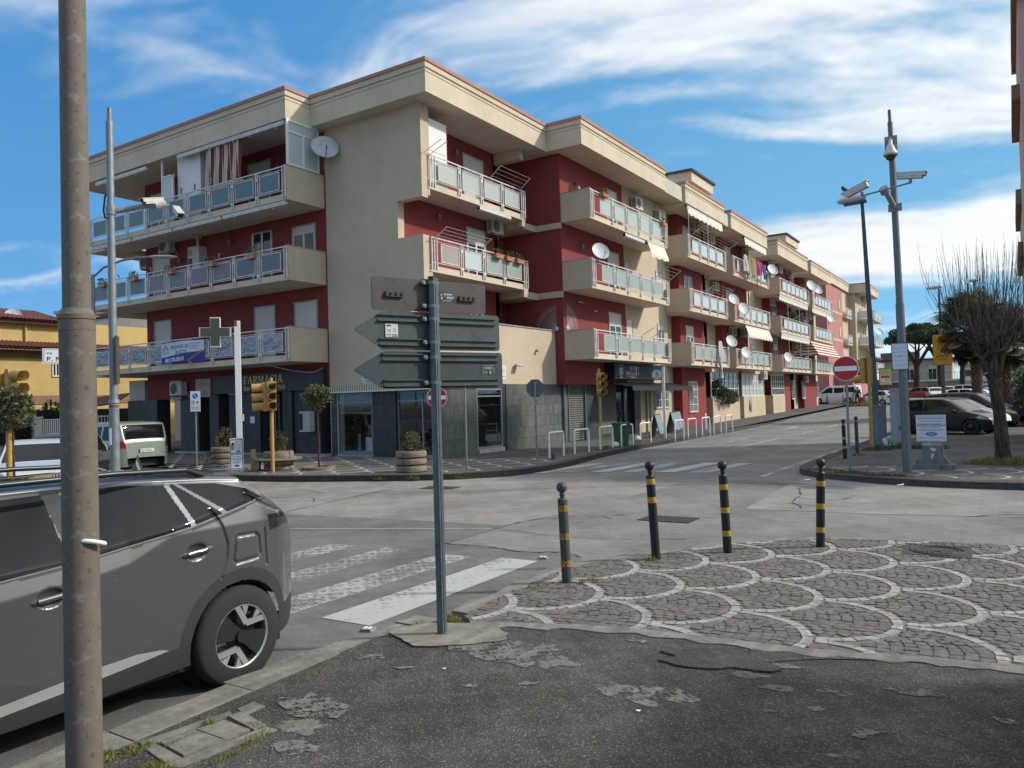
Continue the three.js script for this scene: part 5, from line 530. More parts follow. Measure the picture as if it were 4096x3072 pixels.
// body as a skin over stations; z runs from the rear (-L/2) to the front (+L/2)
function carBody(root, o) {
const { L, hw, top, belt, wheels, wr } = o, sill = o.sill || 0.22, arch = o.arch || wr * 1.14, zc = [];
const fine = o.fine; { let z = -L / 2; while (z < L / 2 - 1e-4) { zc.push(z); const e = Math.min(z + L / 2, L / 2 - z); let st = o.cell || 0.05; if (fine) st = z < fine[0] ? fine[1] : 0.06; if (e < 0.1) st = Math.min(st, 0.02); z += st; } zc.push(L / 2); }
const nS = o.nS || 26, nR = o.nR || 9, nV = nS + nR, nz = zc.length; const half = o.nearOnly ? 1 : 2;
const planf = (z) => { const r = o.rearRound || 0.5, f = o.frontRound || 0.7, a = Math.max(0, (-L / 2 + r - z) / r), b = Math.max(0, (z - (L / 2 - f)) / f); return 1 - 0.30 * a ** 2.6 - 0.34 * b ** 2.6; };
const shape = (z, y, yt) => { const bl = pl(belt, z); let w = hw * planf(z); const lo = clamp((0.5 - y) / 0.3); w *= 1 - 0.035 * lo * lo; if (o.crease) { const c = pl(o.crease, z); w -= y > c ? (y - c) * (o.shoulder ?? 0.35) : (c - y) * 0.04; } else w *= 1 - 0.03 * clamp((y - 0.62) / 0.4); if (y > bl) w -= (y - bl) * (o.tumble ?? 0.36); if (o.groove) { const d = o.groove(z, y); w -= d; } return w; };
const grid = []; for (let i = 0; i < nz; i++) { const z = zc[i], yt = Math.max(pl(top, z), sill + 0.12), edge = Math.min(0.055, (yt - sill) * 0.15), ye = yt - edge, ys = o.under ? pl(o.under, z) : sill; const row = []; const A = [ys, ...(o.lines || []).map((f) => Math.min(pl(f, z), ye - 0.004)), ye], cn = o.counts || [nS]; let jj = 0; for (let k = 0; k < cn.length; k++) for (let q = k ? 1 : 0; q <= cn[k]; q++) { const y = lerp(A[k], Math.max(A[k], A[k + 1]), q / cn[k]); row.push([shape(z, y, yt), y, z]); } const xe = row[nS][0]; for (let j = 1; j <= nR; j++) { const t = j / nR * Math.PI / 2; row.push([xe * Math.cos(t) ** (2 / 3.2), ye + (yt - ye) * Math.sin(t) ** (2 / 3.2), z]); } row[nV][0] = 0; grid.push(row); }
const nrm = []; for (let i = 0; i < nz; i++) { nrm.push([]); for (let j = 0; j <= nV; j++) { const a = grid[Math.max(0, i - 1)][j], b = grid[Math.min(nz - 1, i + 1)][j], c = grid[i][Math.max(0, j - 1)], d = grid[i][Math.min(nV, j + 1)]; const u = [b[0] - a[0], b[1] - a[1], b[2] - a[2]], v = [d[0] - c[0], d[1] - c[1], d[2] - c[2]]; let n = [v[1] * u[2] - v[2] * u[1], v[2] * u[0] - v[0] * u[2], v[0] * u[1] - v[1] * u[0]]; const l = Math.hypot(...n) || 1; n = n.map((q) => q / l); if (j === nV) { n[0] = 0; } nrm[i].push(n); } }
const sets = {}; const put = (key, i, j, s) => { const b = sets[key] || (sets[key] = new MB()); const P = (a, c) => { const q = grid[a][c]; return [q[0] * s, q[1], q[2]]; }, N = (a, c) => { const q = nrm[a][c]; return [q[0] * s, q[1], q[2]]; }; const A = P(i, j), B = P(i + 1, j), C = P(i + 1, j + 1), D = P(i, j + 1), a = N(i, j), bb = N(i + 1, j), c = N(i + 1, j + 1), d = N(i, j + 1), u = (q) => [q[2], q[1]]; if (s > 0) { b.tri(A, C, B, a, u(A), u(C), u(B), c, bb); b.tri(A, D, C, a, u(A), u(D), u(C), d, c); } else { b.tri(A, B, C, a, u(A), u(B), u(C), bb, c); b.tri(A, C, D, a, u(A), u(C), u(D), c, d); } };
for (let i = 0; i + 1 < nz; i++) for (let j = 0; j < nV; j++) for (const s of half === 2 ? [1, -1] : [1]) {
const z = (zc[i] + zc[i + 1]) / 2, y = (grid[i][j][1] + grid[i + 1][j][1] + grid[i][j + 1][1] + grid[i + 1][j + 1][1]) / 4, x = (grid[i][j][0] + grid[i + 1][j + 1][0]) / 2; let key = 'body';
if (j < nS) { let hole = false; for (const wz of wheels) { const d = Math.hypot(z - wz, y - wr); if (d < arch) hole = true; else if (o.clad && d < o.clad) key = 'cladding'; } if (hole) continue; for (const [k, p] of o.side) if (p === 'trim' ? z > -0.84 && y > pl(o.lines[0], z) && y < pl(o.lines[1], z) : p === 'low' ? z > -1.1 && y < pl(o.lines[0], z) : inPg(p, z, y) && (!o.lines || !/^window_\d/.test(k) || (y > pl(o.lines[2], z) && y < pl(o.lines[3], z)))) { key = k; break; } }
else for (const [k, a, b, m] of o.roof || []) if (z > a && z < b && x < m * grid[i][nS][0]) { key = k; break; }
put(key, i, j, s);
}
for (const k in sets) { const n = k.replace(/_\d+$/, ''); sets[k].build(n, (o.mats[k] || o.mats[n] || (n === 'window' || n === 'windscreen' || n === 'rear_window' ? M.carglass : n === 'cladding' ? M.plastic : M.carglass)), root); }
// floor pan, so nothing shows through
new MB().box(-hw * 0.86, hw * 0.86, sill - 0.02, sill + 0.18, -L / 2 + 0.25, L / 2 - 0.3).build('underbody', 'black', root);
return { shape, top };
}
const TYRE = {}; function wheel(root, x, y, z, r, s, style = 0, w = 0.2) {
const k = [r, style, w].join(); let T = TYRE[k];
if (!T) { const pr = [[r * 0.62, -w / 2], [r * 0.66, -w / 2 - 0.004], [r * 0.90, -w / 2 + 0.004], [r * 0.985, -w / 2 + 0.03], [r, -w / 2 + 0.06], [r, w / 2 - 0.06], [r * 0.985, w / 2 - 0.03], [r * 0.90, w / 2 - 0.004], [r * 0.66, w / 2 + 0.004], [r * 0.62, w / 2]]; const g = new THREE.LatheGeometry(pr.map((p) => new THREE.Vector2(p[0], p[1])), 40); g.rotateZ(-Math.PI / 2);
const rim = new MB(), dk = new MB(); const R = r * 0.64; rim.geo(new THREE.LatheGeometry([[R * 0.9, -0.08], [R * 0.98, w / 2 - 0.045], [R, w / 2 - 0.012], [R * 0.97, w / 2 + 0.002], [R * 0.93, w / 2 - 0.01]].map((p) => new THREE.Vector2(...p)), 40).rotateZ(-Math.PI / 2)); dk.geo(new THREE.CylinderGeometry(R * 0.93, R * 0.93, 0.012, 32), T4(w / 2 - 0.075, 0, 0, 0, 0, Math.PI / 2));
const spoke = (b, t, r0, r1, w0, w1, off, d = 0.02) => { const c = Math.cos(t), q = Math.sin(t), P = (rad, l) => [rad * c - l * q, rad * q + l * c]; b.plate([P(r0, off - w0 / 2), P(r1, off * 2.2 - w1 / 2), P(r1, off * 2.2 + w1 / 2), P(r0, off + w0 / 2)].map(([a, e]) => [a, e]), d, T4(w / 2 - 0.018, 0, 0, Math.PI / 2)); };
if (style === 1) { const PT = (k, d) => [R * k * Math.cos(d * Math.PI / 180), R * k * Math.sin(d * Math.PI / 180)]; const bar2 = (p, q, w0, w1) => { const dx = q[0] - p[0], dy = q[1] - p[1], l = Math.hypot(dx, dy), n = [-dy / l, dx / l]; rim.plate([[p[0] - n[0] * w0, p[1] - n[1] * w0], [q[0] - n[0] * w1, q[1] - n[1] * w1], [q[0] + n[0] * w1, q[1] + n[1] * w1], [p[0] + n[0] * w0, p[1] + n[1] * w0]], 0.02, T4(w / 2 - 0.018, 0, 0, Math.PI / 2)); }; for (const e of [0, 182]) { bar2(PT(0.40, 62 + e), PT(0.97, 99 + e), 0.02, 0.019); bar2(PT(0.40, 62 + e), PT(0.97, 24 + e), 0.02, 0.019); bar2(PT(0.66, 76 + e), PT(0.97, 80 + e), 0.004, 0.028); bar2(PT(0.66, 46 + e), PT(0.97, 44 + e), 0.004, 0.028); bar2(PT(0.985, 124 + e), PT(0.985, 150 + e), 0.006, 0.010); bar2(PT(0.985, 176 + e), PT(0.985, 200 + e), 0.010, 0.006); } for (const d of [140, 152, 164, 322, 334, 346]) spoke(dk, d * Math.PI / 180, R * 0.15, R * 0.95, 0.06, 0.10, 0, 0.014); dk.geo(new THREE.CylinderGeometry(R * 0.17, R * 0.2, 0.05, 16), T4(w / 2 - 0.02, 0, 0, 0, 0, Math.PI / 2)); }
else if (style === 2) { dk.geo(new THREE.SphereGeometry(R * 0.9, 20, 8, 0, 6.3, 0, 1.0).rotateZ(-Math.PI / 2), T4(w / 2 - R * 0.75, 0, 0)); } else { for (let i = 0; i < 7; i++) spoke(rim, i * Math.PI * 2 / 7, R * 0.1, R * 0.96, 0.06, 0.05, 0); dk.geo(new THREE.CylinderGeometry(R * 0.2, R * 0.2, 0.03, 14), T4(w / 2 - 0.015, 0, 0, 0, 0, Math.PI / 2)); }
T = TYRE[k] = { g, rim: rim.g(), dk: dk.g() }; }
const t = mesh('wheel', T.g, 'tyre', root); t.position.set(x, y, z); t.rotation.y = s < 0 ? Math.PI : 0; mesh('rim', T.rim, style === 2 ? 'plastic' : 'rim', t); mesh('hub', T.dk, 'blackmetal', t); return t;
}
function plateMesh(root, text, x, y, z, ry, w = 0.48) { const o = mesh('number_plate', sheet(w, w * 0.21), print(256, 54, (c) => { c.fillStyle = '#d9d9d4'; c.fillRect(0, 0, 256, 54); c.fillStyle = '#2a3f8f'; c.fillRect(0, 0, 22, 54); txt(c, text, 34, 43, 42, '#1a1a1c', 'bold', 'sans-serif', 200); }, 0.5), root); o.position.set(x, y, z); o.rotation.y = ry; return o; }
// --- the grey crossover parked beside the camera (its own size, facing +z) ---
{
const ZC = 2.02, gp = (Z, y, k = 1.03) => [Z * k + ZC, 1.85 - (1.85 - y) * k], bp = (Z, y) => [Z + ZC, y];
const t = thing('parked_car', 'grey crossover car parked at the kerb behind the thick lamp post in the foreground', 'car', [-5.22, 0, -ZC]);
const doorCut = [bp(-3.16, 1.19), bp(-3.22, 1.09), bp(-3.265, 0.96), bp(-3.26, 0.86), bp(-3.22, 0.74)], bpil = [bp(-2.27, 1.06), bp(-2.28, 0.8), bp(-2.26, 0.5), bp(-2.25, 0.30)], bump = [bp(-3.575, 1.01), bp(-3.585, 0.88), bp(-3.60, 0.76)], fuel = [bp(-3.33, 0.975), bp(-3.35, 0.995), bp(-3.49, 0.995), bp(-3.52, 0.97), bp(-3.535, 0.85), bp(-3.515, 0.825), bp(-3.34, 0.815), bp(-3.315, 0.84), bp(-3.33, 0.975)], hatch = [bp(-3.45, 1.26), bp(-3.62, 1.16), bp(-3.72, 1.12)];
const side = [['window_0', [gp(-2.165, 1.46), gp(-2.195, 0.95), gp(-1.0, 0.9), gp(-0.9, 1.1), gp(-1.45, 1.5)]], ['window_1', [gp(-2.265, 1.46), gp(-2.305, 1.0), gp(-2.935, 1.05), gp(-2.83, 1.45)]], ['window_2', [gp(-2.87, 1.43), gp(-2.885, 1.372), gp(-2.965, 1.07), gp(-3.2, 1.10), gp(-3.15, 1.178), gp(-2.895, 1.40)]], ['window_3', [gp(-2.92, 1.45), gp(-2.935, 1.388), gp(-3.185, 1.188), gp(-3.2, 1.1), gp(-3.5, 1.2), gp(-3.46, 1.4)]],
['tail_light', [bp(-3.60, 1.105), bp(-3.62, 0.99), bp(-3.80, 1.01), bp(-3.93, 1.0), bp(-3.93, 1.09)]], ['chrome_trim', 'trim'], ['cladding', 'low'], ['cladding', [bp(-3.6, 0.1), bp(-3.6, 0.40), bp(-3.8, 0.43), bp(-4.1, 0.50), bp(-4.1, 0.1)]],
['window_frame', [gp(-2.16, 1.42), gp(-2.21, 1.015), gp(-2.31, 1.03), gp(-2.26, 1.42)]], ['window_frame', [gp(-2.26, 1.425), gp(-2.6, 1.428), gp(-2.86, 1.405), gp(-2.86, 1.39), gp(-2.6, 1.407), gp(-2.26, 1.405)]], ['window_frame', [gp(-1.4, 0.970), gp(-2.2, 1.02), gp(-2.92, 1.11), gp(-3.2, 1.163), gp(-3.5, 1.235), gp(-3.5, 1.247), gp(-3.19, 1.182), gp(-2.92, 1.127), gp(-2.2, 1.035), gp(-1.4, 0.983)]], ['window_pillar', [gp(-2.845, 1.385), gp(-2.91, 1.132), gp(-2.945, 1.142), gp(-2.885, 1.372)]]];
const body = carBody(t, { L: 4.0, hw: 0.82, wheels: [-3.37 + ZC, 1.08], wr: 0.32, arch: 0.372, clad: 0.455, sill: 0.20, fine: [0.35, 0.006], nS: 150, nR: 26, counts: [26, 14, 76, 30, 4], lines: [[[-1.98, 0.3], [-0.83, 0.366], [-0.68, 0.352], [-0.41, 0.33], [0.14, 0.292], [2, 0.28]], [[-1.98, 0.45], [-0.83, 0.366], [-0.78, 0.385], [-0.62, 0.405], [-0.41, 0.398], [-0.2, 0.38], [0.14, 0.35], [2, 0.33]], [[-2, 1.29], ...[[-3.46, 1.248], [-3.185, 1.188], [-3.14, 1.178], [-2.91, 1.132], [-2.30, 1.052], [-2.19, 1.042], [-1.6, 1.0], [-1.0, 0.985]].map((p) => gp(...p)), [2, 0.97]], [[-2, 1.30], ...[[-3.47, 1.252], [-3.38, 1.315], [-3.18, 1.368], [-2.935, 1.388], [-2.845, 1.389], [-2.6, 1.407], [-2.27, 1.405], [-2.17, 1.402], [-1.7, 1.39], [-1.45, 1.33], [-1.0, 1.0]].map((p) => gp(...p)), [2, 0.99]]], nearOnly: false, rearRound: 0.62,
top: [[-2.0, 0.42], [-1.985, 0.60], [-1.955, 0.86], [-1.90, 1.0], [-1.845, 1.085], [-1.76, 1.15], [-1.62, 1.25], [-1.50, 1.335], [-1.455, 1.375], [-1.43, 1.405], [-1.2, 1.425], [-0.7, 1.452], [0, 1.455], [0.45, 1.42], [0.75, 1.31], [1.15, 1.03], [1.3, 0.99], [1.7, 0.94], [1.93, 0.82], [2.0, 0.5]],
under: [[-2, 0.30], [-1.9, 0.24], [-1.7, 0.215], [-0.98, 0.225], [0, 0.20], [1.7, 0.2], [2, 0.28]],
belt: [[-2, 1.30], [-1.45, 1.235], [-1.15, 1.175], [-0.9, 1.12], [-0.2, 1.03], [1, 0.975], [2, 0.95]], tumble: 0.50, crease: [[-2, 1.06], [-1.6, 1.075], [-1.23, 1.075], [-0.85, 1.075], [-0.57, 0.955], [-0.42, 0.93], [0.2, 0.88], [1.2, 0.82], [2, 0.75]], shoulder: 0.24,
groove: (z, y) => { let d = Math.min(segD(doorCut, z, y), segD(bpil, z, y), segD(bump, z, y), segD(fuel, z, y), segD(hatch, z, y)); let g = d < 0.012 ? 0.014 * (1 - d / 0.012) : 0; for (const [hz, hy] of [[-3.035 + ZC, 0.945], [-2.14 + ZC, 0.855]]) { const q = ((z - hz) / 0.075) ** 2 + ((y - hy) / 0.055) ** 2; if (q < 1) g += 0.028 * (1 - q) ** 0.7; } return g; },
side, roof: [['windscreen', 0.5, 1.14, 0.9], ['rear_window', -1.80, -1.5, 0.8], ['roof_panel', -1.2, 0.4, 0.97]], mats: { body: M.cargrey, tail_light: M.taildark, chrome_trim: M.chrome, cladding: M.plastic, window_frame: M.blackmetal, window_pillar: M.galv, roof_panel: M.carglass } });
wheel(t, 0.71, 0.32, -3.37 + ZC, 0.335, 1, 1, 0.2); wheel(t, 0.71, 0.32, 1.08, 0.335, 1, 1, 0.2); wheel(t, -0.71, 0.32, -3.37 + ZC, 0.335, -1, 1); wheel(t, -0.71, 0.32, 1.08, 0.335, -1, 1);
for (const s of [1, -1]) { const b = new MB(); b.path([[s * 0.60, 1.405, -1.22], [s * 0.615, 1.455, -1.08], [s * 0.62, 1.475, -0.6], [s * 0.62, 1.475, 0.1], [s * 0.61, 1.44, 0.45]], 0.017, 8); b.build('roof_rail', 'blackmetal', t); }
new MB().box(-0.52, 0.52, 1.385, 1.41, -1.50, -1.36).build('spoiler', 'cargrey', t);
for (const [hz, hy] of [[-3.035 + ZC, 0.945], [-2.14 + ZC, 0.855]]) { const b = new MB(); b.path([[0.788, hy - 0.012, hz + 0.125], [0.822, hy - 0.006, hz + 0.07], [0.826, hy + 0.004, hz - 0.06], [0.795, hy + 0.012, hz - 0.125]], 0.017, 8); b.sph([0.80, hy - 0.012, hz + 0.115], 0.017, 8).sph([0.80, hy + 0.012, hz - 0.115], 0.017, 8); b.build('door_handle', 'cargrey', t); }
new MB().geo(new THREE.CylinderGeometry(0.372, 0.372, 0.25, 30, 1, true), T4(0.58, 0.32, -3.37 + ZC, 0, 0, Math.PI / 2)).build('wheel_arch_liner', 'black', t);
new MB().geo(new THREE.ConeGeometry(0.05, 0.13, 4), T4(0.28, 1.5, -0.95, 0.5)).build('roof_antenna', 'blackmetal', t);
{ const b = new MB(); b.box(0.80, 0.94, 0.98, 1.1, 0.55, 0.65); b.build('mirror', 'cargrey', t); }
}
function car(name, label, pos, turn, o, group) {
const t = thing(name, label, o.cat || 'car', pos, turn, group), K = 0.93, sc = (p) => p.map((q) => q.map((v) => v * K));
const L = o.L * K, hw = o.W * K / 2, wr = (o.wr || 0.31) * K, wheels = o.wheels.map((v) => v * K);
carBody(t, { L, hw, wr, wheels, sill: 0.2, cell: o.cell || 0.045, nS: o.nS || 30, nR: o.nR || 9, top: sc(o.top), belt: sc(o.belt), tumble: o.tumble, rearRound: o.rearRound, frontRound: o.frontRound, side: (o.side || []).map(([k, p]) => [k, sc(p)]), roof: (o.roof || []).map(([k, a, b, m]) => [k, a * K, b * K, m]), mats: { body: o.paint, ...(o.mats || {}) } });
for (const z of wheels) for (const s of [1, -1]) wheel(t, s * (hw - 0.085), wr, z, wr, s, o.style ?? 0, 0.18);
const zf = L / 2, zr = -L / 2; for (const s of [1, -1]) { const m = new MB().sph([s * (hw + 0.07), o.mirror[1] * K, o.mirror[0] * K], 0.085, 8, 0.75); m.build('mirror', o.mirrorMat || 'plastic', t); }
for (const z of wheels) for (const s of [1, -1]) new MB().geo(new THREE.CylinderGeometry(wr * 1.12, wr * 1.12, 0.2, 18, 1, true), T4(s * (hw - 0.14), wr, z, 0, 0, Math.PI / 2)).build('wheel_arch_liner', 'black', t);
if (o.plate) { plateMesh(t, o.plate[0], 0, o.plate[1] * K, zr - 0.012 + (o.plate[2] || 0), Math.PI); if (o.plate[3]) plateMesh(t, o.plate[3], 0, 0.45 * K, zf + 0.015, 0); }
return t;
}
const HATCH = { L: 3.85, W: 1.66, wheels: [-1.23, 1.22], wr: 0.30, mirror: [0.62, 0.95], top: [[-1.925, 0.45], [-1.91, 0.75], [-1.87, 0.98], [-1.62, 1.28], [-1.5, 1.42], [-1.2, 1.46], [-0.4, 1.48], [0.1, 1.46], [0.35, 1.38], [1.05, 0.96], [1.5, 0.84], [1.82, 0.70], [1.9, 0.6], [1.925, 0.42]], belt: [[-2, 0.97], [-0.5, 0.93], [1, 0.88], [2, 0.86]],
side: [['window_0', [[-1.55, 1.0], [-1.38, 1.36], [-0.68, 1.41], [-0.68, 0.97]]], ['window_1', [[-0.6, 0.97], [-0.6, 1.415], [0.05, 1.40], [0.3, 1.31], [0.86, 0.95]]], ['tail_light', [[-1.93, 0.72], [-1.93, 1.0], [-1.72, 1.0], [-1.74, 0.74]]], ['headlight', [[1.42, 0.66], [1.95, 0.55], [1.95, 0.72], [1.55, 0.80]]], ['bumper', [[1.62, 0.15], [1.62, 0.5], [2, 0.5], [2, 0.15]]], ['bumper', [[-1.6, 0.15], [-1.62, 0.6], [-2, 0.6], [-2, 0.15]]]], roof: [['windscreen', 0.38, 1.02, 0.9], ['rear_window', -1.86, -1.54, 0.82]] };
const mk = (p, extra = {}) => ({ ...HATCH, paint: p, mats: { tail_light: M.tail, headlight: M.headlight, bumper: p, ...(extra.mats || {}) }, ...extra, });
// sage green people carrier by the shops
car('people_carrier', 'pale green people carrier with red tail lights seen from behind, parked before the clothes shop', [-24.25, 0, -13.72], -Math.PI / 2, { L: 4.1, W: 1.87, paint: M.carsage, wheels: [-1.35, 1.32], wr: 0.32, mirror: [1.0, 1.05], tumble: 0.22, rearRound: 0.35, plate: ['RJA 80424', 0.72, -0.005], cell: 0.03, nS: 44, nR: 16,
top: [[-2.05, 0.5], [-2.04, 0.95], [-2.0, 1.05], [-1.86, 1.55], [-1.78, 1.64], [-1.2, 1.68], [0, 1.67], [0.5, 1.6], [1.25, 1.08], [1.6, 0.98], [1.95, 0.82], [2.05, 0.5]], belt: [[-2.1, 1.05], [0, 1.02], [2, 1.0]], side: [['window_0', [[-1.75, 1.09], [-1.68, 1.5], [-0.98, 1.53], [-0.98, 1.07]]], ['window_1', [[-0.88, 1.07], [-0.88, 1.53], [-0.05, 1.54], [-0.05, 1.05]]], ['window_2', [[0.05, 1.05], [0.05, 1.53], [0.45, 1.49], [1.05, 1.05]]], ['tail_light', [[-2.06, 0.80], [-2.06, 1.08], [-1.78, 1.08], [-1.80, 0.82]]], ['bumper', [[-1.75, 0.2], [-1.75, 0.62], [-2.1, 0.62], [-2.1, 0.2]]]], roof: [['rear_window', -1.985, -1.84, 0.93], ['windscreen', 0.55, 1.2, 0.9]], mats: { tail_light: M.tail, bumper: M.carsage } });
car('silver_car', 'silver hatchback facing right behind the small tree and yellow signal at the left edge', [-18.9, 0, -8.95], 1.15, mk(M.carsilver, { top: HATCH.top.map(([z, y]) => [z, y * 0.93]) }));
car('dark_car', 'dark hatchback seen from behind between the silver car and the lamp post', [-20.6, 0, -10.6], -2.2, mk(M.cardark, { plate: ['EK 241 VR', 0.78] }));
// cars parked nose-in on the right
car('black_hatchback', 'black three-door hatchback parked behind the poster barrier, plain steel wheels', [-2.15, 0.125, -34.2], 1.20, mk(M.carblack, { style: 2 }));
car('hatchback', 'small dark car with white bonnet between the black hatchback and the black minivan', [-1.95, 0.125, -36.9], 1.25, mk(M.cardark, { roof: [['windscreen', 0.38, 1.02, 0.9], ['bonnet', 1.05, 1.95, 1.2]], mats: { tail_light: M.tail, headlight: M.tail, bumper: M.cardark, bonnet: M.carwhite } }));
car('minivan', 'black minivan parked behind the two small cars on the right', [-1.55, 0.13, -40.6], 1.25, { L: 4.35, W: 1.75, paint: M.carblack, wheels: [-1.35, 1.35], wr: 0.31, mirror: [0.95, 1.02], plate: null, top: [[-2.17, 0.5], [-2.15, 0.9], [-1.95, 1.4], [-1.8, 1.6], [-1, 1.66], [0, 1.66], [0.4, 1.58], [1.25, 1.06], [1.7, 0.92], [2.05, 0.76], [2.17, 0.5]], belt: [[-2, 1.02], [1, 0.95], [2, 0.9]], side: [['window_0', [[-1.75, 1.06], [-1.65, 1.5], [-0.9, 1.55], [-0.9, 1.04]]], ['window_1', [[-0.8, 1.04], [-0.8, 1.55], [0.0, 1.54], [0.0, 1.0]]], ['window_2', [[0.1, 1.0], [0.1, 1.53], [0.4, 1.46], [1.05, 0.99]]], ['headlight', [[1.6, 0.72], [2.1, 0.62], [2.1, 0.78], [1.75, 0.86]]]], roof: [['windscreen', 0.48, 1.2, 0.9]], mats: { headlight: M.headlight, window_1: M.carglass } });
const VAN = { L: 4.7, W: 1.85, wheels: [-1.5, 1.45], wr: 0.33, mirror: [1.05, 1.15], tumble: 0.16, paint: M.carwhite, top: [[-2.35, 0.5], [-2.34, 1.2], [-2.28, 1.78], [-2.15, 1.84], [0, 1.86], [0.6, 1.78], [1.4, 1.15], [1.75, 1.02], [2.2, 0.85], [2.35, 0.5]], belt: [[-2.3, 1.12], [1, 1.08], [2, 1.0]], side: [['window_0', [[-2.15, 1.14], [-2.1, 1.66], [-1.2, 1.66], [-1.2, 1.14]]], ['window_1', [[-1.1, 1.14], [-1.1, 1.66], [-0.1, 1.66], [-0.1, 1.12]]], ['window_2', [[0.05, 1.12], [0.05, 1.66], [0.55, 1.62], [1.2, 1.12]]]], roof: [['windscreen', 0.65, 1.36, 0.9]] };
car('white_van', 'white passenger van parked crosswise at the far end of the red buildings', [-14.15, rise(-14, -78), -78.4], -1.75, VAN);
car('white_car', 'white car half hidden behind the standing person, beside the white van', [-11.0, gr(-79.5), -79.5], -1.9, mk(M.carwhite));
// farther cars along the road
const SED = { wheels: [-1.25, 1.25] };
[[M.carblack, -11.1, -91.4, -1.6, 'black car passing behind the thin street lamp, far down the road'], [M.carred, -9.3, -99.5, -1.6, 'small red car seen just right of the camera mast'], [M.carwhite, -7.35, -97.7, 0.25, 'white car facing the camera at the far left of the parked rows'], [M.carsilver, -6.5, -106, 0.3, 'silver car parked just right of the white car facing the camera'], [M.carsilver, -5.3, -118, 0.3, 'silver car parked farther back below the food billboard'], [M.carwhite, -4.0, -100, 1.35, 'white car parked beyond the black minivan, left one'], [M.carblue, -2.6, -108, 0.4, 'blue car parked far back left of the palm trunk'], [M.carwhite, -2.6, -66, 1.2, 'white car parked beyond the black minivan, right one'], [M.carblack, 0.6, -62, 0.9, 'black car parked at the far right beyond the tree trunk'], [M.carblue, 0.95, -80, 1.0, 'dark blue car parked farthest right beyond the tree trunk'], [M.cardark, 0.4, -88, 1.0, 'dark car parked at the back right beside the hedge']].forEach(([p, x, z, r, l]) => car('far_car', l, [x, gr(z) + (x > -4.5 ? 0.125 : 0), z], r, mk(p, { cell: 0.09, nS: 14, nR: 5 }), 'cars parked far along the road'));
// ---------- street furniture ----------
// thick old lamp post right beside the camera
{
const T_old = dtex(256, 1024, (u, v, i, j) => { const f = N5[0](u, v * 3), g2 = N5[1](u * 3, v * 14), h2 = 0.55 * N5[2](u * 2, v * 9) + 0.45 * N5[1](u * 5, v * 24); let q = 0.66 + 0.12 * (f - 0.5) + 0.10 * (g2 - 0.5) + 0.03 * (grain(i, j, 4) - 0.5); let c = [q, q * 0.96, q * 0.90]; if (h2 > 0.655) c = [0.76, 0.76, 0.76]; else if (h2 < 0.375) c = [q * 0.8, q * 0.78, q * 0.76]; return c; }); T_old.repeat.set(2, 1 / 2.6);
std('oldpost', 0.36, 0.33, 0.30, 0.8, { map: T_old, bumpMap: T_old, bumpScale: 0.0015 });
const t = thing('lamp_post', 'thick grey-brown steel lamp post in the left foreground, paint flaking below its joint', 'lamp post', [-3.78, 0.07, -1.98]);
part('lower_tube', 'oldpost', (b) => b.cyl([0, -0.1, 0], [-0.005, 2.18, 0], 0.0795, 0.0795, 28), t); part('joint', 'oldpost', (b) => b.cyl([-0.005, 2.18, 0], [-0.005, 2.255, 0], 0.0805, 0.081, 28).cyl([-0.005, 2.255, 0], [-0.005, 2.285, 0], 0.081, 0.066, 28), t);
part('upper_tube', 'oldpost', (b) => b.cyl([-0.005, 2.285, 0], [0.0, 7.5, 0], 0.0625, 0.05, 28), t);
part('weld_ring', 'rust', (b) => b.geo(new THREE.TorusGeometry(0.081, 0.0035, 6, 30), T4(-0.005, 2.235, 0, 0, Math.PI / 2)), t); part('clip', 'whitepaint', (b) => b.geo(new THREE.TorusGeometry(0.07, 0.012, 6, 14, 2.2), T4(0.03, 1.15, -0.03, 0.5, 1.2)), t);
}
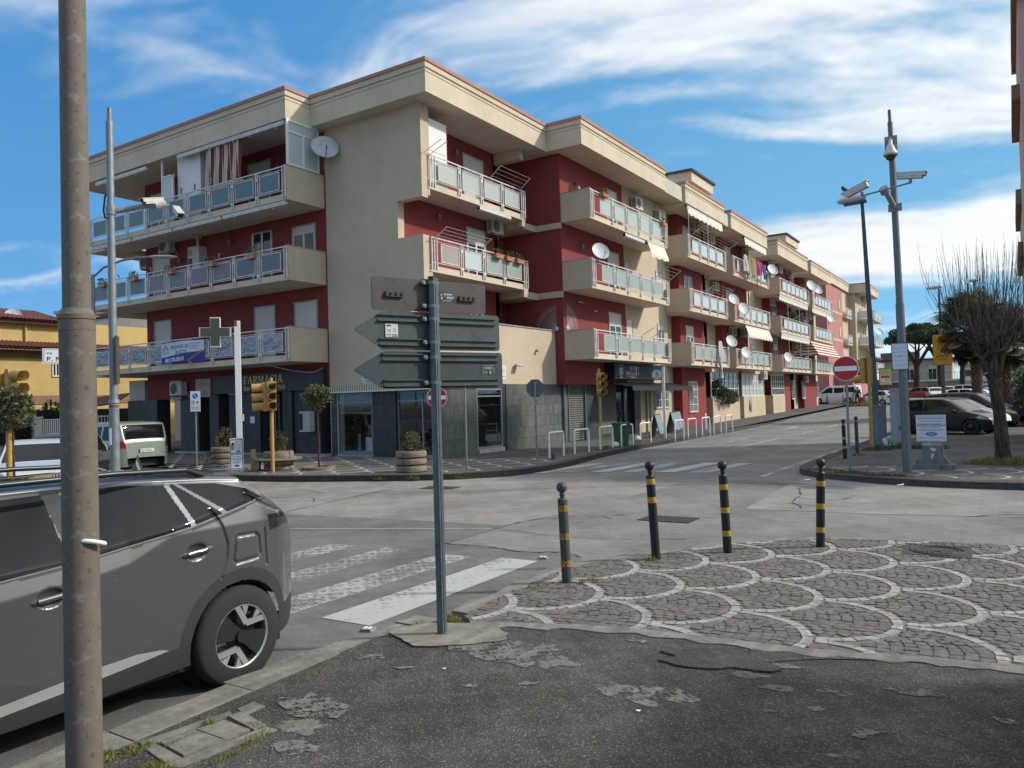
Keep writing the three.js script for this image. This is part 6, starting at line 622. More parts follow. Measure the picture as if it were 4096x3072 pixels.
// direction signs seen from behind
{
const t = thing('direction_sign_post', 'grey post carrying one brown and two arrow shaped road signs, seen from behind', 'road sign', [-3.73, 0.1, -4.65], 1.199);
part('post', 'galvdark', (b) => { b.cyl([0, -0.03, 0], [-0.0, 2.72, 0], 0.030, 0.030, 16); b.box(0.012, 0.034, 0, 2.715, 0.018, 0.034); b.box(-0.006, 0.006, 0, 2.712, 0.026, 0.036); }, t); part('post_cap', 'black', (b) => b.cyl([0, 2.70, 0], [0, 2.728, 0], 0.033, 0.031, 16), t); part('rust_band', 'rust', (b) => b.cyl([0, 0.66, 0], [0, 0.675, 0], 0.0315, 0.0315, 14), t);
const std1 = std('signbrown', 0.08, 0.066, 0.058, 0.6, { map: rep(T_metal, 0.7) }); std('signgrey', 0.072, 0.09, 0.088, 0.5, { map: rep(T_metal, 0.8) }); std('signgrey2', 0.05, 0.066, 0.074, 0.5, { map: rep(T_metal, 0.8) });
const Y = -0.1; // heights were read from the road
const bd = (n, poly, m, z, th = 0.012) => part(n, m, (b) => b.plate(poly.map(([x, y]) => [x, y + Y]), th, T4(0, 0, z), 0.03), t);
const top = bd('brown_sign', [[-0.49, 2.56], [0.515, 2.56], [0.52, 2.805], [-0.49, 2.805]], 'signbrown', -0.045); const a1 = bd('arrow_sign', [[-0.64, 2.41], [-0.40, 2.26], [0.65, 2.265], [0.65, 2.555], [-0.39, 2.555]], 'signgrey', -0.05); const a2 = bd('arrow_sign', [[-0.65, 2.11], [-0.41, 1.97], [0.67, 1.965], [0.67, 2.25], [-0.40, 2.25]], 'signgrey2', -0.05);
const rail = (p, m, x0, x1, y) => part('stiffener', m, (b) => { for (const e of [-0.022, 0.022]) b.box(x0, x1, y + Y + e - 0.004, y + Y + e + 0.004, -0.044, -0.024); b.box(x0, x1, y + Y - 0.022, y + Y + 0.022, -0.0445, -0.041); }, p);
rail(a1, 'signgrey', -0.45, 0.61, 2.50); rail(a1, 'signgrey', -0.44, 0.62, 2.32); rail(a2, 'signgrey', -0.42, 0.63, 2.205); rail(a2, 'signgrey', -0.41, 0.63, 2.01);
for (const [x0, x1, y] of [[-0.385, -0.235, 2.68], [0.26, 0.41, 2.68]]) part('bracket', 'brown', (b) => { b.box(x0, x1, y + Y - 0.018, y + Y + 0.018, -0.039, -0.03); b.box(x0, x1, y + Y - 0.022, y + Y - 0.017, -0.039, -0.018); for (let i = 0; i < 4; i++) b.box(x0 + i * 0.045, x0 + i * 0.045 + 0.012, y + Y - 0.016, y + Y + 0.012, -0.03, -0.019); }, top);
for (const y of [2.78, 2.60, 2.5, 2.32, 2.205, 2.01]) part('clamp', 'galv', (b) => b.cyl([0, y + Y - 0.012, 0], [0, y + Y + 0.012, 0], 0.036, 0.036, 14).box(-0.085, 0.06, y + Y - 0.012, y + Y + 0.012, -0.03, -0.024).box(-0.085, -0.055, y + Y - 0.014, y + Y + 0.014, -0.026, 0.0).box(0.04, 0.06, y + Y - 0.014, y + Y + 0.014, -0.026, 0.0).cyl([-0.07, y + Y, -0.01], [-0.07, y + Y, 0.008], 0.007, 0.007, 8), t);
const st = (p, w, h, x, y, fn) => { const o = mesh('sticker', sheet(w, h), print(200, Math.round(200 * h / w), fn, 0.5), p); o.position.set(x, y + Y, -0.0375); };
st(a1, 0.105, 0.10, -0.335, 2.405, (x, w, h) => { x.fillStyle = '#c9c8c0'; x.fillRect(0, 0, w, h); x.fillStyle = '#222'; x.beginPath(); x.ellipse(52, 26, 42, 12, 0, 0, 7); x.fill(); txt(x, 'CE', 30, 112, 46, '#222'); for (let i = 0; i < 4; i++) x.fillRect(120, 66 + i * 14, 50, 4); x.fillRect(10, 150, 80, 8); x.fillRect(100, 150, 90, 12); x.fillRect(10, 172, 80, 6); x.fillRect(100, 170, 90, 12); });
{ const o = mesh('sticker', sheet(0.13, 0.072), print(200, 110, (x, w, h) => { x.fillStyle = '#1c2430'; x.fillRect(0, 0, w, h); x.fillStyle = '#b8bcc0'; x.fillRect(50, 10, 130, 10); x.fillRect(60, 26, 110, 4); x.fillRect(96, 48, 96, 14); x.fillRect(96, 70, 80, 5); x.fillRect(40, 94, 120, 6); x.fillRect(0, 40, w, 2); x.beginPath(); x.moveTo(8, 34); x.lineTo(20, 8); x.lineTo(32, 34); x.fill(); x.fillRect(16, 56, 20, 24); }, 0.5), top); o.position.set(0.155, 2.68 + Y, -0.0375); }
{ const o = mesh('sticker', sheet(0.12, 0.085), print(200, 142, (x, w, h) => { x.clearRect(0, 0, w, h); txt(x, 'S/SAS', 34, 52, 44, '#b5bdc0', 'bold italic', 'sans-serif', 130); x.fillStyle = '#8f989c'; x.fillRect(6, 16, 8, 110); x.fillRect(180, 30, 8, 80); x.fillRect(34, 84, 40, 8); x.fillRect(34, 100, 50, 6); x.fillRect(110, 76, 30, 44); x.fillRect(0, 0, 190, 5); }, 0.5, { transparent: true }), a2); o.position.set(0.53, 2.105 + Y, -0.0372); }
}
// bollards on the near corner, each a little different
{
const B = (label, p, h, lean, bands, mat, worn) => { const t = thing('bollard', label, 'bollard', p); t.rotation.set(lean[0], 0, lean[1], 'YXZ'); const r = 0.048; const tb = part('post', mat, (b) => b.cyl([0, -0.06, 0], [0, h - 0.17, 0], r, r, 20).cyl([0, h - 0.17, 0], [0, h - 0.155, 0], r, r * 0.8, 20), t); part('neck', mat, (b) => b.cyl([0, h - 0.16, 0], [0, h - 0.09, 0], 0.02, 0.026, 14).geo(new THREE.TorusGeometry(0.024, 0.006, 6, 16), T4(0, h - 0.122, 0, 0, Math.PI / 2)), t); part('ball', mat, (b) => b.sph([0, h - 0.052, 0], 0.053, 20), t); for (const y of bands) part('yellow_band', worn ? 'tapeworn' : 'yelltape', (b) => b.cyl([0, y, 0], [0, y + 0.062, 0], r + 0.0015, r + 0.0015, 20, false), t); return t; };
const Tw = dtex(128, 64, (u, v, i, j) => (N5[1](u * 4, v * 3) > 0.55 ? [0.24, 0.2, 0.14] : [0.86, 0.66, 0.16])); std('tapeworn', 0.62, 0.62, 0.62, 0.7, { map: rep(Tw, 0.15) });
const Tr = dtex(128, 256, (u, v) => { const n = N5[0](u * 2, v * 3); return n > 0.62 ? [0.34, 0.22, 0.16] : [0.30, 0.33, 0.35]; }); std('bollardworn', 0.62, 0.64, 0.66, 0.6, { map: rep(Tr, 0.8) }); std('bollard', 0.009, 0.010, 0.011, 0.5, { map: rep(T_metal, 0.3) });
B('worn grey bollard with three faded yellow bands and rust, nearest to the crosswalk', [-3.69, 0.075, -6.56], 0.975, [-0.0, 0.03], [0.16, 0.42, 0.69], 'bollardworn', 1); 
B('slim leaning black bollard with two orange bands, second from the crosswalk', [-3.34, 0.075, -7.94], 1.075, [0.0, 0.045], [0.62, 0.82], 'bollard'); B('black bollard with three yellow bands, between the slim leaning one and the bent one', [-2.76, 0.075, -8.61], 1.035, [0, 0.03], [0.19, 0.45, 0.71], 'bollard'); B('black bollard bent at its foot, three yellow bands, nearest to the iron cover', [-1.92, 0.075, -9.36], 1.02, [-0.02, -0.035], [0.17, 0.44, 0.70], 'bollard');
B('thin black bollard with two yellow bands beside the no-entry sign pole', [-3.69, 0.12, -21.33], 1.03, [0, 0.015], [0.27, 0.5], 'bollard'); B('plain rusty bollard in front of the yellow signal across the street', [-3.70, 0.12, -23.27], 1.04, [0, 0.01], [], 'bollardworn');
}
// road studs by the crosswalk
for (const [x, z, l] of [[-4.50, -4.66, 'metal road stud at the near end of the crosswalk stripe'], [-4.66, -7.74, 'metal road stud at the far end of the crosswalk stripe']]) { const t = thing('road_stud', l, 'road stud', [x, 0.006, z], 0.3); part('housing', 'galv', (b) => b.plate([[-0.055, 0], [0.055, 0], [0.04, 0.022], [-0.04, 0.022]], 0.1, T4(0, 0, 0)), t); part('reflector', 'whitepaint', (b) => b.box(-0.035, -0.01, 0.0222, 0.024, -0.03, 0.03).box(0.005, 0.03, 0.0222, 0.024, -0.03, 0.03), t); }
// white hoop barriers along the far kerb
{
const w = 0.46, hp = (l, p, turn) => { if (!hp.o) { const t = thing('hoop_barrier', l, 'barrier', p, turn, 'white hoop barriers along the far kerb'); const R = 0.09, h = 0.76, pts = [[-0.45, -0.05, 0], [-0.45, h - R, 0]]; for (let i = 1; i <= 5; i++) { const a = Math.PI - i * Math.PI / 10; pts.push([-0.45 + R + R * Math.cos(a), h - R + R * Math.sin(a), 0]); } for (let i = 0; i <= 5; i++) { const a = Math.PI / 2 - i * Math.PI / 10; pts.push([0.45 - R + R * Math.cos(a), h - R + R * Math.sin(a), 0]); } pts.push([0.45, -0.05, 0]); part('hoop', 'whitepaint', (b) => b.path(pts, 0.028, 10), t); part('foot_plate', 'rust', (b) => b.cyl([-0.45, 0.0, 0], [-0.45, 0.02, 0], 0.045).cyl([0.45, 0, 0], [0.45, 0.02, 0], 0.045), t); hp.o = t; return t; } return dup(hp.o, l, p, turn); };
const n = ['nearest hoop of the kerb row, beside the octagonal sign back', 'second hoop of the kerb row, before the roller door', 'third hoop of the kerb row, around the foot of the yellow signal', 'fourth hoop of the kerb row, in front of the green bin', 'fifth hoop of the kerb row, just past the green bin', 'sixth hoop of the kerb row, beside the white pole', 'seventh hoop of the kerb row, in front of the sandwich boards', 'eighth hoop of the kerb row, past the sandwich boards', 'ninth hoop of the kerb row, last but one', 'last hoop of the kerb row, with chipped paint'];
[[-11.33, -19.76], [-11.36, -21.4], [-11.55, -23.52], [-11.5, -25.08], [-11.48, -26.67], [-11.21, -29.4], [-11.3, -31.1], [-11.2, -32.55], [-11.21, -34.1], [-11.17, -35.7]].forEach(([x, z], i) => hp('white hoop barrier, ' + n[i], [x, 0.145, z], Math.PI / 2 + 0.03)); hp('white hoop barrier standing apart, back from the kerb near the red bay', [-12.72, 0.18, -37.0], 1.3);
}
// octagonal sign seen from behind, grey poles
const oct = (r) => Array.from({ length: 8 }, (_, i) => [r * Math.cos((i + 0.5) * Math.PI / 4), r * Math.sin((i + 0.5) * Math.PI / 4)]);
{ const t = thing('stop_sign', 'octagonal road sign seen from its dark back, on a thin grey pole', 'road sign', [-11.54, 0.145, -19.0], 0.75); part('pole', 'galv', (b) => b.cyl([0, -0.05, 0], [-0.02, 2.25, 0], 0.03, 0.03, 10), t); part('plate', 'steelblue', (b) => b.plate(oct(0.275), 0.012, T4(0, 2.06, -0.035)), t); part('clamp', 'galv', (b) => b.box(-0.06, 0.06, 2.2, 2.225, -0.03, 0.035).box(-0.06, 0.06, 1.9, 1.925, -0.03, 0.035), t); }
{ const t = thing('road_sign', 'bare grey pole with a sign at the far kerb, top hidden behind the arrow signs', 'road sign', [-11.64, 0.145, -15.72]); part('pole', 'galv', (b) => b.cyl([0, -0.05, 0], [0, 2.6, 0], 0.028, 0.028, 10), t); part('plate', 'galv', (b) => b.plate(oct(0.2), 0.01, T4(0, 2.42, -0.035, 0.6)), t); }
function noEntry(label, p, turn, h, r) { const t = thing('no_entry_sign', label, 'road sign', p, turn); part('pole', 'galv', (b) => b.cyl([0, -0.05, -0.045], [0, h - r * 0.1, -0.045], 0.028, 0.028, 12), t); part('rim', 'whitepaint', (b) => b.cyl([0, h - r, -0.016], [0, h - r, 0.0], r, r, 36), t); part('disc', 'redpaint', (b) => b.cyl([0, h - r, 0.0], [0, h - r, 0.003], r * 0.955, r * 0.955, 36), t); part('white_bar', 'whitepaint', (b) => b.box(-r * 0.86, r * 0.86, h - r * 1.19, h - r * 0.81, 0.0031, 0.005), t); return t; }
noEntry('round red no-entry sign with white bar at the right street corner', [-3.03, 0.12, -17.96], -0.05, 2.50, 0.268); noEntry('round red no-entry sign half hidden behind the direction sign post', [-12.25, 0.145, -15.35], 0.62, 2.11, 0.26);
{ const t = thing('parking_sign', 'white parking restriction sign with blue disc and red cross, before the clothes shop', 'road sign', [-20.24, 0.15, -13.98], 0.72); part('pole', 'galv', (b) => b.cyl([0, -0.1, -0.04], [0, 2.2, -0.04], 0.024, 0.024, 10), t); part('board', 'whitepaint', (b) => b.box(-0.14, 0.14, 1.66, 2.26, -0.015, 0), t); const o = mesh('sign_face', sheet(0.27, 0.59), print(128, 280, (x, w, h) => { x.fillStyle = '#d5d8d8'; x.fillRect(0, 0, w, h); x.fillStyle = '#20569c'; x.beginPath(); x.arc(64, 66, 38, 0, 7); x.fill(); x.strokeStyle = '#cfd3d6'; x.lineWidth = 10; x.beginPath(); x.moveTo(38, 40); x.lineTo(90, 92); x.stroke(); x.fillStyle = '#20569c'; x.fillRect(14, 132, 38, 44); txt(x, 'P', 22, 168, 36, '#fff'); x.fillStyle = '#b3222e'; x.fillRect(86, 134, 14, 40); x.fillRect(73, 147, 40, 14); x.fillStyle = '#222'; x.fillRect(0, 202, w, 4); x.fillRect(12, 226, 104, 6); x.fillRect(12, 244, 104, 6); }), t); o.position.set(0, 1.96, 0.002); }
// traffic signals
function sigHead(p, y, turn, big, off = 0.17) { // three lamps in a row, hoods forward (+z)
const g = new MB(); const q = new THREE.Group(); const n = [0, 1, 2]; const T = T4(0, y, 0, turn); const b = new MB(); b.box(-0.12, 0.12, -0.38, 0.38, off - 0.08, off + 0.03); for (const i of n) b.geo(new THREE.CylinderGeometry(0.115, 0.125, 0.06, 20, 1), T4(0, 0.25 - i * 0.25, off + 0.05, 0, Math.PI / 2)); b.box(-0.03, 0.03, 0.28, 0.31, 0, off).box(-0.03, 0.03, -0.31, -0.28, 0, off);
const G = new MB().mb(b, T); const head = G.build('signal_head', 'trafyellow', p); const hood = new MB(); for (const i of n) { const h = new THREE.CylinderGeometry(0.118, 0.112, 0.26, 22, 1, true, Math.PI * 0.18, Math.PI * 1.64); h.rotateX(Math.PI / 2); h.rotateZ(Math.PI); hood.geo(h, T4(0, 0.25 - i * 0.25, off + 0.19, 0, 0.08)); } const H = new MB().mb(hood, T); const hm = H.build('hood', 'trafhood', head); const ln = new MB(); for (const i of n) ln.geo(new THREE.SphereGeometry(0.1, 16, 6, 0, 7, 0, 0.9).rotateX(Math.PI / 2), T4(0, 0.25 - i * 0.25, off + 0.02)); new MB().mb(ln, T).build('lens', 'lens', head); return head; }
function signal(label, p, h, heads, pr = 0.05) { const t = thing('traffic_light', label, 'traffic light', p); part('pole', 'trafyellow', (b) => b.cyl([0, -0.05, 0], [0, h - 0.22, 0], pr, pr, 14), t); part('pole_cap', 'trafhood', (b) => b.cyl([0, h - 0.26, 0], [0, h - 0.18, 0], pr * 1.3, pr * 1.3, 14).cyl([0, h - 0.18, 0], [0, h, 0], pr * 0.85, pr * 0.85, 14), t); for (const [y, tn, o] of heads) sigHead(t, y, tn, 1, o); return t; }
signal('yellow traffic light with two heads on the corner before the pharmacy', [-16.49, 0.15, -13.66], 2.50, [[2.02, 0.95, 0.15], [2.0, -0.65, 0.17]]);
signal('yellow traffic light above the hoop barriers, before the butcher shop', [-11.65, 0.145, -23.31], 2.72, [[2.20, 0.85, 0.14]]);
signal('yellow traffic light seen from behind beside the round no-entry sign', [-3.55, 0.125, -24.8], 2.95, [[2.33, 3.5, 0.16], [2.33, -2.1, 0.16]]);
signal('yellow traffic light at the left edge behind the small tree', [-17.02, 0.12, -7.52], 2.62, [[2.28, 1.75, 0.14], [2.28, -1.3, 0.16]], 0.058);
// pharmacy cross
{ const t = thing('pharmacy_sign', 'grey unlit pharmacy cross on a white square post', 'pharmacy sign', [-18.25, 0.15, -13.98], 0.80); part('post', 'whitepaint', (b) => b.box(-0.075, 0.075, -0.1, 4.18, -0.06, 0.06), t); part('rust_patch', 'rust', (b) => b.box(-0.08, 0.0, 4.02, 4.19, -0.063, 0.063).box(-0.09, -0.07, 3.6, 3.95, -0.03, 0.03), t); std('crossface', 0.11, 0.12, 0.10, 0.6, { map: rep(T_stone, 0.15) });
const c = [[-0.13, -0.42], [0.13, -0.42], [0.13, -0.13], [0.42, -0.13], [0.42, 0.13], [0.13, 0.13], [0.13, 0.42], [-0.13, 0.42], [-0.13, 0.13], [-0.42, 0.13], [-0.42, -0.13], [-0.13, -0.13]]; const q = part('cross', 'awning', (b) => b.plate(c, 0.16, T4(-0.58, 3.86, 0)), t); part('cross_face', 'crossface', (b) => b.plate(c.map((p) => [p[0] * 0.92, p[1] * 0.92]), 0.168, T4(-0.58, 3.86, 0)), q); part('arm', 'galv', (b) => b.box(-0.2, -0.07, 3.7, 3.74, -0.03, 0.03).box(-0.2, -0.07, 3.98, 4.02, -0.03, 0.03), t); part('socket', 'acwhite', (b) => b.box(0.076, 0.13, 1.35, 1.55, -0.04, 0.04), t); }
// poster drawing helpers
const notice = (w, h, fn) => print(w, h, (x) => { x.fillStyle = '#d4d3d6'; x.fillRect(0, 0, w, h); x.strokeStyle = '#27306e'; x.lineWidth = 10; x.strokeRect(3, 3, w - 6, h - 6); fn(x, w, h); }, 0.7);
{ const t = thing('utility_cabinet', 'pale street cabinet with two funeral notices, at the foot of the pharmacy cross', 'cabinet', [-17.72, 0.15, -13.48], 0.87); part('casing', 'whitecab', (b) => b.box(-0.17, 0.17, 0.06, 0.9, -0.16, 0.16).box(-0.175, 0.175, 0.88, 0.905, -0.165, 0.165), t); part('plinth', 'concrete', (b) => b.box(-0.27, 0.27, -0.05, 0.07, -0.24, 0.24), t);
const o = mesh('poster', sheet(0.31, 0.36), notice(200, 232, (x) => { x.fillStyle = '#8d6f63'; x.beginPath(); x.ellipse(38, 120, 26, 60, 0, 0, 7); x.fill(); x.fillStyle = '#33241f'; x.beginPath(); x.ellipse(42, 70, 20, 26, 0, 0, 7); x.fill(); txt(x, 'Domenico', 72, 48, 30, '#22306e', 'bold', 'serif', 118); txt(x, 'Romano', 76, 84, 30, '#22306e', 'bold', 'serif', 110); x.fillStyle = '#555'; for (let i = 0; i < 6; i++) x.fillRect(80, 100 + i * 12, 100, 4); x.fillStyle = '#1d5a60'; x.beginPath(); x.ellipse(130, 198, 34, 16, 0, 0, 7); x.fill(); }), t); o.position.set(0, 0.69, 0.163); const p2 = mesh('poster', sheet(0.31, 0.40), notice(200, 258, (x) => { txt(x, 'NEL RICORDO', 46, 52, 16, '#333'); txt(x, 'ASSUNTA CASAPULLA', 16, 100, 34, '#222b66', 'bold', 'sans-serif', 168); x.fillStyle = '#555'; for (let i = 0; i < 4; i++) x.fillRect(34, 120 + i * 13, 132, 4); x.fillStyle = '#3551a0'; x.beginPath(); x.ellipse(104, 206, 42, 20, 0, 0, 7); x.fill(); }), t); p2.position.set(0, 0.29, 0.164); }
// round concrete planters
function planterRings(t, r, hs, top) { let y = 0; hs.forEach((h, i) => { part('ring', 'planter', (b) => b.geo(new THREE.LatheGeometry([[0.001, y], [r * 0.97, y], [r, y + 0.02], [r, y + h - 0.05], [r * 0.965, y + h], [r * 0.8, y + h], [r * 0.8, y + h - 0.04], [0.001, y + h - 0.05]].map((p) => new THREE.Vector2(...p)), 40)), t); if (i + 1 < hs.length) part('ring_gap', 'brown', (b) => b.cyl([0, y + h - 0.02, 0], [0, y + h + 0.035, 0], r * 0.93, r * 0.93, 30), t); y += h + 0.03; }); part('soil', 'soil', (b) => b.cyl([0, y - 0.09, 0], [0, y - 0.05, 0], r * 0.8, r * 0.8, 24), t); return y; }
const leafG = (() => { const g = new THREE.BufferGeometry(); g.setAttribute('position', new THREE.Float32BufferAttribute([0, 0, 0, 0.3, 0.05, 0.45, 0, 0, 1, -0.3, 0.05, 0.45], 3)); g.setAttribute('normal', new THREE.Float32BufferAttribute([0, 1, 0, 0.3, 0.95, 0, 0, 1, 0, -0.3, 0.95, 0], 3)); g.setAttribute('uv', new THREE.Float32BufferAttribute([0, 0, 1, 0, 1, 1, 0, 1], 2)); g.setIndex([0, 2, 1, 0, 3, 2]); return g; })();
// leaves spread through clumps; each entry of clumps is [x, y, z, r]
function foliage(name, parent, clumps, n, size, mats, up = 0.3, kindStuff = true) { const per = mats.map(() => []); const M4 = new THREE.Matrix4(), Q = new THREE.Quaternion(), E = new THREE.Euler(); const tot = clumps.reduce((s, c) => s + c[3] ** 2, 0); for (const c of clumps) { const k = Math.round(n * c[3] ** 2 / tot); for (let i = 0; i < k; i++) { const u = rnd() * 2 - 1, t = rnd() * 6.283, q = Math.sqrt(1 - u * u), rad = c[3] * Math.cbrt(0.25 + 0.75 * rnd()); const p = [c[0] + rad * q * Math.cos(t), c[1] + rad * u * (c[4] || 1), c[2] + rad * q * Math.sin(t)]; E.set(rr(-1.2, 0.7) - up, t + rr(-1, 1) - Math.PI / 2 * 0 , rr(-0.8, 0.8), 'YXZ'); E.y = Math.PI / 2 - t + rr(-0.9, 0.9); Q.setFromEuler(E); const s = size * rr(0.6, 1.25); per[rnd() * mats.length | 0].push(new THREE.Matrix4().compose(V(...p), Q, V(s, s, s))); } } per.forEach((l, i) => { if (!l.length) return; const m = new THREE.InstancedMesh(leafG, M[mats[i]], l.length); l.forEach((x, k) => m.setMatrixAt(k, x)); m.name = name; m.castShadow = m.receiveShadow = true; if (kindStuff) m.userData.kind = 'stuff'; parent.add(m); }); }
const clumpBall = (cx, cy, cz, rx, ry, n, r0, s) => Array.from({ length: n }, (_, i) => { const u = rr(-1, 1), t = rr(0, 6.283), q = Math.sqrt(1 - u * u), k = Math.cbrt(rr(0.2, 1)); return [cx + rx * q * Math.cos(t) * k, cy + ry * u * k, cz + rx * q * Math.sin(t) * k, r0 * rr(0.6, 1.3)]; });
{ const t = thing('planter', 'round three-ring concrete planter with a green shrub, before the florist door', 'planter', [-12.79, 0.15, -14.93]); planterRings(t, 0.39, [0.155, 0.15, 0.16]); foliage('shrub', t, [...clumpBall(0, 0.72, 0, 0.16, 0.2, 14, 0.12), [0, 0.62, 0, 0.24]], 1500, 0.055, ['leaf', 'leafyellow', 'leafyellow']); part('shrub_stems', 'bark', (b) => { for (let i = 0; i < 7; i++) b.cyl([rr(-0.05, 0.05), 0.42, rr(-0.05, 0.05)], [rr(-0.2, 0.2), rr(0.7, 0.95), rr(-0.2, 0.2)], 0.01, 0.004, 5); }, t); }
{ const t = thing('planter', 'concrete planter ringed by a round bench, yellow-green shrub, before the pharmacy', 'planter', [-17.01, 0.15, -14.3]); planterRings(t, 0.40, [0.12, 0.13, 0.20]); part('bench_ring', 'planter', (b) => b.geo(new THREE.LatheGeometry([[0.40, 0.27], [0.62, 0.27], [0.63, 0.29], [0.62, 0.325], [0.40, 0.325]].map((p) => new THREE.Vector2(...p)), 44)), t); foliage('shrub', t, [...clumpBall(0, 0.78, 0, 0.15, 0.2, 12, 0.12), [0, 0.68, 0, 0.22]], 1500, 0.05, ['leafyellow', 'leafyellow', 'leaf', 'leafred']); }
{ const t = thing('planter', 'concrete planter with a wilted shrub half hidden behind the notice cabinet', 'planter', [-20.85, 0.15, -15.4]); planterRings(t, 0.40, [0.15, 0.15, 0.16]); foliage('shrub', t, [[0, 0.75, 0, 0.3], [0.1, 0.95, 0, 0.2], [-0.35, 0.1, 0.3, 0.25]], 700, 0.055, ['leafred', 'leafyellow', 'leafdark']); }
{ const t = thing('cardboard_boxes', 'folded cardboard boxes leaning behind the notice cabinet', 'boxes', [-17.5, 0.15, -13.85], 0.9); part('box', 'cardboard', (b) => b.box(-0.07, 0.06, 0, 0.58, -0.12, -0.06), t); part('box', 'cardboard', (b) => b.box(-0.02, 0.11, 0, 0.36, -0.05, 0.05), t); part('box', 'brown', (b) => b.box(0.12, 0.19, 0, 0.26, -0.1, 0.08), t); }
// butcher's lightbox sign on a white pole, bin, bag, boards
{ const t = thing('shop_sign_pole', 'white pole with a round white shop sign beside the black awning', 'shop sign', [-12.05, 0.15, -30.0], 0.25); part('pole', 'whitepaint', (b) => b.box(-0.05, 0.05, -0.05, 2.92, -0.05, 0.05), t); part('sign_drum', 'blackmetal', (b) => b.cyl([-0.25, 2.62, -0.05], [-0.25, 2.62, 0.05], 0.235, 0.235, 30), t); const o = mesh('sign_face', new THREE.CircleGeometry(0.22, 32), print(128, 128, (x) => { x.fillStyle = '#d6d5d0'; x.fillRect(0, 0, 128, 128); x.strokeStyle = '#222'; x.lineWidth = 4; txt(x, 'S', 42, 84, 78, '#222', 'bold', 'serif'); txt(x, 'Ɔ', 24, 84, 60, '#222', '', 'serif'); x.beginPath(); x.arc(64, 64, 56, 0, 7); x.stroke(); x.fillStyle = '#444'; x.fillRect(30, 96, 68, 6); }), t); o.position.set(-0.25, 2.62, 0.052); part('bracket', 'whitepaint', (b) => b.box(-0.1, -0.04, 2.55, 2.7, -0.03, 0.03), t); }
{ const t = thing('wheelie_bin', 'green plastic wheeled bin beside the hoop barriers', 'bin', [-11.78, 0.145, -25.2], 0.55); part('body', 'binplastic', (b) => { const w = (y, e) => [[-0.26 * e, y, 0.28 * e], [0.26 * e, y, 0.28 * e], [0.26 * e, y, -0.28 * e], [-0.26 * e, y, -0.28 * e]]; const A = w(0.03, 0.8), B = w(0.78, 1.05); for (let i = 0; i < 4; i++) { const j = (i + 1) % 4; b.quad(A[i], A[j], B[j], B[i]); } b.quad(A[3], A[2], A[1], A[0]); b.box(-0.3, 0.3, 0.74, 0.79, -0.32, 0.32); }, t); part('lid', 'binplastic', (b) => b.geo(new THREE.CylinderGeometry(0.32, 0.32, 0.6, 20, 1, false, -0.9, 1.8), T4(0, 0.60, 0, Math.PI / 2, 0, Math.PI / 2, [0.8, 1, 1])).box(-0.31, 0.31, 0.79, 0.83, -0.33, 0.33), t); part('wheel', 'tyre', (b) => b.cyl([-0.27, 0.08, -0.25], [-0.21, 0.08, -0.25], 0.08).cyl([0.21, 0.08, -0.25], [0.27, 0.08, -0.25], 0.08), t); }
{ const g = new THREE.IcosahedronGeometry(0.17, 3), P = g.attributes.position; for (let i = 0; i < P.count; i++) { const k = 1 + 0.5 * (fbm(P.getX(i) * 9 + 30, P.getZ(i) * 9 + P.getY(i) * 7 + 30, 512, 3, 3) - 0.5); P.setXYZ(i, P.getX(i) * k * 1.1, Math.max(-0.09, P.getY(i) * k * 0.7), P.getZ(i) * k); } g.computeVertexNormals(); const o = mesh('rubbish_bag', g, 'trash'); o.position.set(-11.62, 0.235, -24.25); tag(o, 'pale yellowish rubbish bag lying at the foot of the yellow signal', 'rubbish bag'); }
{ const t = thing('cardboard_box', 'open brown box with a white bag just right of the green bin', 'box', [-11.4, 0.145, -25.75], 0.5); part('box', 'cardboard', (b) => b.box(-0.14, 0.14, 0, 0.2, -0.12, 0.12), t); part('bag', 'whitepaint', (b) => b.sph([0, 0.22, 0], 0.11, 10, 1.1), t); }
function sandwich(label, p, turn, fm) { const t = thing('sandwich_board', label, 'sandwich board', p, turn, null); for (const s of [1, -1]) { const R = T4(0, 0, 0); part('panel', fm, (b) => { const m = T4(0, 0.48, s * 0.13, 0, s * -0.27, 0); const q = new MB().box(-0.28, 0.28, -0.5, 0.5, -0.012, 0.012); b.mb(q, m); }, t); part('board_face', s > 0 ? 'boardface' : 'dark', (b) => { const m = T4(0, 0.48, s * 0.13, 0, s * -0.27, 0); const q = new MB().box(-0.24, 0.24, -0.36, 0.46, s > 0 ? 0.0125 : -0.016, s > 0 ? 0.016 : -0.0125); b.mb(q, m); }, t); } return t; }
sandwich('open sandwich board with light blue face, nearest to the white pole', [-12.75, 0.16, -30.9], 1.5, 'blackmetal'); sandwich('open sandwich board with light blue face, middle of the three', [-13.4, 0.17, -34.4], 1.45, 'blackmetal'); sandwich('plain brown sandwich board, farthest of the three', [-13.65, 0.18, -35.5], 1.3, 'brown');
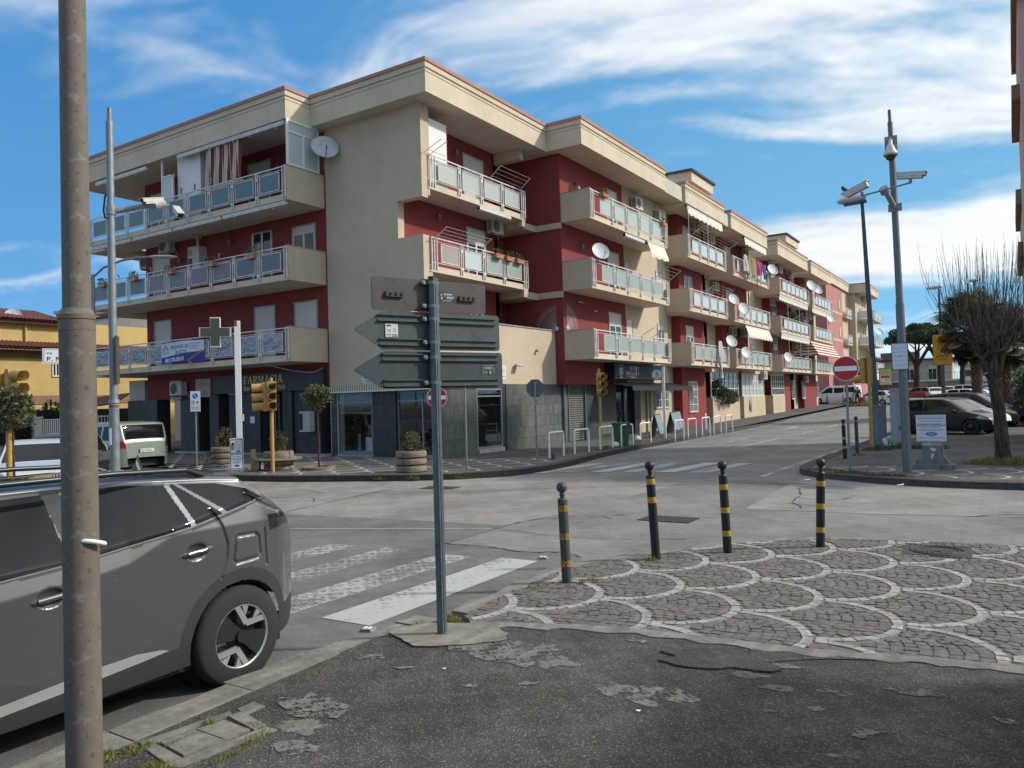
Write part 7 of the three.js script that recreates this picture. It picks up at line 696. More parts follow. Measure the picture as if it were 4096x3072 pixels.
// tall camera mast on the right corner
function bulletCam(p, x, y, z, ry, rx, s = 1) { const T = T4(x, y, z, ry, rx, 0, s); const b = new MB().box(-0.055, 0.055, -0.05, 0.05, -0.22, 0.2).box(-0.065, 0.065, 0.05, 0.062, -0.24, 0.27).box(-0.06, -0.055, -0.01, 0.055, -0.22, 0.25).box(0.055, 0.06, -0.01, 0.055, -0.22, 0.25); const c = new MB().mb(b, T).build('camera_housing', 'acwhite', p); new MB().mb(new MB().box(-0.05, 0.05, -0.045, 0.045, 0.2, 0.205).cyl([0, 0, 0.205], [0, 0, 0.215], 0.03), T).build('camera_glass', 'lens', c); return c; }
{ const t = thing('camera_mast', 'tall grey steel mast with surveillance cameras, dome camera on top, white notice below', 'camera mast', [-1.91, 0.12, -18.0]); part('lower_tube', 'mastgrey', (b) => b.cyl([0, -0.1, 0], [-0.02, 3.55, 0], 0.092, 0.082, 18), t); part('middle_tube', 'mastgrey', (b) => b.cyl([-0.02, 3.55, 0], [-0.06, 6.95, 0], 0.070, 0.062, 16), t); part('upper_tube', 'mastgrey', (b) => b.cyl([-0.06, 6.95, 0], [-0.07, 7.4, 0], 0.05, 0.05, 14).cyl([-0.07, 7.4, 0], [-0.075, 7.66, 0], 0.032, 0.032, 12), t);
part('mount_plate', 'galv', (b) => b.box(-0.18, 0.06, 6.78, 7.08, 0.05, 0.075).box(-0.16, 0.1, 5.48, 5.64, 0.065, 0.09), t); part('dome_camera', 'acwhite', (b) => b.geo(new THREE.LatheGeometry([[0.001, 0.16], [0.05, 0.15], [0.09, 0.05], [0.14, -0.05], [0.14, -0.09], [0.001, -0.09]].map((q) => new THREE.Vector2(...q)), 24), T4(-0.06, 6.72, 0.2)).cyl([-0.06, 6.85, 0.2], [-0.06, 7.0, 0.08], 0.04), t); part('dome_glass', 'lens', (b) => b.geo(new THREE.SphereGeometry(0.105, 18, 8, 0, 7, Math.PI / 2, Math.PI / 2), T4(-0.06, 6.63, 0.2)), t);
part('arm', 'galv', (b) => b.cyl([-0.04, 5.56, 0.08], [-0.17, 5.88, 0.36], 0.055, 0.055, 12).cyl([-0.17, 5.83, 0.33], [-0.20, 5.93, 0.42], 0.085, 0.085, 14).cyl([-0.62, 5.86, 0.3], [0.32, 5.98, 0.3], 0.018).cyl([-0.62, 5.86, 0.3], [-0.62, 5.94, 0.3], 0.03).cyl([0.3, 5.98, 0.3], [0.3, 6.05, 0.3], 0.03), t); bulletCam(t, -0.72, 6.0, 0.32, -1.85, 0.30, 1.15); bulletCam(t, 0.3, 6.12, 0.3, 1.5, 0.14, 1.15);
const nb = part('notice_board', 'steelblue', (b) => b.box(-0.205, 0.115, 2.15, 2.72, 0.10, 0.115), t); const o = mesh('notice', sheet(0.285, 0.53), print(160, 298, (x, w, h) => { x.fillStyle = '#c4cad2'; x.fillRect(0, 0, w, h); x.strokeStyle = '#55606e'; x.lineWidth = 2.5; for (let i = 1; i < 6; i++) { x.beginPath(); x.moveTo(4, i * 50); x.quadraticCurveTo(80, i * 50 + (i % 2 ? 8 : -5), 156, i * 50 - 3); x.stroke(); } x.lineWidth = 5; x.beginPath(); x.moveTo(50, 152); x.lineTo(108, 140); x.stroke(); }), nb); o.position.set(-0.045, 2.435, 0.1165); }
// thin camera mast on the left
{ const t = thing('camera_mast', 'thin galvanised mast with two white bullet cameras on an arm, left of the pharmacy', 'camera mast', [-13.55, 0.12, -7.72]); part('tube', 'galv', (b) => b.cyl([0, -0.1, 0], [0, 1.9, 0], 0.085, 0.083, 16).cyl([0, 1.9, 0], [0, 1.96, 0], 0.1, 0.09, 16).cyl([0, 1.96, 0], [0, 7.0, 0], 0.07, 0.062, 16).cyl([0, 7.0, 0], [0.01, 7.25, 0], 0.042, 0.04, 12), t); part('rust_band', 'rust', (b) => b.cyl([0, 1.82, 0], [0, 1.86, 0], 0.0852, 0.0852, 16), t);
const d = V(0.40, 0, -0.66).normalize(), q = (s, y) => [d.x * s, y, d.z * s]; part('arm', 'galv', (b) => b.cyl(q(0.02, 5.36), q(0.70, 5.55), 0.055, 0.05, 12).cyl([0, 5.3, 0], [0, 5.46, 0], 0.085, 0.085, 14).cyl(q(0.66, 5.5), q(0.98, 5.56), 0.03), t); part('cable', 'plastic', (b) => b.path([[-0.07, 5.75, 0], [-0.13, 5.65, 0.03], [-0.15, 5.4, 0.05], [-0.09, 5.25, 0.06], [0.04, 5.22, 0.06]], 0.018, 6), t); bulletCam(t, d.x * 0.72 + 0.02, 5.60, d.z * 0.72 + 0.05, 0.1, 0.25, 0.95); bulletCam(t, d.x * 1.12, 5.44, d.z * 1.12, 1.2, 0.5, 0.95); part('junction', 'acwhite', (b) => b.cyl(q(0.74, 5.52), q(0.92, 5.57), 0.07, 0.07, 12), t); part('notice_board', 'brown', (b) => { b.mb(new MB().box(-0.012, 0.012, 2.25, 3.1, -0.17, 0.17), T4(0.075, 0, -0.03, 0.9)); }, t); part('sticker', 'whitepaint', (b) => b.box(-0.03, 0.04, 1.15, 1.45, 0.082, 0.088), t); }
// street lamps
{ const t = thing('street_lamp', 'curved-arm street lamp behind the thick lamp post on the left', 'street lamp', [-27.1, 0.14, -14.75]); part('pole', 'galv', (b) => b.cyl([0, -0.1, 0], [0, 6.6, 0], 0.08, 0.06, 12), t); part('arm', 'galv', (b) => b.path([[0, 6.5, 0], [0.25, 6.85, -0.25], [0.7, 7.1, -0.65], [1.15, 7.2, -1.0], [1.5, 7.22, -1.3]], 0.04, 8), t); part('lantern', 'dish', (b) => b.mb(new MB().sph([0, 0, 0], 0.45, 16, 0.18), T4(1.8, 7.22, -1.55, 0.7, 0, 0, [1.1, 0.8, 0.5])), t); }
{ const t = thing('street_lamp', 'slim dark street lamp with a pigeon on its lantern, next to the tall camera mast', 'street lamp', [-3.9, 0.125, -28.75]); part('pole', 'steelblue', (b) => b.cyl([0, -0.1, 0], [-0.22, 8.2, 0], 0.115, 0.055, 14), t); part('lantern', 'dish', (b) => b.mb(new MB().sph([0, 0, 0], 0.5, 18, 0.4), T4(-0.55, 8.36, 0.02, 0.1, 0, 0.06, [0.95, 0.75, 0.5])), t); part('lantern_base', 'steelblue', (b) => b.mb(new MB().box(-0.3, 0.42, -0.05, 0.02, -0.14, 0.14), T4(-0.5, 8.24, 0, 0.1, 0, 0.05)), t); }
{ const o = thing('pigeon', 'dark pigeon sitting on top of the street lamp', 'pigeon', [-4.58, 8.66, -28.7], 0.3); const g = new THREE.SphereGeometry(0.12, 18, 14); const P = g.attributes.position; for (let i = 0; i < P.count; i++) { let x = P.getX(i), y = P.getY(i), z = P.getZ(i); if (x > 0) { y *= 1 - x * 4; z *= 1 - x * 3.5; x *= 1.75; y -= x * 0.4; } else { y += -x * 0.9; z *= 1 + x * 2.5; } P.setXYZ(i, x, y + 0.10, z * 0.8); } g.computeVertexNormals(); const b = new MB().geo(g).sph([-0.13, 0.27, 0], 0.055, 12).cyl([-0.09, 0.17, 0], [-0.13, 0.27, 0], 0.065, 0.045, 10); b.build('body', 'cardark', o); part('beak', 'dark', (b) => b.geo(new THREE.ConeGeometry(0.013, 0.05, 6), T4(-0.2, 0.26, 0, 0, 0, 1.7)), o); part('leg', 'rust', (b) => b.cyl([0, -0.03, 0.03], [0, 0.06, 0.03], 0.008).cyl([0, -0.03, -0.03], [0, 0.06, -0.03], 0.008), o); }
{ const t = thing('street_lamp', 'far street lamp standing behind the bare tree branches', 'street lamp', [-4.66, 0.1, -69.8]); part('pole', 'steelblue', (b) => b.cyl([0, 0, 0], [0, 9.7, 0], 0.12, 0.08, 10), t); part('lantern', 'dish', (b) => b.mb(new MB().sph([0, 0, 0], 0.5, 14, 0.35), T4(-0.3, 9.85, 0, 0, 0, 0.05, [1.2, 0.9, 0.6])), t); }
{ const t = thing('street_lamp', 'thin lamp pole right of the food billboard', 'street lamp', [-1.95, 0.1, -60.5]); part('pole', 'steelblue', (b) => b.cyl([0, 0, 0], [0, 9.0, 0], 0.09, 0.07, 10), t); part('lantern', 'dish', (b) => b.sph([0, 9.0, 0], 0.3, 10, 0.4), t); }
// cabinets on the right corner
{ const t = thing('utility_cabinet', 'grey street cabinet behind the yellow signal on the right', 'cabinet', [-3.61, 0.125, -27.0], 0.15); part('casing', 'steelcab', (b) => b.box(-0.2, 0.2, 0, 1.22, -0.14, 0.14), t); part('lid', 'steelcab', (b) => b.box(-0.225, 0.225, 1.22, 1.26, -0.16, 0.16), t); part('door', 'steelcab', (b) => b.box(-0.12, 0.08, 0.78, 1.1, 0.14, 0.146), t); part('lock', 'black', (b) => b.box(-0.1, -0.085, 0.92, 0.95, 0.146, 0.15), t); part('poster_edge', 'whitepaint', (b) => b.box(-0.206, -0.2, 0.15, 1.1, -0.12, 0.1), t); }
{ const t = thing('utility_cabinet', 'taller light grey street cabinet behind the camera mast', 'cabinet', [-3.06, 0.125, -26.85], 0.06); part('casing', 'cabgrey', (b) => b.box(-0.21, 0.19, 0, 1.36, -0.13, 0.13), t); part('upper_casing', 'cabgrey', (b) => b.box(-0.21, 0.19, 1.37, 1.74, -0.128, 0.128).box(-0.225, 0.2, 1.74, 1.79, -0.14, 0.14), t); part('lock_ring', 'black', (b) => b.cyl([0.08, 0.55, 0.13], [0.08, 0.55, 0.145], 0.05, 0.05, 18).box(0.02, 0.04, 0.62, 0.64, 0.13, 0.135).box(0.12, 0.14, 0.62, 0.64, 0.13, 0.135).box(0.02, 0.04, 0.46, 0.48, 0.13, 0.135).box(0.12, 0.14, 0.46, 0.48, 0.13, 0.135), t); }
// concrete barrier with a funeral notice
{ const t = thing('concrete_barrier', 'concrete barrier block with a poster board naming the deceased, on the right corner', 'barrier', [-1.52, 0.128, -19.1], 0.02); part('plinth', 'greybarrier', (b) => b.box(-0.40, 0.42, -0.05, 0.10, -0.2, 0.3), t); part('block', 'greybarrier', (b) => { const sec = [[-0.34, 0.10], [0.34, 0.10], [0.33, 0.14], [0.22, 0.28], [0.18, 0.66], [-0.18, 0.66], [-0.22, 0.28], [-0.33, 0.14]]; b.plate(sec, 0.36, T4(0, 0, 0.02)); }, t); part('loose_stone', 'greybarrier', (b) => b.box(0.2, 0.37, -0.02, 0.125, 0.31, 0.43), t);
const bd = part('poster_board', 'awning', (b) => b.box(-0.285, 0.285, 0.60, 1.14, 0.205, 0.235).box(-0.29, 0.29, 1.14, 1.17, 0.2, 0.24), t); const o = mesh('poster', sheet(0.55, 0.50), print(440, 400, (x, w, h) => { x.fillStyle = '#d2d3dc'; x.fillRect(0, 0, w, h); x.fillStyle = '#2b3f92'; x.fillRect(20, 14, 400, 10); x.fillRect(20, 352, 400, 8); txt(x, 'NEL RICORDO  DELLA SCOMPARSA DI', 56, 76, 24, '#252a3c', 'bold', 'sans-serif', 350); txt(x, 'ASSUNTA CASAPULLA', 4, 156, 66, '#1b2036', 'bold', 'sans-serif', 432); txt(x, 'Coniugata LA ROCCA ALFONSO', 66, 184, 20, '#252a3c', 'bold', 'sans-serif', 310); x.fillStyle = '#39406a'; x.fillRect(20, 206, 400, 6); x.fillRect(40, 226, 360, 6); x.fillStyle = '#25549f'; x.beginPath(); x.ellipse(222, 290, 90, 38, 0, 0, 7); x.fill(); x.lineWidth = 3; x.strokeStyle = '#c8d0e4'; x.beginPath(); x.ellipse(222, 290, 80, 31, 0, 0, 7); x.stroke(); txt(x, 'APREA', 166, 304, 40, '#cfd6e6', 'bold', 'serif', 112); txt(x, '@', 84, 300, 36, '#3c4a80', '', 'serif'); }, 0.65), bd); o.position.set(0, 0.87, 0.2365); const p2 = mesh('torn_poster', sheet(0.36, 0.14), print(220, 86, (x, w, h) => { x.fillStyle = '#b9b8b2'; x.fillRect(0, 0, w, h); txt(x, 'ALF    PETREL', 8, 46, 34, '#26262c', 'bold', 'sans-serif', 208); x.fillStyle = '#777'; for (let i = 0; i < 2; i++) x.fillRect(110, 58 + i * 12, 100, 5); }, 0.8), t); p2.position.set(0.0, 0.58, 0.205); p2.rotation.x = -0.04; part('torn_paper', 'awning', (b) => b.plate(blob(0.03, -0.42, 0.06, 0.035, 4, 14, 0.5, 0.9).map(([x, y]) => [x, -y]), 0.002, T4(0, 0, 0.203)).plate(blob(0.0, -0.28, 0.025, 0.06, 6, 12, 0.2, 0.9).map(([x, y]) => [x, -y]), 0.002, T4(0, 0, 0.203)), t); }
// street name sign on the near post's left, billboards
{ const t = thing('street_name_sign', 'white enamel street name sign reading via P. Ner, cut off by the thick post', 'street sign', [-11.99, 0.12, -5.76], 1.126); const w = 0.60, h = 0.23, y = 2.59; part('board', 'whitepaint', (b) => b.box(0, w, y - h / 2, y + h / 2, -0.02, 0), t); part('pole', 'galv', (b) => b.cyl([0.56, -0.05, -0.06], [0.56, 2.8, -0.06], 0.03, 0.03, 10), t); const o = mesh('sign_face', sheet(w - 0.01, h - 0.01), print(336, 140, (x, W, H) => { x.fillStyle = '#d6d7d9'; x.fillRect(0, 0, W, H); x.strokeStyle = '#27456e'; x.lineWidth = 4; x.strokeRect(8, 8, W - 16, H - 16); txt(x, 'via', 26, 52, 30, '#151515'); txt(x, 'P. Nenni', 24, 116, 58, '#151515', 'bold', 'sans-serif', 330); }), t); o.position.set(w / 2, y, 0.002); }
// ---------- plants ----------
function smallTree(label, p, h, cy, rx, ry, n, ring) { const t = thing('small_tree', label, 'tree', p); part('trunk', 'bark', (b) => { const q = [[0, -0.05, 0], [0.015, h * 0.25, 0], [0.02, h * 0.55, 0.01], [-0.01, h * 0.8, 0], [0, cy - ry * 0.5, 0]]; for (let i = 0; i + 1 < q.length; i++) b.cyl(q[i], q[i + 1], 0.030 - i * 0.003, 0.027 - i * 0.003, 8); for (let i = 0; i < 9; i++) { const a = i * 0.7; b.cyl([0, cy - ry * 0.6, 0], [rx * 0.7 * Math.cos(a), cy + rr(-0.3, 0.6) * ry, rx * 0.7 * Math.sin(a)], 0.012, 0.004, 5); } }, t); foliage('crown', t, [...clumpBall(0, cy, 0, rx * 0.78, ry * 0.8, 26, rx * 0.32), [0, cy, 0, rx * 0.55]], n, 0.085, ['leaf', 'leafdark', 'leaf', 'leafyellow', 'leafred'], 0.3); if (ring) part('tree_ring', 'planter', (b) => b.geo(new THREE.LatheGeometry([[0.34, 0], [0.34, 0.08], [0.44, 0.08], [0.45, 0.06], [0.45, 0]].map((q) => new THREE.Vector2(...q)), 36)), t); if (ring) part('soil', 'soil', (b) => b.cyl([0, 0.0, 0], [0, 0.03, 0], 0.34, 0.34, 24), t); return t; }
smallTree('small round-crowned street tree in a stone ring, right of the pharmacy', [-15.97, 0.145, -14.79], 1.6, 1.93, 0.42, 0.36, 2200, 1); smallTree('small leafy tree before the yellow signal at the left edge', [-16.62, 0.12, -7.42], 1.5, 1.82, 0.48, 0.40, 2600, 0);
// pollarded bare tree on the right corner
{ const t = thing('bare_tree', 'leafless pollarded tree with long upright shoots on the right corner', 'tree', [-0.24, 0.13, -20.84]); 
const tube = (b, pts, r0, r1, n) => { for (let i = 0; i + 1 < pts.length; i++) { const a = lerp(r0, r1, i / (pts.length - 1)), c = lerp(r0, r1, (i + 1) / (pts.length - 1)); b.cyl(pts[i], pts[i + 1], a, c, n, false); } };
part('trunk', 'barkdark', (b) => { b.cyl([0, -0.1, 0], [-0.01, 0.25, 0], 0.20, 0.155, 16); b.cyl([-0.01, 0.25, 0], [-0.04, 1.1, 0], 0.155, 0.125, 16); b.cyl([-0.04, 1.1, 0], [-0.11, 1.85, 0], 0.125, 0.14, 16); b.cyl([-0.11, 1.8, 0], [-0.32, 2.35, 0.02], 0.105, 0.085, 12); b.cyl([-0.11, 1.8, 0], [0.06, 2.5, -0.02], 0.10, 0.08, 12); b.cyl([-0.12, 1.75, 0], [-0.10, 2.6, 0.12], 0.09, 0.07, 12); b.sph([-0.11, 1.84, 0], 0.145, 12); b.cyl([-0.16, 1.95, 0.06], [-0.26, 2.06, 0.12], 0.07, 0.075, 10); }, t); part('cut_limb', 'deadpalm', (b) => b.cyl([-0.258, 2.058, 0.118], [-0.262, 2.064, 0.121], 0.07, 0.07, 12), t);
const limbs = [], lb = new MB(); for (const [sx, sy, sz] of [[-0.32, 2.35, 0.02], [0.06, 2.5, -0.02], [-0.10, 2.6, 0.12]]) for (let i = 0; i < 5; i++) { const a = rr(0, 6.28), l = rr(0.35, 0.85), e = [sx + Math.cos(a) * l * 0.9 - 0.05, sy + rr(0.15, 0.75), sz + Math.sin(a) * l * 0.9], m = [(sx + e[0]) / 2, (sy + e[1]) / 2 + 0.06, (sz + e[2]) / 2]; tube(lb, [[sx, sy, sz], m, e], 0.05, 0.022, 8); lb.sph(e, 0.036, 8); limbs.push(e, m); } lb.build('limbs', 'barkdark', t);
const sh = new MB(), sh2 = new MB(); for (const [li, e] of limbs.entries()) for (let k = 0; k < (li % 2 ? 4 : 9); k++) { const a = rr(0, 6.28), out = rr(0.15, 0.75), L = rr(1.1, 2.25); const pts = []; const n = 7; for (let i = 0; i <= n; i++) { const s = i / n; pts.push([e[0] + Math.cos(a) * out * (1 - (1 - s) ** 2) * 0.9 + (e[0] + 0.1) * 0.28 * s + 0.03 * Math.sin(s * 6 + k), e[1] + L * (0.25 * s + 0.75 * s ** 1.5), e[2] + Math.sin(a) * out * (1 - (1 - s) ** 2) * 0.9]); } tube(k % 2 ? sh : sh2, pts, 0.0072, 0.0024, 4); if (k % 3 === 0) { const m = pts[4]; tube(sh, [m, [m[0] + rr(-0.15, 0.15), m[1] + 0.25, m[2] + rr(-0.15, 0.15)], [m[0] + rr(-0.2, 0.2), m[1] + 0.55, m[2] + rr(-0.2, 0.2)]], 0.005, 0.0025, 4); } if (k % 3 === 1) { const b0 = pts[2]; tube(sh2, [b0, [b0[0] + Math.cos(a + 1) * 0.3, b0[1] + 0.02, b0[2] + Math.sin(a + 1) * 0.3], [b0[0] + Math.cos(a + 1) * 0.65, b0[1] - rr(-0.1, 0.35), b0[2] + Math.sin(a + 1) * 0.65]], 0.006, 0.003, 4); } }
sh.build('shoots', 'twig', t).userData.kind = 'stuff'; sh2.build('shoots', 'barkdark', t).userData.kind = 'stuff'; }
// fan palms farther back
const frondG = (() => { const b = new MB(); b.cyl([0, 0, 0], [0, 0.05, 0.5], 0.02, 0.012, 5, false); for (let i = 0; i < 22; i++) { const a = lerp(-1.9, 1.9, i / 21), c = Math.cos(a), s = Math.sin(a), w = 0.028, L = 0.62 * (0.8 + 0.2 * c); const P = (r, o, d) => [s * r + c * o, 0.05 - d, 0.5 + c * r - s * o]; b.quad(P(0.02, -0.006, 0), P(0.02, 0.006, 0), P(L * 0.6, w, 0.02), P(L * 0.6, -w, 0.02)); b.tri(P(L * 0.6, -w, 0.02), P(L * 0.6, w, 0.02), P(L, 0, 0.16), [0, 1, 0], [0, 0], [1, 0], [0.5, 1]); } return b.g(); })();
function palm(label, p, h, n, dead) { const t = thing('fan_palm', label, 'palm tree', p); part('trunk', 'barkdark', (b) => b.cyl([0, -0.1, 0], [0, h, 0], 0.26, 0.24, 14), t); const bt = new MB(); for (let i = 0; i < 300; i++) { const a = i * 2.4, y = 0.5 + (h - 0.5) * i / 300; bt.quad([0.25 * Math.cos(a - 0.18), y, 0.25 * Math.sin(a - 0.18)], [0.25 * Math.cos(a + 0.18), y, 0.25 * Math.sin(a + 0.18)], [0.36 * Math.cos(a + 0.05), y + 0.26, 0.36 * Math.sin(a + 0.05)], [0.36 * Math.cos(a - 0.05), y + 0.26, 0.36 * Math.sin(a - 0.05)]); } M.deadpalm.side = THREE.DoubleSide; bt.build('leaf_bases', 'deadpalm', t).userData.kind = 'stuff';
const mk2 = (name, mat, k, lo, hi, sc) => { const m = new THREE.InstancedMesh(frondG, M[mat], k), q = new THREE.Quaternion(), E = new THREE.Euler(); for (let i = 0; i < k; i++) { const a = rr(0, 6.283), e = rr(lo, hi); E.set(-e, a, rr(-0.3, 0.3), 'YXZ'); q.setFromEuler(E); const s = sc * rr(0.8, 1.2); m.setMatrixAt(i, new THREE.Matrix4().compose(V(Math.sin(a) * 0.22, h + rr(-0.3, 0.15) + (e < 0 ? -0.5 : 0), Math.cos(a) * 0.22), q, V(s, s, s))); } m.name = name; m.castShadow = m.receiveShadow = true; m.userData.kind = 'stuff'; t.add(m); }; leaf('palmleaf2', 0.15, 0.15, 0.08); M.palmleaf.side = THREE.DoubleSide; mk2('fronds', 'palmleaf', n, -0.2, 1.35, 1.75); mk2('fronds', 'palmleaf2', n / 3 | 0, -0.3, 0.9, 1.7); mk2('dead_fronds', 'deadpalm', dead, -1.35, -0.4, 1.6); return t; }
palm('shaggy fan palm with a skirt of dry leaves, behind the bare tree', [-1.75, 0.25, -52], 5.4, 60, 46); palm('shorter fan palm half hidden right of the shaggy one', [-0.3, 0.3, -55], 4.7, 44, 24);
// umbrella pines
function pine(label, p, h, r, n, lean) { const t = thing('pine_tree', label, 'tree', p); part('trunk', 'barkdark', (b) => { b.cyl([0, -0.2, 0], [lean * 0.5, h * 0.45, 0], 0.42, 0.32, 12); for (let i = 0; i < 6; i++) { const a = i * 1.05 + 0.3; b.cyl([lean * 0.5, h * 0.44, 0], [lean + Math.cos(a) * r * 0.55, h * 0.80, Math.sin(a) * r * 0.55], 0.22, 0.09, 8); b.cyl([lean + Math.cos(a) * r * 0.3, h * 0.64, Math.sin(a) * r * 0.3], [lean + Math.cos(a + 0.6) * r * 0.8, h * 0.82, Math.sin(a + 0.6) * r * 0.8], 0.1, 0.04, 6); } }, t); const c = []; for (let i = 0; i < 46; i++) { const a = rr(0, 6.283), q = Math.sqrt(rnd()) * r; c.push([lean + Math.cos(a) * q, h * (0.84 + 0.13 * (1 - (q / r) ** 2)) + rr(-0.3, 0.3), Math.sin(a) * q, rr(0.45, 1.0), 0.7]); } foliage('crown', t, c, n, 0.30, ['pine', 'pine', 'leafdark'], 0.9); return t; }
pine('large umbrella pine behind the white notice on the camera mast', [-10.2, 0.86, -109], 8.7, 3.4, 14000, 0.3); pine('umbrella pine just left of the food billboard', [-7.6, 0.90, -112], 8.5, 2.4, 9000, -0.2); pine('umbrella pine just right of the food billboard', [-6.0, 1.07, -126], 8.1, 2.5, 8000, 0.2); pine('umbrella pine farther right, near the palm trunk', [-4.0, 1.15, -132], 7.2, 2.3, 7000, 0); pine('small far umbrella pine right of the palms', [0.1, 1.00, -120], 7.2, 2.6, 7000, 0.4); pine('dark pine at the far back between the billboard and the palm', [-5.0, 1.33, -146], 9.0, 3, 7000, 0);
// hedges
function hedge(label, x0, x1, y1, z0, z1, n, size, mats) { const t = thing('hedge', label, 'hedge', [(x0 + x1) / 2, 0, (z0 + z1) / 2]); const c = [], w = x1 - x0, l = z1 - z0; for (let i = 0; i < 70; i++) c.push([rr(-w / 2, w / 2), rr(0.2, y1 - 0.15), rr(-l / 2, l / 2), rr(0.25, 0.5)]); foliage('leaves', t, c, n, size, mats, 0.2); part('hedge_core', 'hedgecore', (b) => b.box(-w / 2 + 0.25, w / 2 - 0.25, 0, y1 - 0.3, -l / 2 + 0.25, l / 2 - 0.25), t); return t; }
hedge('dark clipped hedge below the ochre house at the left edge', -50, -48, 2.4, -31, -17.5, 16000, 0.16, ['hedge', 'hedge', 'leafdark']); hedge('tall dark hedge at the right edge beyond the parked cars', 0.12, 1.9, 2.7, -50, -40, 7000, 0.13, ['leafdark', 'leaf', 'hedge']);
// creeper on the ground-floor veranda
{ const t = thing('climbing_plant', 'dark leafy creeper spilling over the ground-floor veranda glazing', 'plant', [-14.2, 2.0, -44.3]); foliage('leaves', t, [[0, 0.35, 1.0, 0.3], [0.05, 0.0, 0.6, 0.42], [0.1, -0.25, 0, 0.5], [0.1, -0.3, -0.8, 0.45], [0.1, -0.35, -1.6, 0.36], [0, -0.3, -2.2, 0.28], [0, 0.6, 0.6, 0.2]], 2600, 0.13, ['leafdark', 'hedge', 'leaf'], 0.4); part('stem', 'bark', (b) => b.path([[0.05, 0.6, 0.9], [0.1, 0, 0.4], [0.12, -0.2, -1.0]], 0.02, 5), t); }
// grass and weeds
const bladeG = (() => { const g = new THREE.BufferGeometry(); g.setAttribute('position', new THREE.Float32BufferAttribute([-0.06, 0, 0, 0.06, 0, 0, 0.045, 0.5, 0.08, -0.045, 0.5, 0.08, 0, 1, 0.3], 3)); g.setAttribute('normal', new THREE.Float32BufferAttribute([0, 0.4, 0.9, 0, 0.4, 0.9, 0, 0.5, 0.85, 0, 0.5, 0.85, 0, 0.6, 0.8], 3)); g.setAttribute('uv', new THREE.Float32BufferAttribute([0, 0, 1, 0, 1, 0.5, 0, 0.5, 0.5, 1], 2)); g.setIndex([0, 1, 2, 0, 2, 3, 3, 2, 4]); return g; })();
function grass(label, spots, mats, name = 'grass') { mats.forEach((mat, mi) => { const L = []; spots.forEach(([x, y, z, rx, rz, n, h]) => { for (let i = 0; i < n / mats.length; i++) { const a = rr(0, 6.283), q = Math.sqrt(rnd()); const s = h * rr(0.4, 1.2) * (1.1 - 0.5 * q); L.push(T4(x + Math.cos(a) * q * rx, y - 0.004, z + Math.sin(a) * q * rz, rr(0, 6.283), rr(-0.1, 0.9), 0, [s * 0.9, s, s])); } }); const m = new THREE.InstancedMesh(bladeG, M[mat], L.length); L.forEach((x, i) => m.setMatrixAt(i, x)); m.name = numbered(name); m.castShadow = m.receiveShadow = true; m.userData.kind = 'stuff'; tag(m, label + (mats.length > 1 ? [', greener blades', ', yellow blades', ', dry blades'][mi] : ''), 'grass'); scene.add(m); }); }
grass('weeds and moss in the joints of the near kerb', [[-4.06, 0.075, -4.75, 0.06, 0.12, 160, 0.05], [-3.88, 0.1, -4.97, 0.10, 0.06, 260, 0.06], [-4.06, 0.075, -4.2, 0.025, 0.35, 260, 0.03], [-4.05, 0.075, -3.5, 0.03, 0.35, 300, 0.028], [-3.93, 0.085, -3.6, 0.05, 0.08, 120, 0.03], [-3.97, 0.075, -2.85, 0.03, 0.35, 300, 0.03], [-3.91, 0.08, -2.33, 0.07, 0.10, 420, 0.05], [-3.98, 0.08, -2.16, 0.08, 0.08, 500, 0.06], [-3.62, 0.08, -2.24, 0.07, 0.06, 400, 0.05], [-3.86, 0.088, -2.72, 0.05, 0.05, 200, 0.04], [-3.55, 0.08, -2.28, 0.10, 0.05, 340, 0.04], [-3.42, 0.085, -2.5, 0.03, 0.14, 260, 0.035], [-3.46, 0.085, -2.72, 0.05, 0.12, 300, 0.04], [-3.60, 0.088, -2.82, 0.10, 0.025, 200, 0.03], [-3.80, 0.088, -2.5, 0.02, 0.14, 160, 0.03], [-3.74, 0.088, -2.44, 0.1, 0.015, 120, 0.02], [-3.50, 0.08, -2.12, 0.16, 0.03, 160, 0.03]], ['grass', 'grassdry', 'grassdry']);
grass('weeds growing at the cobble edge near the worn bollard', [[-3.85, 0.075, -6.25, 0.10, 0.22, 300, 0.06], [-3.78, 0.075, -6.75, 0.10, 0.2, 160, 0.05], [-3.5, 0.085, -6.75, 0.08, 0.06, 120, 0.05], [-3.55, 0.085, -6.6, 0.04, 0.05, 80, 0.06], [-3.36, 0.08, -7.86, 0.06, 0.06, 120, 0.07], [-3.55, 0.08, -7.75, 0.08, 0.06, 90, 0.04], [-3.15, 0.08, -8.1, 0.08, 0.06, 90, 0.04], [-1.7, 0.08, -9.35, 0.1, 0.05, 80, 0.03], [-0.75, 0.08, -10.05, 0.2, 0.06, 120, 0.05], [-1.6, 0.08, -9.9, 0.3, 0.06, 90, 0.03]], ['grass', 'grassdry']);
grass('grass around the foot of the bare tree', [[-0.35, 0.12, -20.6, 0.55, 0.5, 1600, 0.20], [0.1, 0.12, -20.7, 0.5, 0.5, 1000, 0.22], [-0.7, 0.12, -20.35, 0.35, 0.25, 500, 0.14]], ['grass', 'grassdry']);
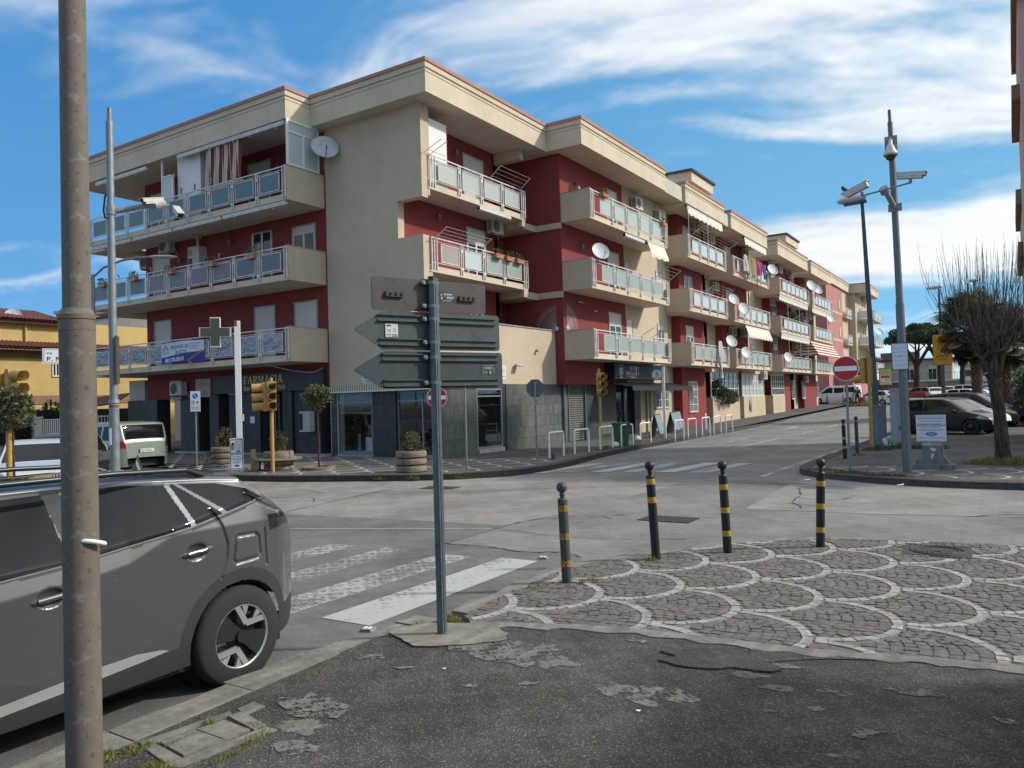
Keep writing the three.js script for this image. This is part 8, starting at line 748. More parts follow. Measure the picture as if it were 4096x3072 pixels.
grass('weeds along the kerb of the right corner island', [[-3.5, 0.12, -18.1, 0.5, 0.2, 500, 0.09], [-2.9, 0.12, -17.6, 0.4, 0.2, 500, 0.12], [-2.2, 0.12, -17.2, 0.5, 0.12, 600, 0.12], [-3.4, 0.12, -24.6, 0.4, 0.5, 500, 0.18], [-3.0, 0.12, -25.8, 0.6, 0.6, 900, 0.22], [-2.1, 0.12, -25.5, 0.5, 0.5, 500, 0.25], [-3.6, 0.12, -22.4, 0.2, 0.4, 200, 0.12], [-3.1, 0.12, -17.95, 0.3, 0.2, 200, 0.05]], ['grass', 'leafdark']);
grass('weeds along the dark kerb of the far pavement', [[-13.2, 0.05, -13.86, 0.5, 0.06, 160, 0.14], [-12.4, 0.05, -14.2, 0.5, 0.08, 260, 0.16], [-11.4, 0.05, -14.85, 0.4, 0.1, 200, 0.13], [-10.5, 0.05, -16.0, 0.2, 0.3, 160, 0.12], [-14.4, 0.05, -13.35, 0.4, 0.05, 100, 0.1], [-11.6, 0.145, -23.35, 0.3, 0.3, 300, 0.09], [-11.45, 0.145, -26.9, 0.12, 0.2, 90, 0.07], [-12.05, 0.145, -30.0, 0.2, 0.3, 120, 0.09], [-11.25, 0.145, -19.4, 0.05, 0.06, 40, 0.25]], ['grass', 'leafdark']);
grass('dry grass at the foot of the standing person', [[-11.6, rise(-11.6, -77), -77, 1.2, 1.5, 500, 0.4]], ['grassdry']);
// litter
{ const t = thing('litter', 'blue and white plastic rubbish lying between the two street cabinets', 'litter', [-3.25, 0.14, -25.9]); part('bag', 'cyan', (b) => b.mb(new MB().sph([0, 0, 0], 0.2, 10, 0.3), T4(0.05, 0.03, 0, 0.3, 0, 0.1, [1.3, 1, 0.8])), t); part('paper', 'whitepaint', (b) => b.mb(new MB().box(-0.06, 0.06, 0, 0.2, -0.01, 0.01), T4(-0.05, 0.08, 0, 0.5, 0.3, 0.4)), t); }
[[-1.95, -16.5, 'on the road under the right island kerb'], [-0.5, -16.55, 'by the kerb below the tree'], [-3.75, -16.9, 'on the road left of the right corner'], [-1.85, -4.03, 'on the near asphalt, bottom centre'], [-3.25, -4.05, 'on the asphalt left of the sign post'], [-4.4, -2.9, 'under the grey car behind its rear wheel']].forEach(([x, z, l], i) => { const b = new MB(); b.quad([0, 0.006, 0], [0.06, 0.012, 0.01], [0.055, 0.02, -0.03], [0.005, 0.010, -0.03]); b.quad([0.005, 0.010, -0.03], [0.055, 0.02, -0.03], [0.05, 0.004, -0.05], [0.0, 0.004, -0.05]); const o = b.build('paper_scrap', 'whitepaint'); const s = i < 3 ? 2.2 : 0.5; o.scale.set(s, s, s); o.position.set(x, i === 0 || i === 1 || i === 2 ? 0.006 : x > -4.2 ? 0.083 : 0.007, z); tag(o, 'white paper scrap ' + l, 'litter'); });
// ---------- things fixed to or standing on the balconies ----------
let ac0 = null;
function acUnit(label, x, y, z, turn, group = 'air conditioner units on the facades') {
if (ac0) return dup(ac0, label, [x, y, z], turn);
const t = thing('air_conditioner', label, 'air conditioner', [x, y, z], turn, group); part('casing', 'acwhite', (b) => b.box(-0.38, 0.38, 0, 0.54, -0.13, 0.13), t);
const g = part('fan_grille', 'acgrille', (b) => b.cyl([-0.10, 0.27, 0.13], [-0.10, 0.27, 0.134], 0.215, 0.215, 26), t); part('grille_rings', 'acwhite', (b) => { for (const r of [0.06, 0.12, 0.18, 0.22]) b.geo(new THREE.TorusGeometry(r, 0.006, 5, 26), T4(-0.10, 0.27, 0.137)); }, g); part('side_louvre', 'acgrille', (b) => { for (let i = 0; i < 8; i++) b.box(-0.383, -0.38, 0.08 + i * 0.05, 0.105 + i * 0.05, -0.1, 0.1); }, t); part('bracket', 'galv', (b) => b.box(-0.3, -0.27, -0.05, 0, -0.3, 0.12).box(0.27, 0.3, -0.05, 0, -0.3, 0.12), t); part('pipe', 'acwhite', (b) => b.path([[0.38, 0.15, -0.05], [0.43, 0.12, -0.1], [0.43, -0.1, -0.2]], 0.018, 6), t); ac0 = t; return t;
}
const HP = Math.PI / 2;
[['air conditioner under the top balcony of the left wing, right one of two', -28.9, 8.33, -18.78, 0], ['air conditioner on the recessed wall at the left end of the left wing', -32.4, 8.25, -20.08, 0.0], ['air conditioner over the clothes shop door, between two white shop posters', -28.2, 2.46, -18.72, 0],
['air conditioner beside the second-floor balcony door of the corner block right face', -16.38, 8.25, -24.35, HP], ['air conditioner at the top floor next to the corner building cornice, nearer of two', -14.3, 10.55, -33.1, HP], ['air conditioner at the top floor next to the corner building cornice, farther of two', -14.3, 10.5, -35.9, HP],
['air conditioner under the frilled white awning of the first apartment block', -14.28, 10.85, -40.8, HP], ['air conditioner above the drying racks, top floor of the first apartment block', -14.75, 10.85, -44.9, HP], ['air conditioner above the hanging laundry, top floor of the first apartment block', -14.28, 10.75, -50.3, HP], ['air conditioner alone on the second floor of the first apartment block', -14.75, 8.1, -45.5, HP], ['air conditioner left of a pair on the first floor, first apartment block', -14.28, 5.45, -47.0, HP], ['air conditioner right of a pair on the first floor, first apartment block', -14.28, 5.5, -49.4, HP], ['air conditioner hanging over the ground-floor veranda grid', -14.15, 2.85, -53.25, HP],
['first of three air conditioners in a row on the second block, top floor', -14.28, 10.85, -56.8, HP], ['second of three air conditioners in a row on the second block, top floor', -14.28, 10.82, -59.1, HP], ['third of three air conditioners in a row on the second block, top floor', -14.28, 10.8, -62.4, HP], ['air conditioner behind two satellite dishes, second block, top floor', -14.28, 10.8, -67.8, HP], ['air conditioner above the potted plants, second floor of the second block', -14.28, 8.15, -56.8, HP], ['left one of two air conditioners, second block right end, second floor', -14.28, 8.1, -68.5, HP], ['right one of two air conditioners, second block right end, second floor', -14.75, 8.1, -71.3, HP], ['air conditioner above the spiky plant, first floor of the second block', -14.28, 5.5, -56.9, HP], ['air conditioner beside the striped awning, first floor of the second block', -14.28, 5.4, -63.1, HP], ['air conditioner over the last ground-floor windows of the second block', -14.28, 2.7, -66.5, HP], ['air conditioner on the farthest block with the rounded white balconies', -14.4, 12.5, -98.7, HP]].forEach((a) => acUnit(...a));
// satellite dishes
let dish0 = null;
function dish(label, x, y, z, s) { if (!dish0) { const t = thing('satellite_dish', label, 'satellite dish', [x, y, z], 0.93, 'satellite dishes on the balconies'); const pr = []; for (let i = 0; i <= 8; i++) { const r = i / 8 * 0.5; pr.push(new THREE.Vector2(Math.max(r, 0.001), r * r * 0.42)); } pr.push(new THREE.Vector2(0.507, 0.115), new THREE.Vector2(0.5, 0.1)); const g = new THREE.LatheGeometry(pr, 36); g.rotateX(Math.PI / 2); const R = new MB().geo(g, T4(0, 0, 0, 0, -0.42)); M.dish.side = THREE.DoubleSide; R.build('reflector', 'dish', t); part('arm', 'galvdark', (b) => b.path([[0, -0.47, 0.0], [0, -0.42, 0.25], [0, -0.14, 0.62]], 0.018, 6).cyl([0, -0.16, 0.60], [0, -0.04, 0.54], 0.035, 0.03, 8), t); part('bracket', 'galvdark', (b) => b.path([[0, 0, -0.03], [0, -0.05, -0.2], [0, -0.75, -0.22]], 0.025, 6), t); dish0 = t; t.scale.set(s, s, s); return t; } const d = dup(dish0, label, [x, y, z], 0.93); s *= 0.82; d.scale.set(s, s, s); return d; }
dish('large white satellite dish beside the glazed top balcony end of the corner building', -19.35, 10.62, -18.5, 0.92); dish('large satellite dish on the second-floor balcony of the right red wing', -13.15, 7.50, -26.75, 0.88);
dish('satellite dish next to the pink laundry on the top balcony of the first block', -13.0, 9.98, -51.8, 0.95); dish('satellite dish on the second-floor corner of the first block, upper one of a pair', -13.0, 7.2, -43.1, 0.82); dish('satellite dish just below and right of another, second floor of the first block', -13.0, 6.82, -45.0, 0.95); dish('tilted satellite dish left of the first-floor balcony corner, first block', -13.0, 4.8, -42.4, 0.85); dish('satellite dish fixed before the glass panels, first-floor balcony of the first block', -12.95, 4.25, -45.1, 0.92); dish('satellite dish at the left corner of the first-floor balcony, second block', -12.95, 4.3, -55.1, 0.95); dish('left one of two adjoining dishes at the top floor, second block', -13.0, 10.2, -63.5, 1.15); dish('right one of two adjoining dishes at the top floor, second block', -13.0, 10.15, -65.7, 1.05); dish('satellite dish at the right end of the second-floor balconies, second block', -13.0, 8.2, -70.7, 1.1); dish('satellite dish on the white balcony of the farthest block', -12.75, 8.6, -97.5, 1.2); dish('satellite dish on the tiled roof of the ochre house', -53.3, 8.2, -23.9, 1.2);
// wall lanterns and spotlights
function lantern(label, x, y, z, turn) { const t = thing('wall_lamp', label, 'wall lamp', [x, y, z], turn); part('arm', 'blackmetal', (b) => b.path([[0, 0.1, 0], [0, 0.16, 0.09], [0, 0.1, 0.14]], 0.012, 6), t); part('shade', 'galvdark', (b) => b.geo(new THREE.LatheGeometry([[0.01, 0.12], [0.08, 0.06], [0.06, -0.08], [0.02, -0.14], [0.001, -0.15]].map((p) => new THREE.Vector2(...p)), 10), T4(0, 0, 0.14)), t); return t; }
lantern('wall lantern left of the second-floor window on the left wing', -24.95, 8.25, -18.97, 0); lantern('wall lantern between air conditioner and boiler on the left wing', -28.1, 7.95, -18.97, 0); lantern('wall lantern at the top of the left wing above the shuttered door', -22.1, 10.6, -18.97, 0); lantern('wall lantern in the second-floor recess of the corner block', -16.58, 8.3, -21.0, HP); lantern('wall lantern in the top-floor recess of the corner block', -16.58, 10.85, -22.1, HP); lantern('round wall lamp above the big dish on the right red wing', -14.48, 8.0, -27.6, HP);
function spot(label, x, y, z, s = 1) { const t = thing('spotlight', label, 'spotlight', [x, y, z], HP); part('housing', 'acwhite', (b) => b.mb(new MB().box(-0.13, 0.13, -0.03, 0.03, 0, 0.22), T4(0, 0, 0.08, 0, 0.35, 0, s)), t); part('bracket', 'galvdark', (b) => b.box(-0.02, 0.02, -0.05, 0.03, 0, 0.1), t); return t; }
spot('spotlight on the beige terrace wall above the octagonal sign back', -14.9, 3.15, -23.2); spot('small spotlight high on the beige terrace wall', -14.9, 3.72, -24.65, 0.45); spot('spotlight on the red wall above the metal fan grille', -14.5, 5.75, -27.3, 0.6); spot('white emergency lamp on the red wall right of the fan grille', -14.5, 5.5, -28.6, 0.6);
// boiler cabinet
{ const t = thing('boiler', 'white boiler cabinet with a short flue on the second floor of the left wing', 'boiler', [-26.9, 7.15, -18.8]); part('cabinet', 'acwhite', (b) => b.box(-0.36, 0.36, 0, 1.15, -0.18, 0.18), t); part('vent', 'acgrille', (b) => { for (let i = 0; i < 6; i++) b.box(-0.33, -0.08, 0.8 + i * 0.045, 0.82 + i * 0.045, 0.18, 0.184); b.box(-0.33, -0.08, 0.2, 0.7, 0.18, 0.183); }, t); part('flue', 'acwhite', (b) => b.cyl([0.05, 1.15, 0], [0.05, 1.5, 0], 0.06, 0.06, 12).cyl([0.05, 1.5, 0], [0.05, 1.58, 0], 0.17, 0.17, 14), t); }
// flower boxes on the railings
function flowerBox(label, x, y, z, turn, mats = ['leaf', 'leafred'], wire = 1) { const t = thing('flower_box', label, 'flower box', [x, y, z], turn); part('pot', 'terracotta', (b) => b.box(-0.22, 0.22, -0.16, 0.0, -0.08, 0.08), t); if (wire) part('wire_holder', 'whitemetal', (b) => { b.box(-0.24, 0.24, -0.02, 0.0, 0.085, 0.095).box(-0.24, 0.24, -0.17, -0.15, 0.085, 0.095); for (let i = 0; i < 4; i++) b.bar([-0.24 + i * 0.12, -0.16, 0.09], [-0.12 + i * 0.12, -0.01, 0.09], 0.01).bar([-0.24 + i * 0.12, -0.01, 0.09], [-0.12 + i * 0.12, -0.16, 0.09], 0.01); }, t); foliage('plant', t, [[-0.12, 0.08, 0, 0.11], [0.1, 0.08, 0, 0.12], [0, 0.04, 0.05, 0.12]], 130, 0.07, mats); return t; }
[[-21.6, 'nearest to the beige corner'], [-23.8, 'second from the beige corner'], [-26.2, 'third from the beige corner'], [-28.6, 'fourth from the beige corner'], [-30.8, 'next to the thin camera mast']].forEach(([x, l], i) => flowerBox('flower box on the second-floor railing of the left wing, ' + l, x, 7.12, -17.15, 0, i === 4 ? ['leafdark'] : ['leaf', 'leafyellow']));
[[-22.9, 'left'], [-23.6, 'middle'], [-24.3, 'right']].forEach(([z, l]) => flowerBox('terracotta flower box on the second-floor corner balcony, ' + l + ' one of three', -15.3, 7.14, z, HP, ['leaf', 'leafred', 'leaf'], 0));
flowerBox('terracotta pot with a bushy plant at the near end of the top balcony, right wing', -13.12, 9.88, -27.2, HP, ['leaf', 'leafyellow'], 0); flowerBox('hanging pot with a plant at the far end of the top balcony, right wing', -13.12, 9.82, -33.3, HP, ['leaf', 'leafdark'], 0); flowerBox('small plant pot on the parapet wall of the top balcony, right wing', -13.9, 10.02, -26.2, 0, ['leafred', 'leafdark'], 0);
{ const t = thing('potted_plants', 'large potted plants on the second-floor balcony of the second block', 'plants', [-13.6, 6.4, -58.3]); foliage('leaves', t, [[0, 0.9, 0, 0.4], [0, 0.8, -1, 0.35], [0, 0.6, 1, 0.3], [0.2, 1.1, -0.4, 0.3]], 900, 0.16, ['leaf', 'leafdark']); part('pot', 'terracotta', (b) => b.cyl([0, 0, 0], [0, 0.4, 0], 0.2, 0.25).cyl([0, 0, -1], [0, 0.4, -1], 0.2, 0.25), t); }
{ const t = thing('spiky_plant', 'spiky yucca plant on the first-floor balcony of the second block', 'plant', [-13.5, 3.6, -60.4]); part('stem', 'bark', (b) => b.cyl([0, 0, 0], [0, 1.0, 0], 0.08, 0.06), t); part('leaves', 'leafyellow', (b) => { for (let i = 0; i < 46; i++) { const a = i * 2.4, e = -0.3 + 1.7 * (i / 46), L = 0.85, c = Math.cos(e), d = [Math.cos(a) * c, Math.sin(e), Math.sin(a) * c], n = [-Math.sin(a) * 0.03, 0, Math.cos(a) * 0.03]; b.quad([-n[0], 1.0, -n[2]], [n[0], 1.0, n[2]], [d[0] * L, 1.0 + d[1] * L, d[2] * L], [d[0] * L * 0.99, 1.0 + d[1] * L, d[2] * L]); } }, t); }
// folding drying racks on the railings
function rack(label, x0, y0, z0, x1, y1, z1, n, ax, gap) { const t = thing('drying_rack', label, 'drying rack', [x0, y0, z0]); part('arms', 'whitemetal', (b) => { b.cyl([0, 0, 0], [x1 - x0, y1 - y0, z1 - z0], 0.014, 0.014, 6); const o = ax === 'z' ? [0, 0, gap] : [gap, 0, 0]; b.cyl(o, [x1 - x0 + o[0], y1 - y0, z1 - z0 + o[2]], 0.014, 0.014, 6); for (let i = 1; i <= n; i++) { const k = i / n, p = [(x1 - x0) * k, (y1 - y0) * k, (z1 - z0) * k]; b.cyl(p, [p[0] + o[0], p[1], p[2] + o[2]], 0.005, 0.005, 4); } }, t); return t; }
rack('drying rack on the top balcony at the right end of the corner block', -15.4, 9.80, -22.6, -14.9, 10.18, -22.6, 4, 'z', -2.0); rack('slanted pole rack at the near end of the top corner balcony', -15.4, 9.82, -18.95, -14.95, 10.25, -19.3, 1, 'z', -0.3); rack('drying rack with thin lines on the second-floor corner balcony', -15.4, 7.15, -19.4, -14.9, 7.45, -19.4, 4, 'z', -2.5); rack('drying rack on the second balcony of the right wing, far end', -13.2, 7.18, -32.3, -12.6, 7.6, -32.3, 4, 'z', -1.6); rack('two white laundry arms on the first balcony of the right wing', -13.2, 4.5, -30.6, -12.6, 4.8, -30.6, 2, 'z', -1.2); rack('long drying rack along the top balcony of the first block', -13.2, 9.85, -37.0, -12.5, 10.25, -37.0, 5, 'z', -5.6); rack('drying rack on the second balcony of the first block', -13.2, 7.2, -38.6, -12.5, 7.5, -38.6, 4, 'z', -3); rack('drying rack on the second-floor balcony of the second block', -13.2, 7.2, -58.0, -12.5, 7.6, -58.0, 4, 'z', -4); rack('row of laundry arms on the first balcony of the second block', -13.2, 4.5, -56.5, -12.5, 4.85, -56.5, 3, 'z', -5);
[[-21.0, 'right end'], [-23.1, 'right of the second flower box'], [-23.95, 'above the second flower box'], [-26.0, 'right of the third flower box'], [-27.2, 'left of the third flower box'], [-29.4, 'beside the thin camera mast']].forEach(([x, l]) => { const b = new MB().bar([0, 0, 0], [0.45, 0.03, 0.3], 0.035, 0.02).bar([0.06, 0, 0], [0.47, 0.03, 0.34], 0.02, 0.02); const o = b.build('folding_rack', 'whitemetal'); o.position.set(x - 0.3, 7.22, -17.2); tag(o, 'white laundry arm on the second-floor left wing railing, ' + l, 'drying rack'); });
[[-22.4, 'below the blind, right one'], [-23.6, 'below the blind, left one'], [-24.5, 'left of the blind'], [-25.3, 'before the white cupboard']].forEach(([x, l]) => { const b = new MB().bar([0, 0, 0], [0.34, 0.13, 0.22], 0.07, 0.02); const o = b.build('folding_rack', 'whitemetal'); o.position.set(x - 0.2, 9.86, -17.2); tag(o, 'white laundry arm on the top left wing railing, ' + l, 'drying rack'); });
// laundry
function cloth(label, cat, mat, x, y, z, w, h, turn, seed) { const g = new THREE.PlaneGeometry(w, h, 24, 14), P = g.attributes.position; for (let i = 0; i < P.count; i++) { const u = P.getX(i), v = P.getY(i), k = (h / 2 - v) / h; P.setZ(i, 0.07 * Math.sin(u * 14 / w * 0.6 + seed) * k + 0.05 * Math.sin(u * 9 + v * 3 + seed)); P.setX(i, u * (1 - 0.15 * k) + 0.06 * Math.sin(v * 4 + seed)); P.setY(i, v - 0.05 * Math.sin(u * 5 + seed) * k); } g.computeVertexNormals(); const o = mesh('laundry', g, mat); o.material.side = THREE.DoubleSide; o.position.set(x, y, z); o.rotation.y = turn; return tag(o, label, cat); }
cloth('khaki cloth drying on the top balcony of the first block', 'laundry', 'khaki', -12.85, 9.55, -46.6, 1.7, 1.05, HP, 1); cloth('grey cloth drying left of the khaki one, top balcony', 'laundry', 'awning', -12.9, 9.6, -45.6, 0.8, 0.9, HP, 2); cloth('pink cloth drying on the top balcony beside the khaki one', 'laundry', 'pinkcloth', -12.85, 9.6, -48.2, 0.9, 0.85, HP, 3); cloth('dark blue and pink clothes at the right end of the top balcony line', 'laundry', 'bluecloth', -12.85, 9.5, -49.3, 0.5, 0.95, HP, 4); cloth('long torn plastic sheet hanging from the first balcony of the first block', 'plastic sheet', 'dish', -13.05, 3.75, -40.7, 0.5, 2.0, HP, 5); cloth('small pale rag hanging on the beige wall under the veranda grid', 'rag', 'dish', -14.25, 1.25, -50.3, 0.5, 1.0, HP, 6);
// awnings rolled under the slabs and cornices on the right
function awningRoll(label, x, y, z0, z1, fr) { const t = thing('awning', label, 'awning', [x, y, (z0 + z1) / 2]); const L = Math.abs(z1 - z0) / 2; part('cassette', 'whitemetal', (b) => b.box(-0.09, 0.09, -0.06, 0.06, -L, L).cyl([0.02, -0.02, -L], [0.02, -0.02, L], 0.07, 0.07, 8), t); if (fr) part('valance', 'awning', (b) => { const n = Math.round(L * 6); for (let i = 0; i < n; i++) { const a = lerp(-L, L, i / n), c = lerp(-L, L, (i + 1) / n); b.quad([0.12 * fr, -0.08 - 0.18 * fr, a], [0.12 * fr, -0.08 - 0.18 * fr, c], [0.08, 0.02, c], [0.08, 0.02, a]); b.quad([0.12 * fr, -0.20 - 0.18 * fr - 0.05 * (i % 2), a], [0.12 * fr, -0.20 - 0.18 * fr - 0.05 * (i % 2), c], [0.12 * fr, -0.08 - 0.18 * fr, c], [0.12 * fr, -0.08 - 0.18 * fr, a]); } }, t); return t; }
awningRoll('rolled white awning under the top balcony of the corner block right face', -15.5, 8.66, -24.0, -22.0, 0); awningRoll('left rolled awning under the top balcony of the right wing', -13.35, 8.64, -31.4, -29.4, 0); awningRoll('half-open cream awning under the top balcony of the right wing', -13.3, 8.64, -33.6, -31.6, 2.2); awningRoll('frilled white awning under the cornice of the first block', -13.4, 11.36, -42.5, -37.0, 1); awningRoll('frilled white awning under the cornice above the laundry', -13.4, 11.36, -51.6, -46.8, 1); awningRoll('half-open cream awning on the first floor of the first block', -13.4, 5.95, -51.7, -46.4, 2.5); awningRoll('rolled white awning under the top balcony of the second block', -13.35, 8.64, -63.4, -54.6, 0.5); awningRoll('rolled white awning under the second balcony of the second block', -13.35, 5.97, -63.6, -54.8, 0.5); awningRoll('rolled white awning under the top balcony at the right end, second block', -13.35, 8.64, -72.5, -65.0, 0.6);
{ const t = thing('awning_poles', 'thin white awning poles on the top balcony of the first block', 'pole', [-13.3, 9.9, -37.1]); part('pole', 'whitemetal', (b) => b.cyl([0, 0, 0], [0, 1.5, 0], 0.018, 0.018, 6), t); part('pole', 'whitemetal', (b) => b.cyl([0, 0, -2.9], [0, 1.5, -2.9], 0.018, 0.018, 6), t); }
{ const t = thing('awning_poles', 'thin white awning poles over the first-floor balcony of the second block', 'pole', [-13.3, 4.5, -57.0]); for (const z of [0, -3.5, -6]) part('pole', 'whitemetal', (b) => b.cyl([0, 0, z], [0, 4.1, z], 0.018, 0.018, 6), t); }
// banner on the first-floor railing
{ const g = new THREE.PlaneGeometry(2.62, 0.80, 60, 20), P = g.attributes.position; for (let i = 0; i < P.count; i++) { const x = P.getX(i), y = P.getY(i); P.setZ(i, 0.012 * Math.sin(x * 7 + y * 3) + 0.02 * Math.sin(x * 2.3 - y * 4) + 0.02 * Math.exp(-(((x + 0.1) * 3) ** 2))); P.setY(i, y + 0.02 * Math.cos(x * 2.2)); } g.computeVertexNormals(); const o = mesh('banner', g, print(760, 232, (x, w, h) => { x.fillStyle = '#c9ccd6'; x.fillRect(0, 0, w, h); x.fillStyle = '#2b3a86'; x.fillRect(0, 0, w, 8); x.beginPath(); x.moveTo(0, 160); x.lineTo(w, 118); x.lineTo(w, h); x.lineTo(0, h); x.fill(); txt(x, 'PROPONE IN', 168, 84, 54, '#232d6b', 'bold italic', 'sans-serif', 310); txt(x, 'AFFITTO', 246, 142, 54, '#232d6b', 'bold italic', 'sans-serif', 210); txt(x, 'cascina', 12, 124, 36, '#3a4478', '', 'sans-serif', 190); txt(x, '081.774.50.01', 52, 216, 58, '#e4e6ea', 'bold', 'sans-serif', 390); x.fillStyle = '#b86a3a'; x.beginPath(); x.moveTo(20, 90); x.lineTo(80, 26); x.lineTo(138, 78); x.lineTo(116, 78); x.lineTo(78, 46); x.lineTo(46, 90); x.fill(); x.fillStyle = '#c58d4b'; x.beginPath(); x.moveTo(82, 50); x.lineTo(132, 84); x.lineTo(104, 92); x.fill(); x.strokeStyle = '#b5613a'; x.lineWidth = 20; x.beginPath(); x.moveTo(470, 232); x.quadraticCurveTo(600, 150, 740, 118); x.stroke(); x.fillStyle = '#9b5a50'; for (let i = 0; i < 3; i++) { x.beginPath(); x.arc(508, 38 + i * 26, 8, 0, 7); x.fill(); x.fillStyle = '#6a6f8c'; x.fillRect(524, 34 + i * 26, 190 - i * 40, 7); x.fillStyle = '#9b5a50'; } }, 0.7)); o.material.side = THREE.DoubleSide; o.position.set(-25.6, 4.02, -17.19); tag(o, 'white and blue rental banner tied to the first-floor railing of the left wing', 'banner'); }
// cable from the balcony to the pharmacy corner
{ const c = new THREE.CatmullRomCurve3([V(-21.7, 3.5, -17.2), V(-21.2, 3.25, -17.8), V(-20.9, 3.1, -18.5), V(-20.4, 3.06, -18.77), V(-20.0, 3.2, -18.8)]); const o = mesh('cable', new THREE.TubeGeometry(c, 30, 0.014, 5), 'dish'); tag(o, 'thin cable sagging from the first-floor railing to the pharmacy fascia', 'cable'); }
// shop plates and things in the florist windows
{ const o = mesh('shop_plate', sheet(0.8, 0.3), print(200, 76, (x) => { x.fillStyle = '#c4c4c6'; x.fillRect(0, 0, 200, 76); txt(x, 'Punto Luce', 20, 34, 20, '#444', 'bold italic', 'serif'); txt(x, 'Addobbi per', 40, 62, 18, '#444', 'bold italic', 'serif'); }), scene); o.position.set(-17.85, 2.72, -18.885); tag(o, 'white plate over the green florist awning, left of the arrow signs', 'sign'); const q = mesh('shop_plate', sheet(0.42, 0.5), print(100, 120, (x) => { x.fillStyle = '#d0cfca'; x.fillRect(0, 0, 100, 120); txt(x, '(S)', 26, 60, 40, '#555', '', 'serif'); x.fillStyle = '#666'; x.fillRect(20, 90, 60, 6); }), scene); q.position.set(-14.885, 2.86, -22.35); q.rotation.y = HP; tag(q, 'square white plate on the beige wall just right of the arrow signs', 'sign'); const m = mesh('shop_logo', new THREE.CircleGeometry(0.42, 36), print(160, 160, (x) => { x.clearRect(0, 0, 160, 160); x.strokeStyle = '#4a4d4a'; x.lineWidth = 5; x.beginPath(); x.arc(80, 80, 74, 0, 7); x.stroke(); txt(x, 'S', 62, 104, 84, '#222422', 'bold', 'serif'); txt(x, 'D', 28, 100, 60, '#4a4d4a', '', 'serif'); x.fillStyle = '#4a4d4a'; x.fillRect(46, 122, 70, 5); x.fillRect(60, 134, 40, 5); }, 0.6, { transparent: true }), scene); m.position.set(-14.915, 1.25, -30.75); m.rotation.y = HP; tag(m, 'round monogram printed on the grey panel of the butcher shop', 'shop logo'); }
function vasePlant(label, x, y, z, cl, n, mats, size = 0.09) { const t = thing('shop_plant', label, 'plant', [x, y, z]); foliage('leaves', t, cl, n, size, mats); return t; }
vasePlant('leafy plant on a terracotta stand in the florist side window', -15.35, 1.15, -21.15, [[0, 0.25, 0, 0.26], [0, 0.6, 0, 0.24], [0, 0.9, 0.05, 0.16]], 620, ['leaf', 'leafdark', 'leaf']); { const t = thing('plant_stand', 'terracotta column with a white pot in the florist side window', 'plant stand', [-15.35, 0.3, -21.15]); part('column', 'terracotta', (b) => b.cyl([0, 0, 0], [0, 0.62, 0], 0.11, 0.09, 16).cyl([0, 0.62, 0], [0, 0.68, 0], 0.15, 0.15, 16), t); part('pot', 'dish', (b) => b.cyl([0, 0.68, 0], [0, 0.9, 0], 0.1, 0.12, 16), t); }
vasePlant('flower bouquet in a lattice vase, left in the florist window', -18.95, 0.95, -19.35, [[0, 0.15, 0, 0.16], [0.03, 0.4, 0, 0.14], [0.1, 0.8, 0, 0.12]], 260, ['leaf', 'leafyellow', 'leafred']); { const t = thing('vase', 'tall white lattice vase in the florist window', 'vase', [-18.95, 0.3, -19.35]); part('vase', 'dish', (b) => { for (let i = 0; i < 4; i++) for (let j = 0; j < 7; j++) { b.box(-0.12 + i * 0.06, -0.10 + i * 0.06, 0, 0.6, 0.08, 0.1); b.box(-0.12, 0.08, j * 0.095, j * 0.095 + 0.03, 0.081, 0.099); } b.box(-0.11, 0.07, 0, 0.59, -0.08, 0.06); }, t); }
vasePlant('yellow and white flowers right in the florist window', -18.2, 0.85, -19.4, [[0, 0.2, 0, 0.2], [0.05, 0.45, 0, 0.15]], 260, ['leafyellow', 'leaf', 'dish']); { const t = thing('picture_frame', 'white square frame standing in the florist window', 'frame', [-18.25, 0.28, -19.3]); part('frame', 'dish', (b) => b.box(-0.25, 0.25, 0, 0.06, -0.03, 0.03).box(-0.25, 0.25, 0.42, 0.48, -0.03, 0.03).box(-0.25, -0.19, 0.06, 0.42, -0.03, 0.03).box(0.19, 0.25, 0.06, 0.42, -0.03, 0.03), t); part('mount', 'awning', (b) => b.box(-0.19, 0.19, 0.06, 0.42, -0.02, 0.0), t); } { const o = mesh('display_cloth', new MB().box(-19.38, -17.88, 0.2, 0.30, -19.7, -19.02).g(), 'cyan'); tag(o, 'light blue display base along the florist window', 'display base'); }
// roof antennas
function antenna(label, x, y, z, h) { const t = thing('antenna', label, 'antenna', [x, y, z]); part('mast', 'galvdark', (b) => b.cyl([0, 0, 0], [0, h, 0], 0.03, 0.03, 6), t); part('rods', 'galvdark', (b) => { for (let i = 0; i < 4; i++) b.cyl([-0.5 + 0.06 * i, h * (1 - 0.12 * i), 0], [0.5 - 0.06 * i, h * (1 - 0.12 * i), 0], 0.014, 0.014, 5); }, t); return t; }
antenna('roof antenna on the ochre house at the far left', -54.6, 8.3, -22.9, 1.9); antenna('tall antenna on the far white building under the last balconies', -18.5, 6.6, -119, 4.2); antenna('antenna mast rising behind the white house on the left', -60.5, 10.3, -38.4, 1.8);
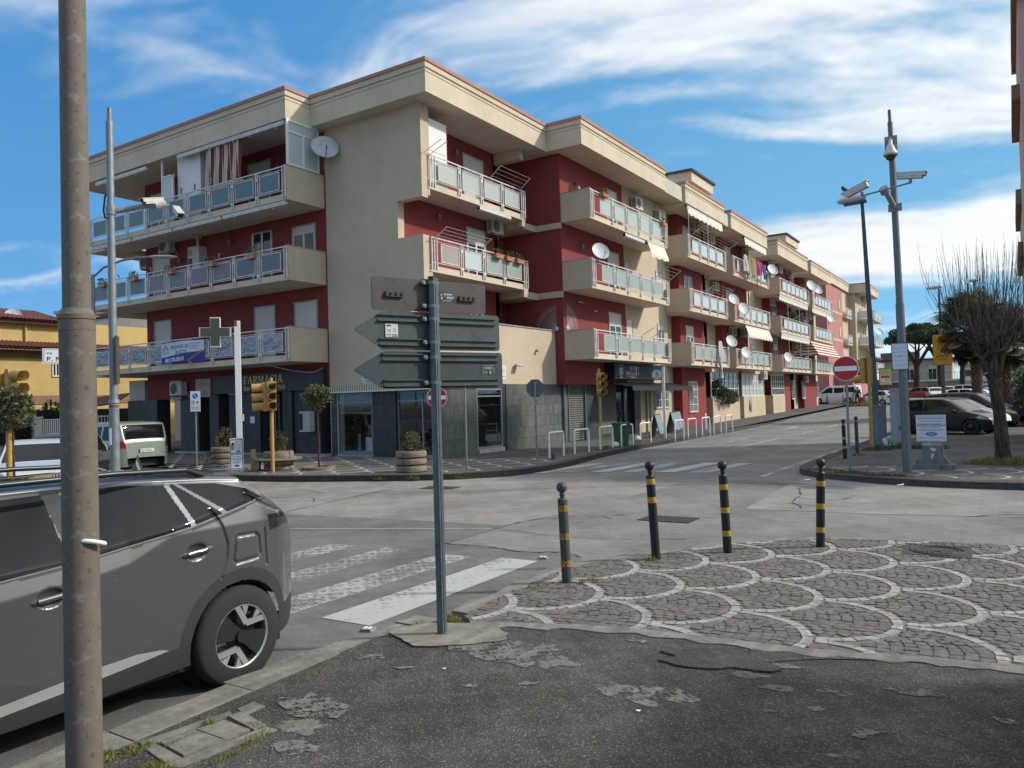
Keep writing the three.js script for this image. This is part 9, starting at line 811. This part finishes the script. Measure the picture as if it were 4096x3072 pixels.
// person by the white van
{
const J = { hip: [0, 0.86, 0], chest: [0.02, 1.22, 0.0], neck: [0.05, 1.42, 0.02], head: [0.06, 1.56, 0.03], lsh: [-0.17, 1.36, 0], rsh: [0.2, 1.36, 0], lel: [-0.26, 1.12, 0.08], rel: [0.27, 1.10, 0.02], lwr: [-0.30, 0.92, 0.2], rwr: [0.27, 0.86, 0.06], lhp: [-0.09, 0.84, 0], rhp: [0.09, 0.84, 0], lkn: [-0.13, 0.46, 0.08], rkn: [0.12, 0.45, -0.02], lan: [-0.16, 0.07, 0.02], ran: [0.14, 0.07, -0.1], lto: [-0.17, 0.04, 0.14], rto: [0.15, 0.04, 0.03], lhd: [-0.31, 0.84, 0.24], rhd: [0.27, 0.77, 0.08] };
const bones = [['hip', 'chest', 0.15, 0.16], ['chest', 'neck', 0.15, 0.07], ['neck', 'head', 0.055, 0.06], ['chest', 'lsh', 0.12, 0.075], ['chest', 'rsh', 0.12, 0.075], ['lsh', 'lel', 0.07, 0.05], ['rsh', 'rel', 0.07, 0.05], ['lel', 'lwr', 0.048, 0.035], ['rel', 'rwr', 0.048, 0.035], ['lwr', 'lhd', 0.032, 0.035], ['rwr', 'rhd', 0.032, 0.035], ['lhp', 'lkn', 0.095, 0.065], ['rhp', 'rkn', 0.095, 0.065], ['lkn', 'lan', 0.06, 0.045], ['rkn', 'ran', 0.06, 0.045], ['lan', 'lto', 0.045, 0.035], ['ran', 'rto', 0.045, 0.035], ['head', 'head', 0.105, 0.105]];
const seg = (p, a, b, ra, rb) => { const d = [b[0] - a[0], b[1] - a[1], b[2] - a[2]], l2 = d[0] ** 2 + d[1] ** 2 + d[2] ** 2 || 1e-6, t = clamp(((p[0] - a[0]) * d[0] + (p[1] - a[1]) * d[1] + (p[2] - a[2]) * d[2]) / l2); return Math.hypot(p[0] - a[0] - t * d[0], p[1] - a[1] - t * d[1], p[2] - a[2] - t * d[2]) - lerp(ra, rb, t); };
const { MarchingCubes } = await import('three/addons/objects/MarchingCubes.js');
const R = 96, mc = new MarchingCubes(R, new THREE.MeshBasicMaterial(), false, false, 120000); mc.isolation = 0; const cx = 0, cy = 0.86, S = 0.95; const half = R / 2; const fld = mc.field; for (let k = 0; k < R; k++) for (let j = 0; j < R; j++) for (let i = 0; i < R; i++) { const p = [(i - half) / half * S + cx, (j - half) / half * S + cy, (k - half) / half * S]; let m = 0; if (Math.abs(p[0]) > 0.5 || Math.abs(p[2]) > 0.4) m = 0.5; else { let e = 0; for (const [a, b, ra, rb] of bones) e += Math.exp(-seg(p, J[a], J[b], ra, rb) * 45); m = -Math.log(e + 1e-30) / 45; } fld[i + j * R + k * R * R] = -m; }
mc.update(); const n = mc.count, P = new Float32Array(mc.positionArray.slice(0, n * 3)), Nn = new Float32Array(mc.normalArray.slice(0, n * 3)), C = new Float32Array(n * 3); for (let i = 0; i < n; i++) { P[i * 3] = P[i * 3] * S + cx; P[i * 3 + 1] = P[i * 3 + 1] * S + cy; P[i * 3 + 2] *= S; const y = P[i * 3 + 1], x = P[i * 3]; let c = [0.02, 0.022, 0.03]; if (y > 0.86 && y < 1.45) c = [0.025, 0.045, 0.09]; if (y > 1.43) c = [0.40, 0.25, 0.17]; if (y < 0.90 && y > 0.7 && Math.abs(x) > 0.2) c = [0.40, 0.25, 0.17]; if (y < 0.09) c = [0.05, 0.04, 0.04]; C.set(c, i * 3); }
const g = new THREE.BufferGeometry(); g.setAttribute('position', new THREE.BufferAttribute(P, 3)); g.setAttribute('normal', new THREE.BufferAttribute(Nn, 3)); g.setAttribute('color', new THREE.BufferAttribute(C, 3)); const t = thing('person', 'person in dark blue top standing by the white van, holding a red bag', 'person', [-12.0, rise(-12, -76.5), -76.5], 0.2); mesh('body', g, new THREE.MeshStandardMaterial({ vertexColors: true, roughness: 0.9 }), t); part('hair', 'hair', (b) => b.geo(new THREE.SphereGeometry(0.112, 14, 8, 0, 7, 0, 1.5), T4(0.06, 1.575, 0.015, 0, -0.25)), t); part('scarf', 'cloth_white', (b) => b.geo(new THREE.TorusGeometry(0.085, 0.035, 8, 16), T4(0.05, 1.41, 0.02, 0, HP)).bar([-0.02, 1.4, 0.12], [-0.06, 1.1, 0.17], 0.06, 0.02), t);
const bag = thing('shopping_bag', 'red shopping bag hanging from the hand of the standing person', 'bag', [-11.7, rise(-12, -76.5) + 0.3, -76.4], 0.2); part('bag', 'cloth_red', (b) => b.box(-0.2, 0.2, 0, 0.4, -0.09, 0.09), bag); part('handle', 'cloth_red', (b) => b.geo(new THREE.TorusGeometry(0.08, 0.012, 6, 14, Math.PI), T4(0, 0.4, 0)), bag);
}
[[-14.3, -74.9], [-13.0, -75.2], [-12.2, -75.4], [-11.3, -75.6], [-10.9, -76.2]].forEach(([x, z], i) => { const o = new MB().cyl([0, -0.05, 0], [0, 0.85, 0], 0.045, 0.045, 8).sph([0, 0.93, 0], 0.055, 8).build('small_bollard', 'bollard'); o.position.set(x, rise(x, z), z); tag(o, 'thin dark bollard before the white van, ' + ['first', 'second', 'third', 'fourth', 'fifth'][i] + ' from the left', 'bollard', 'bollards before the white van'); });
renderer.render(scene, camera);
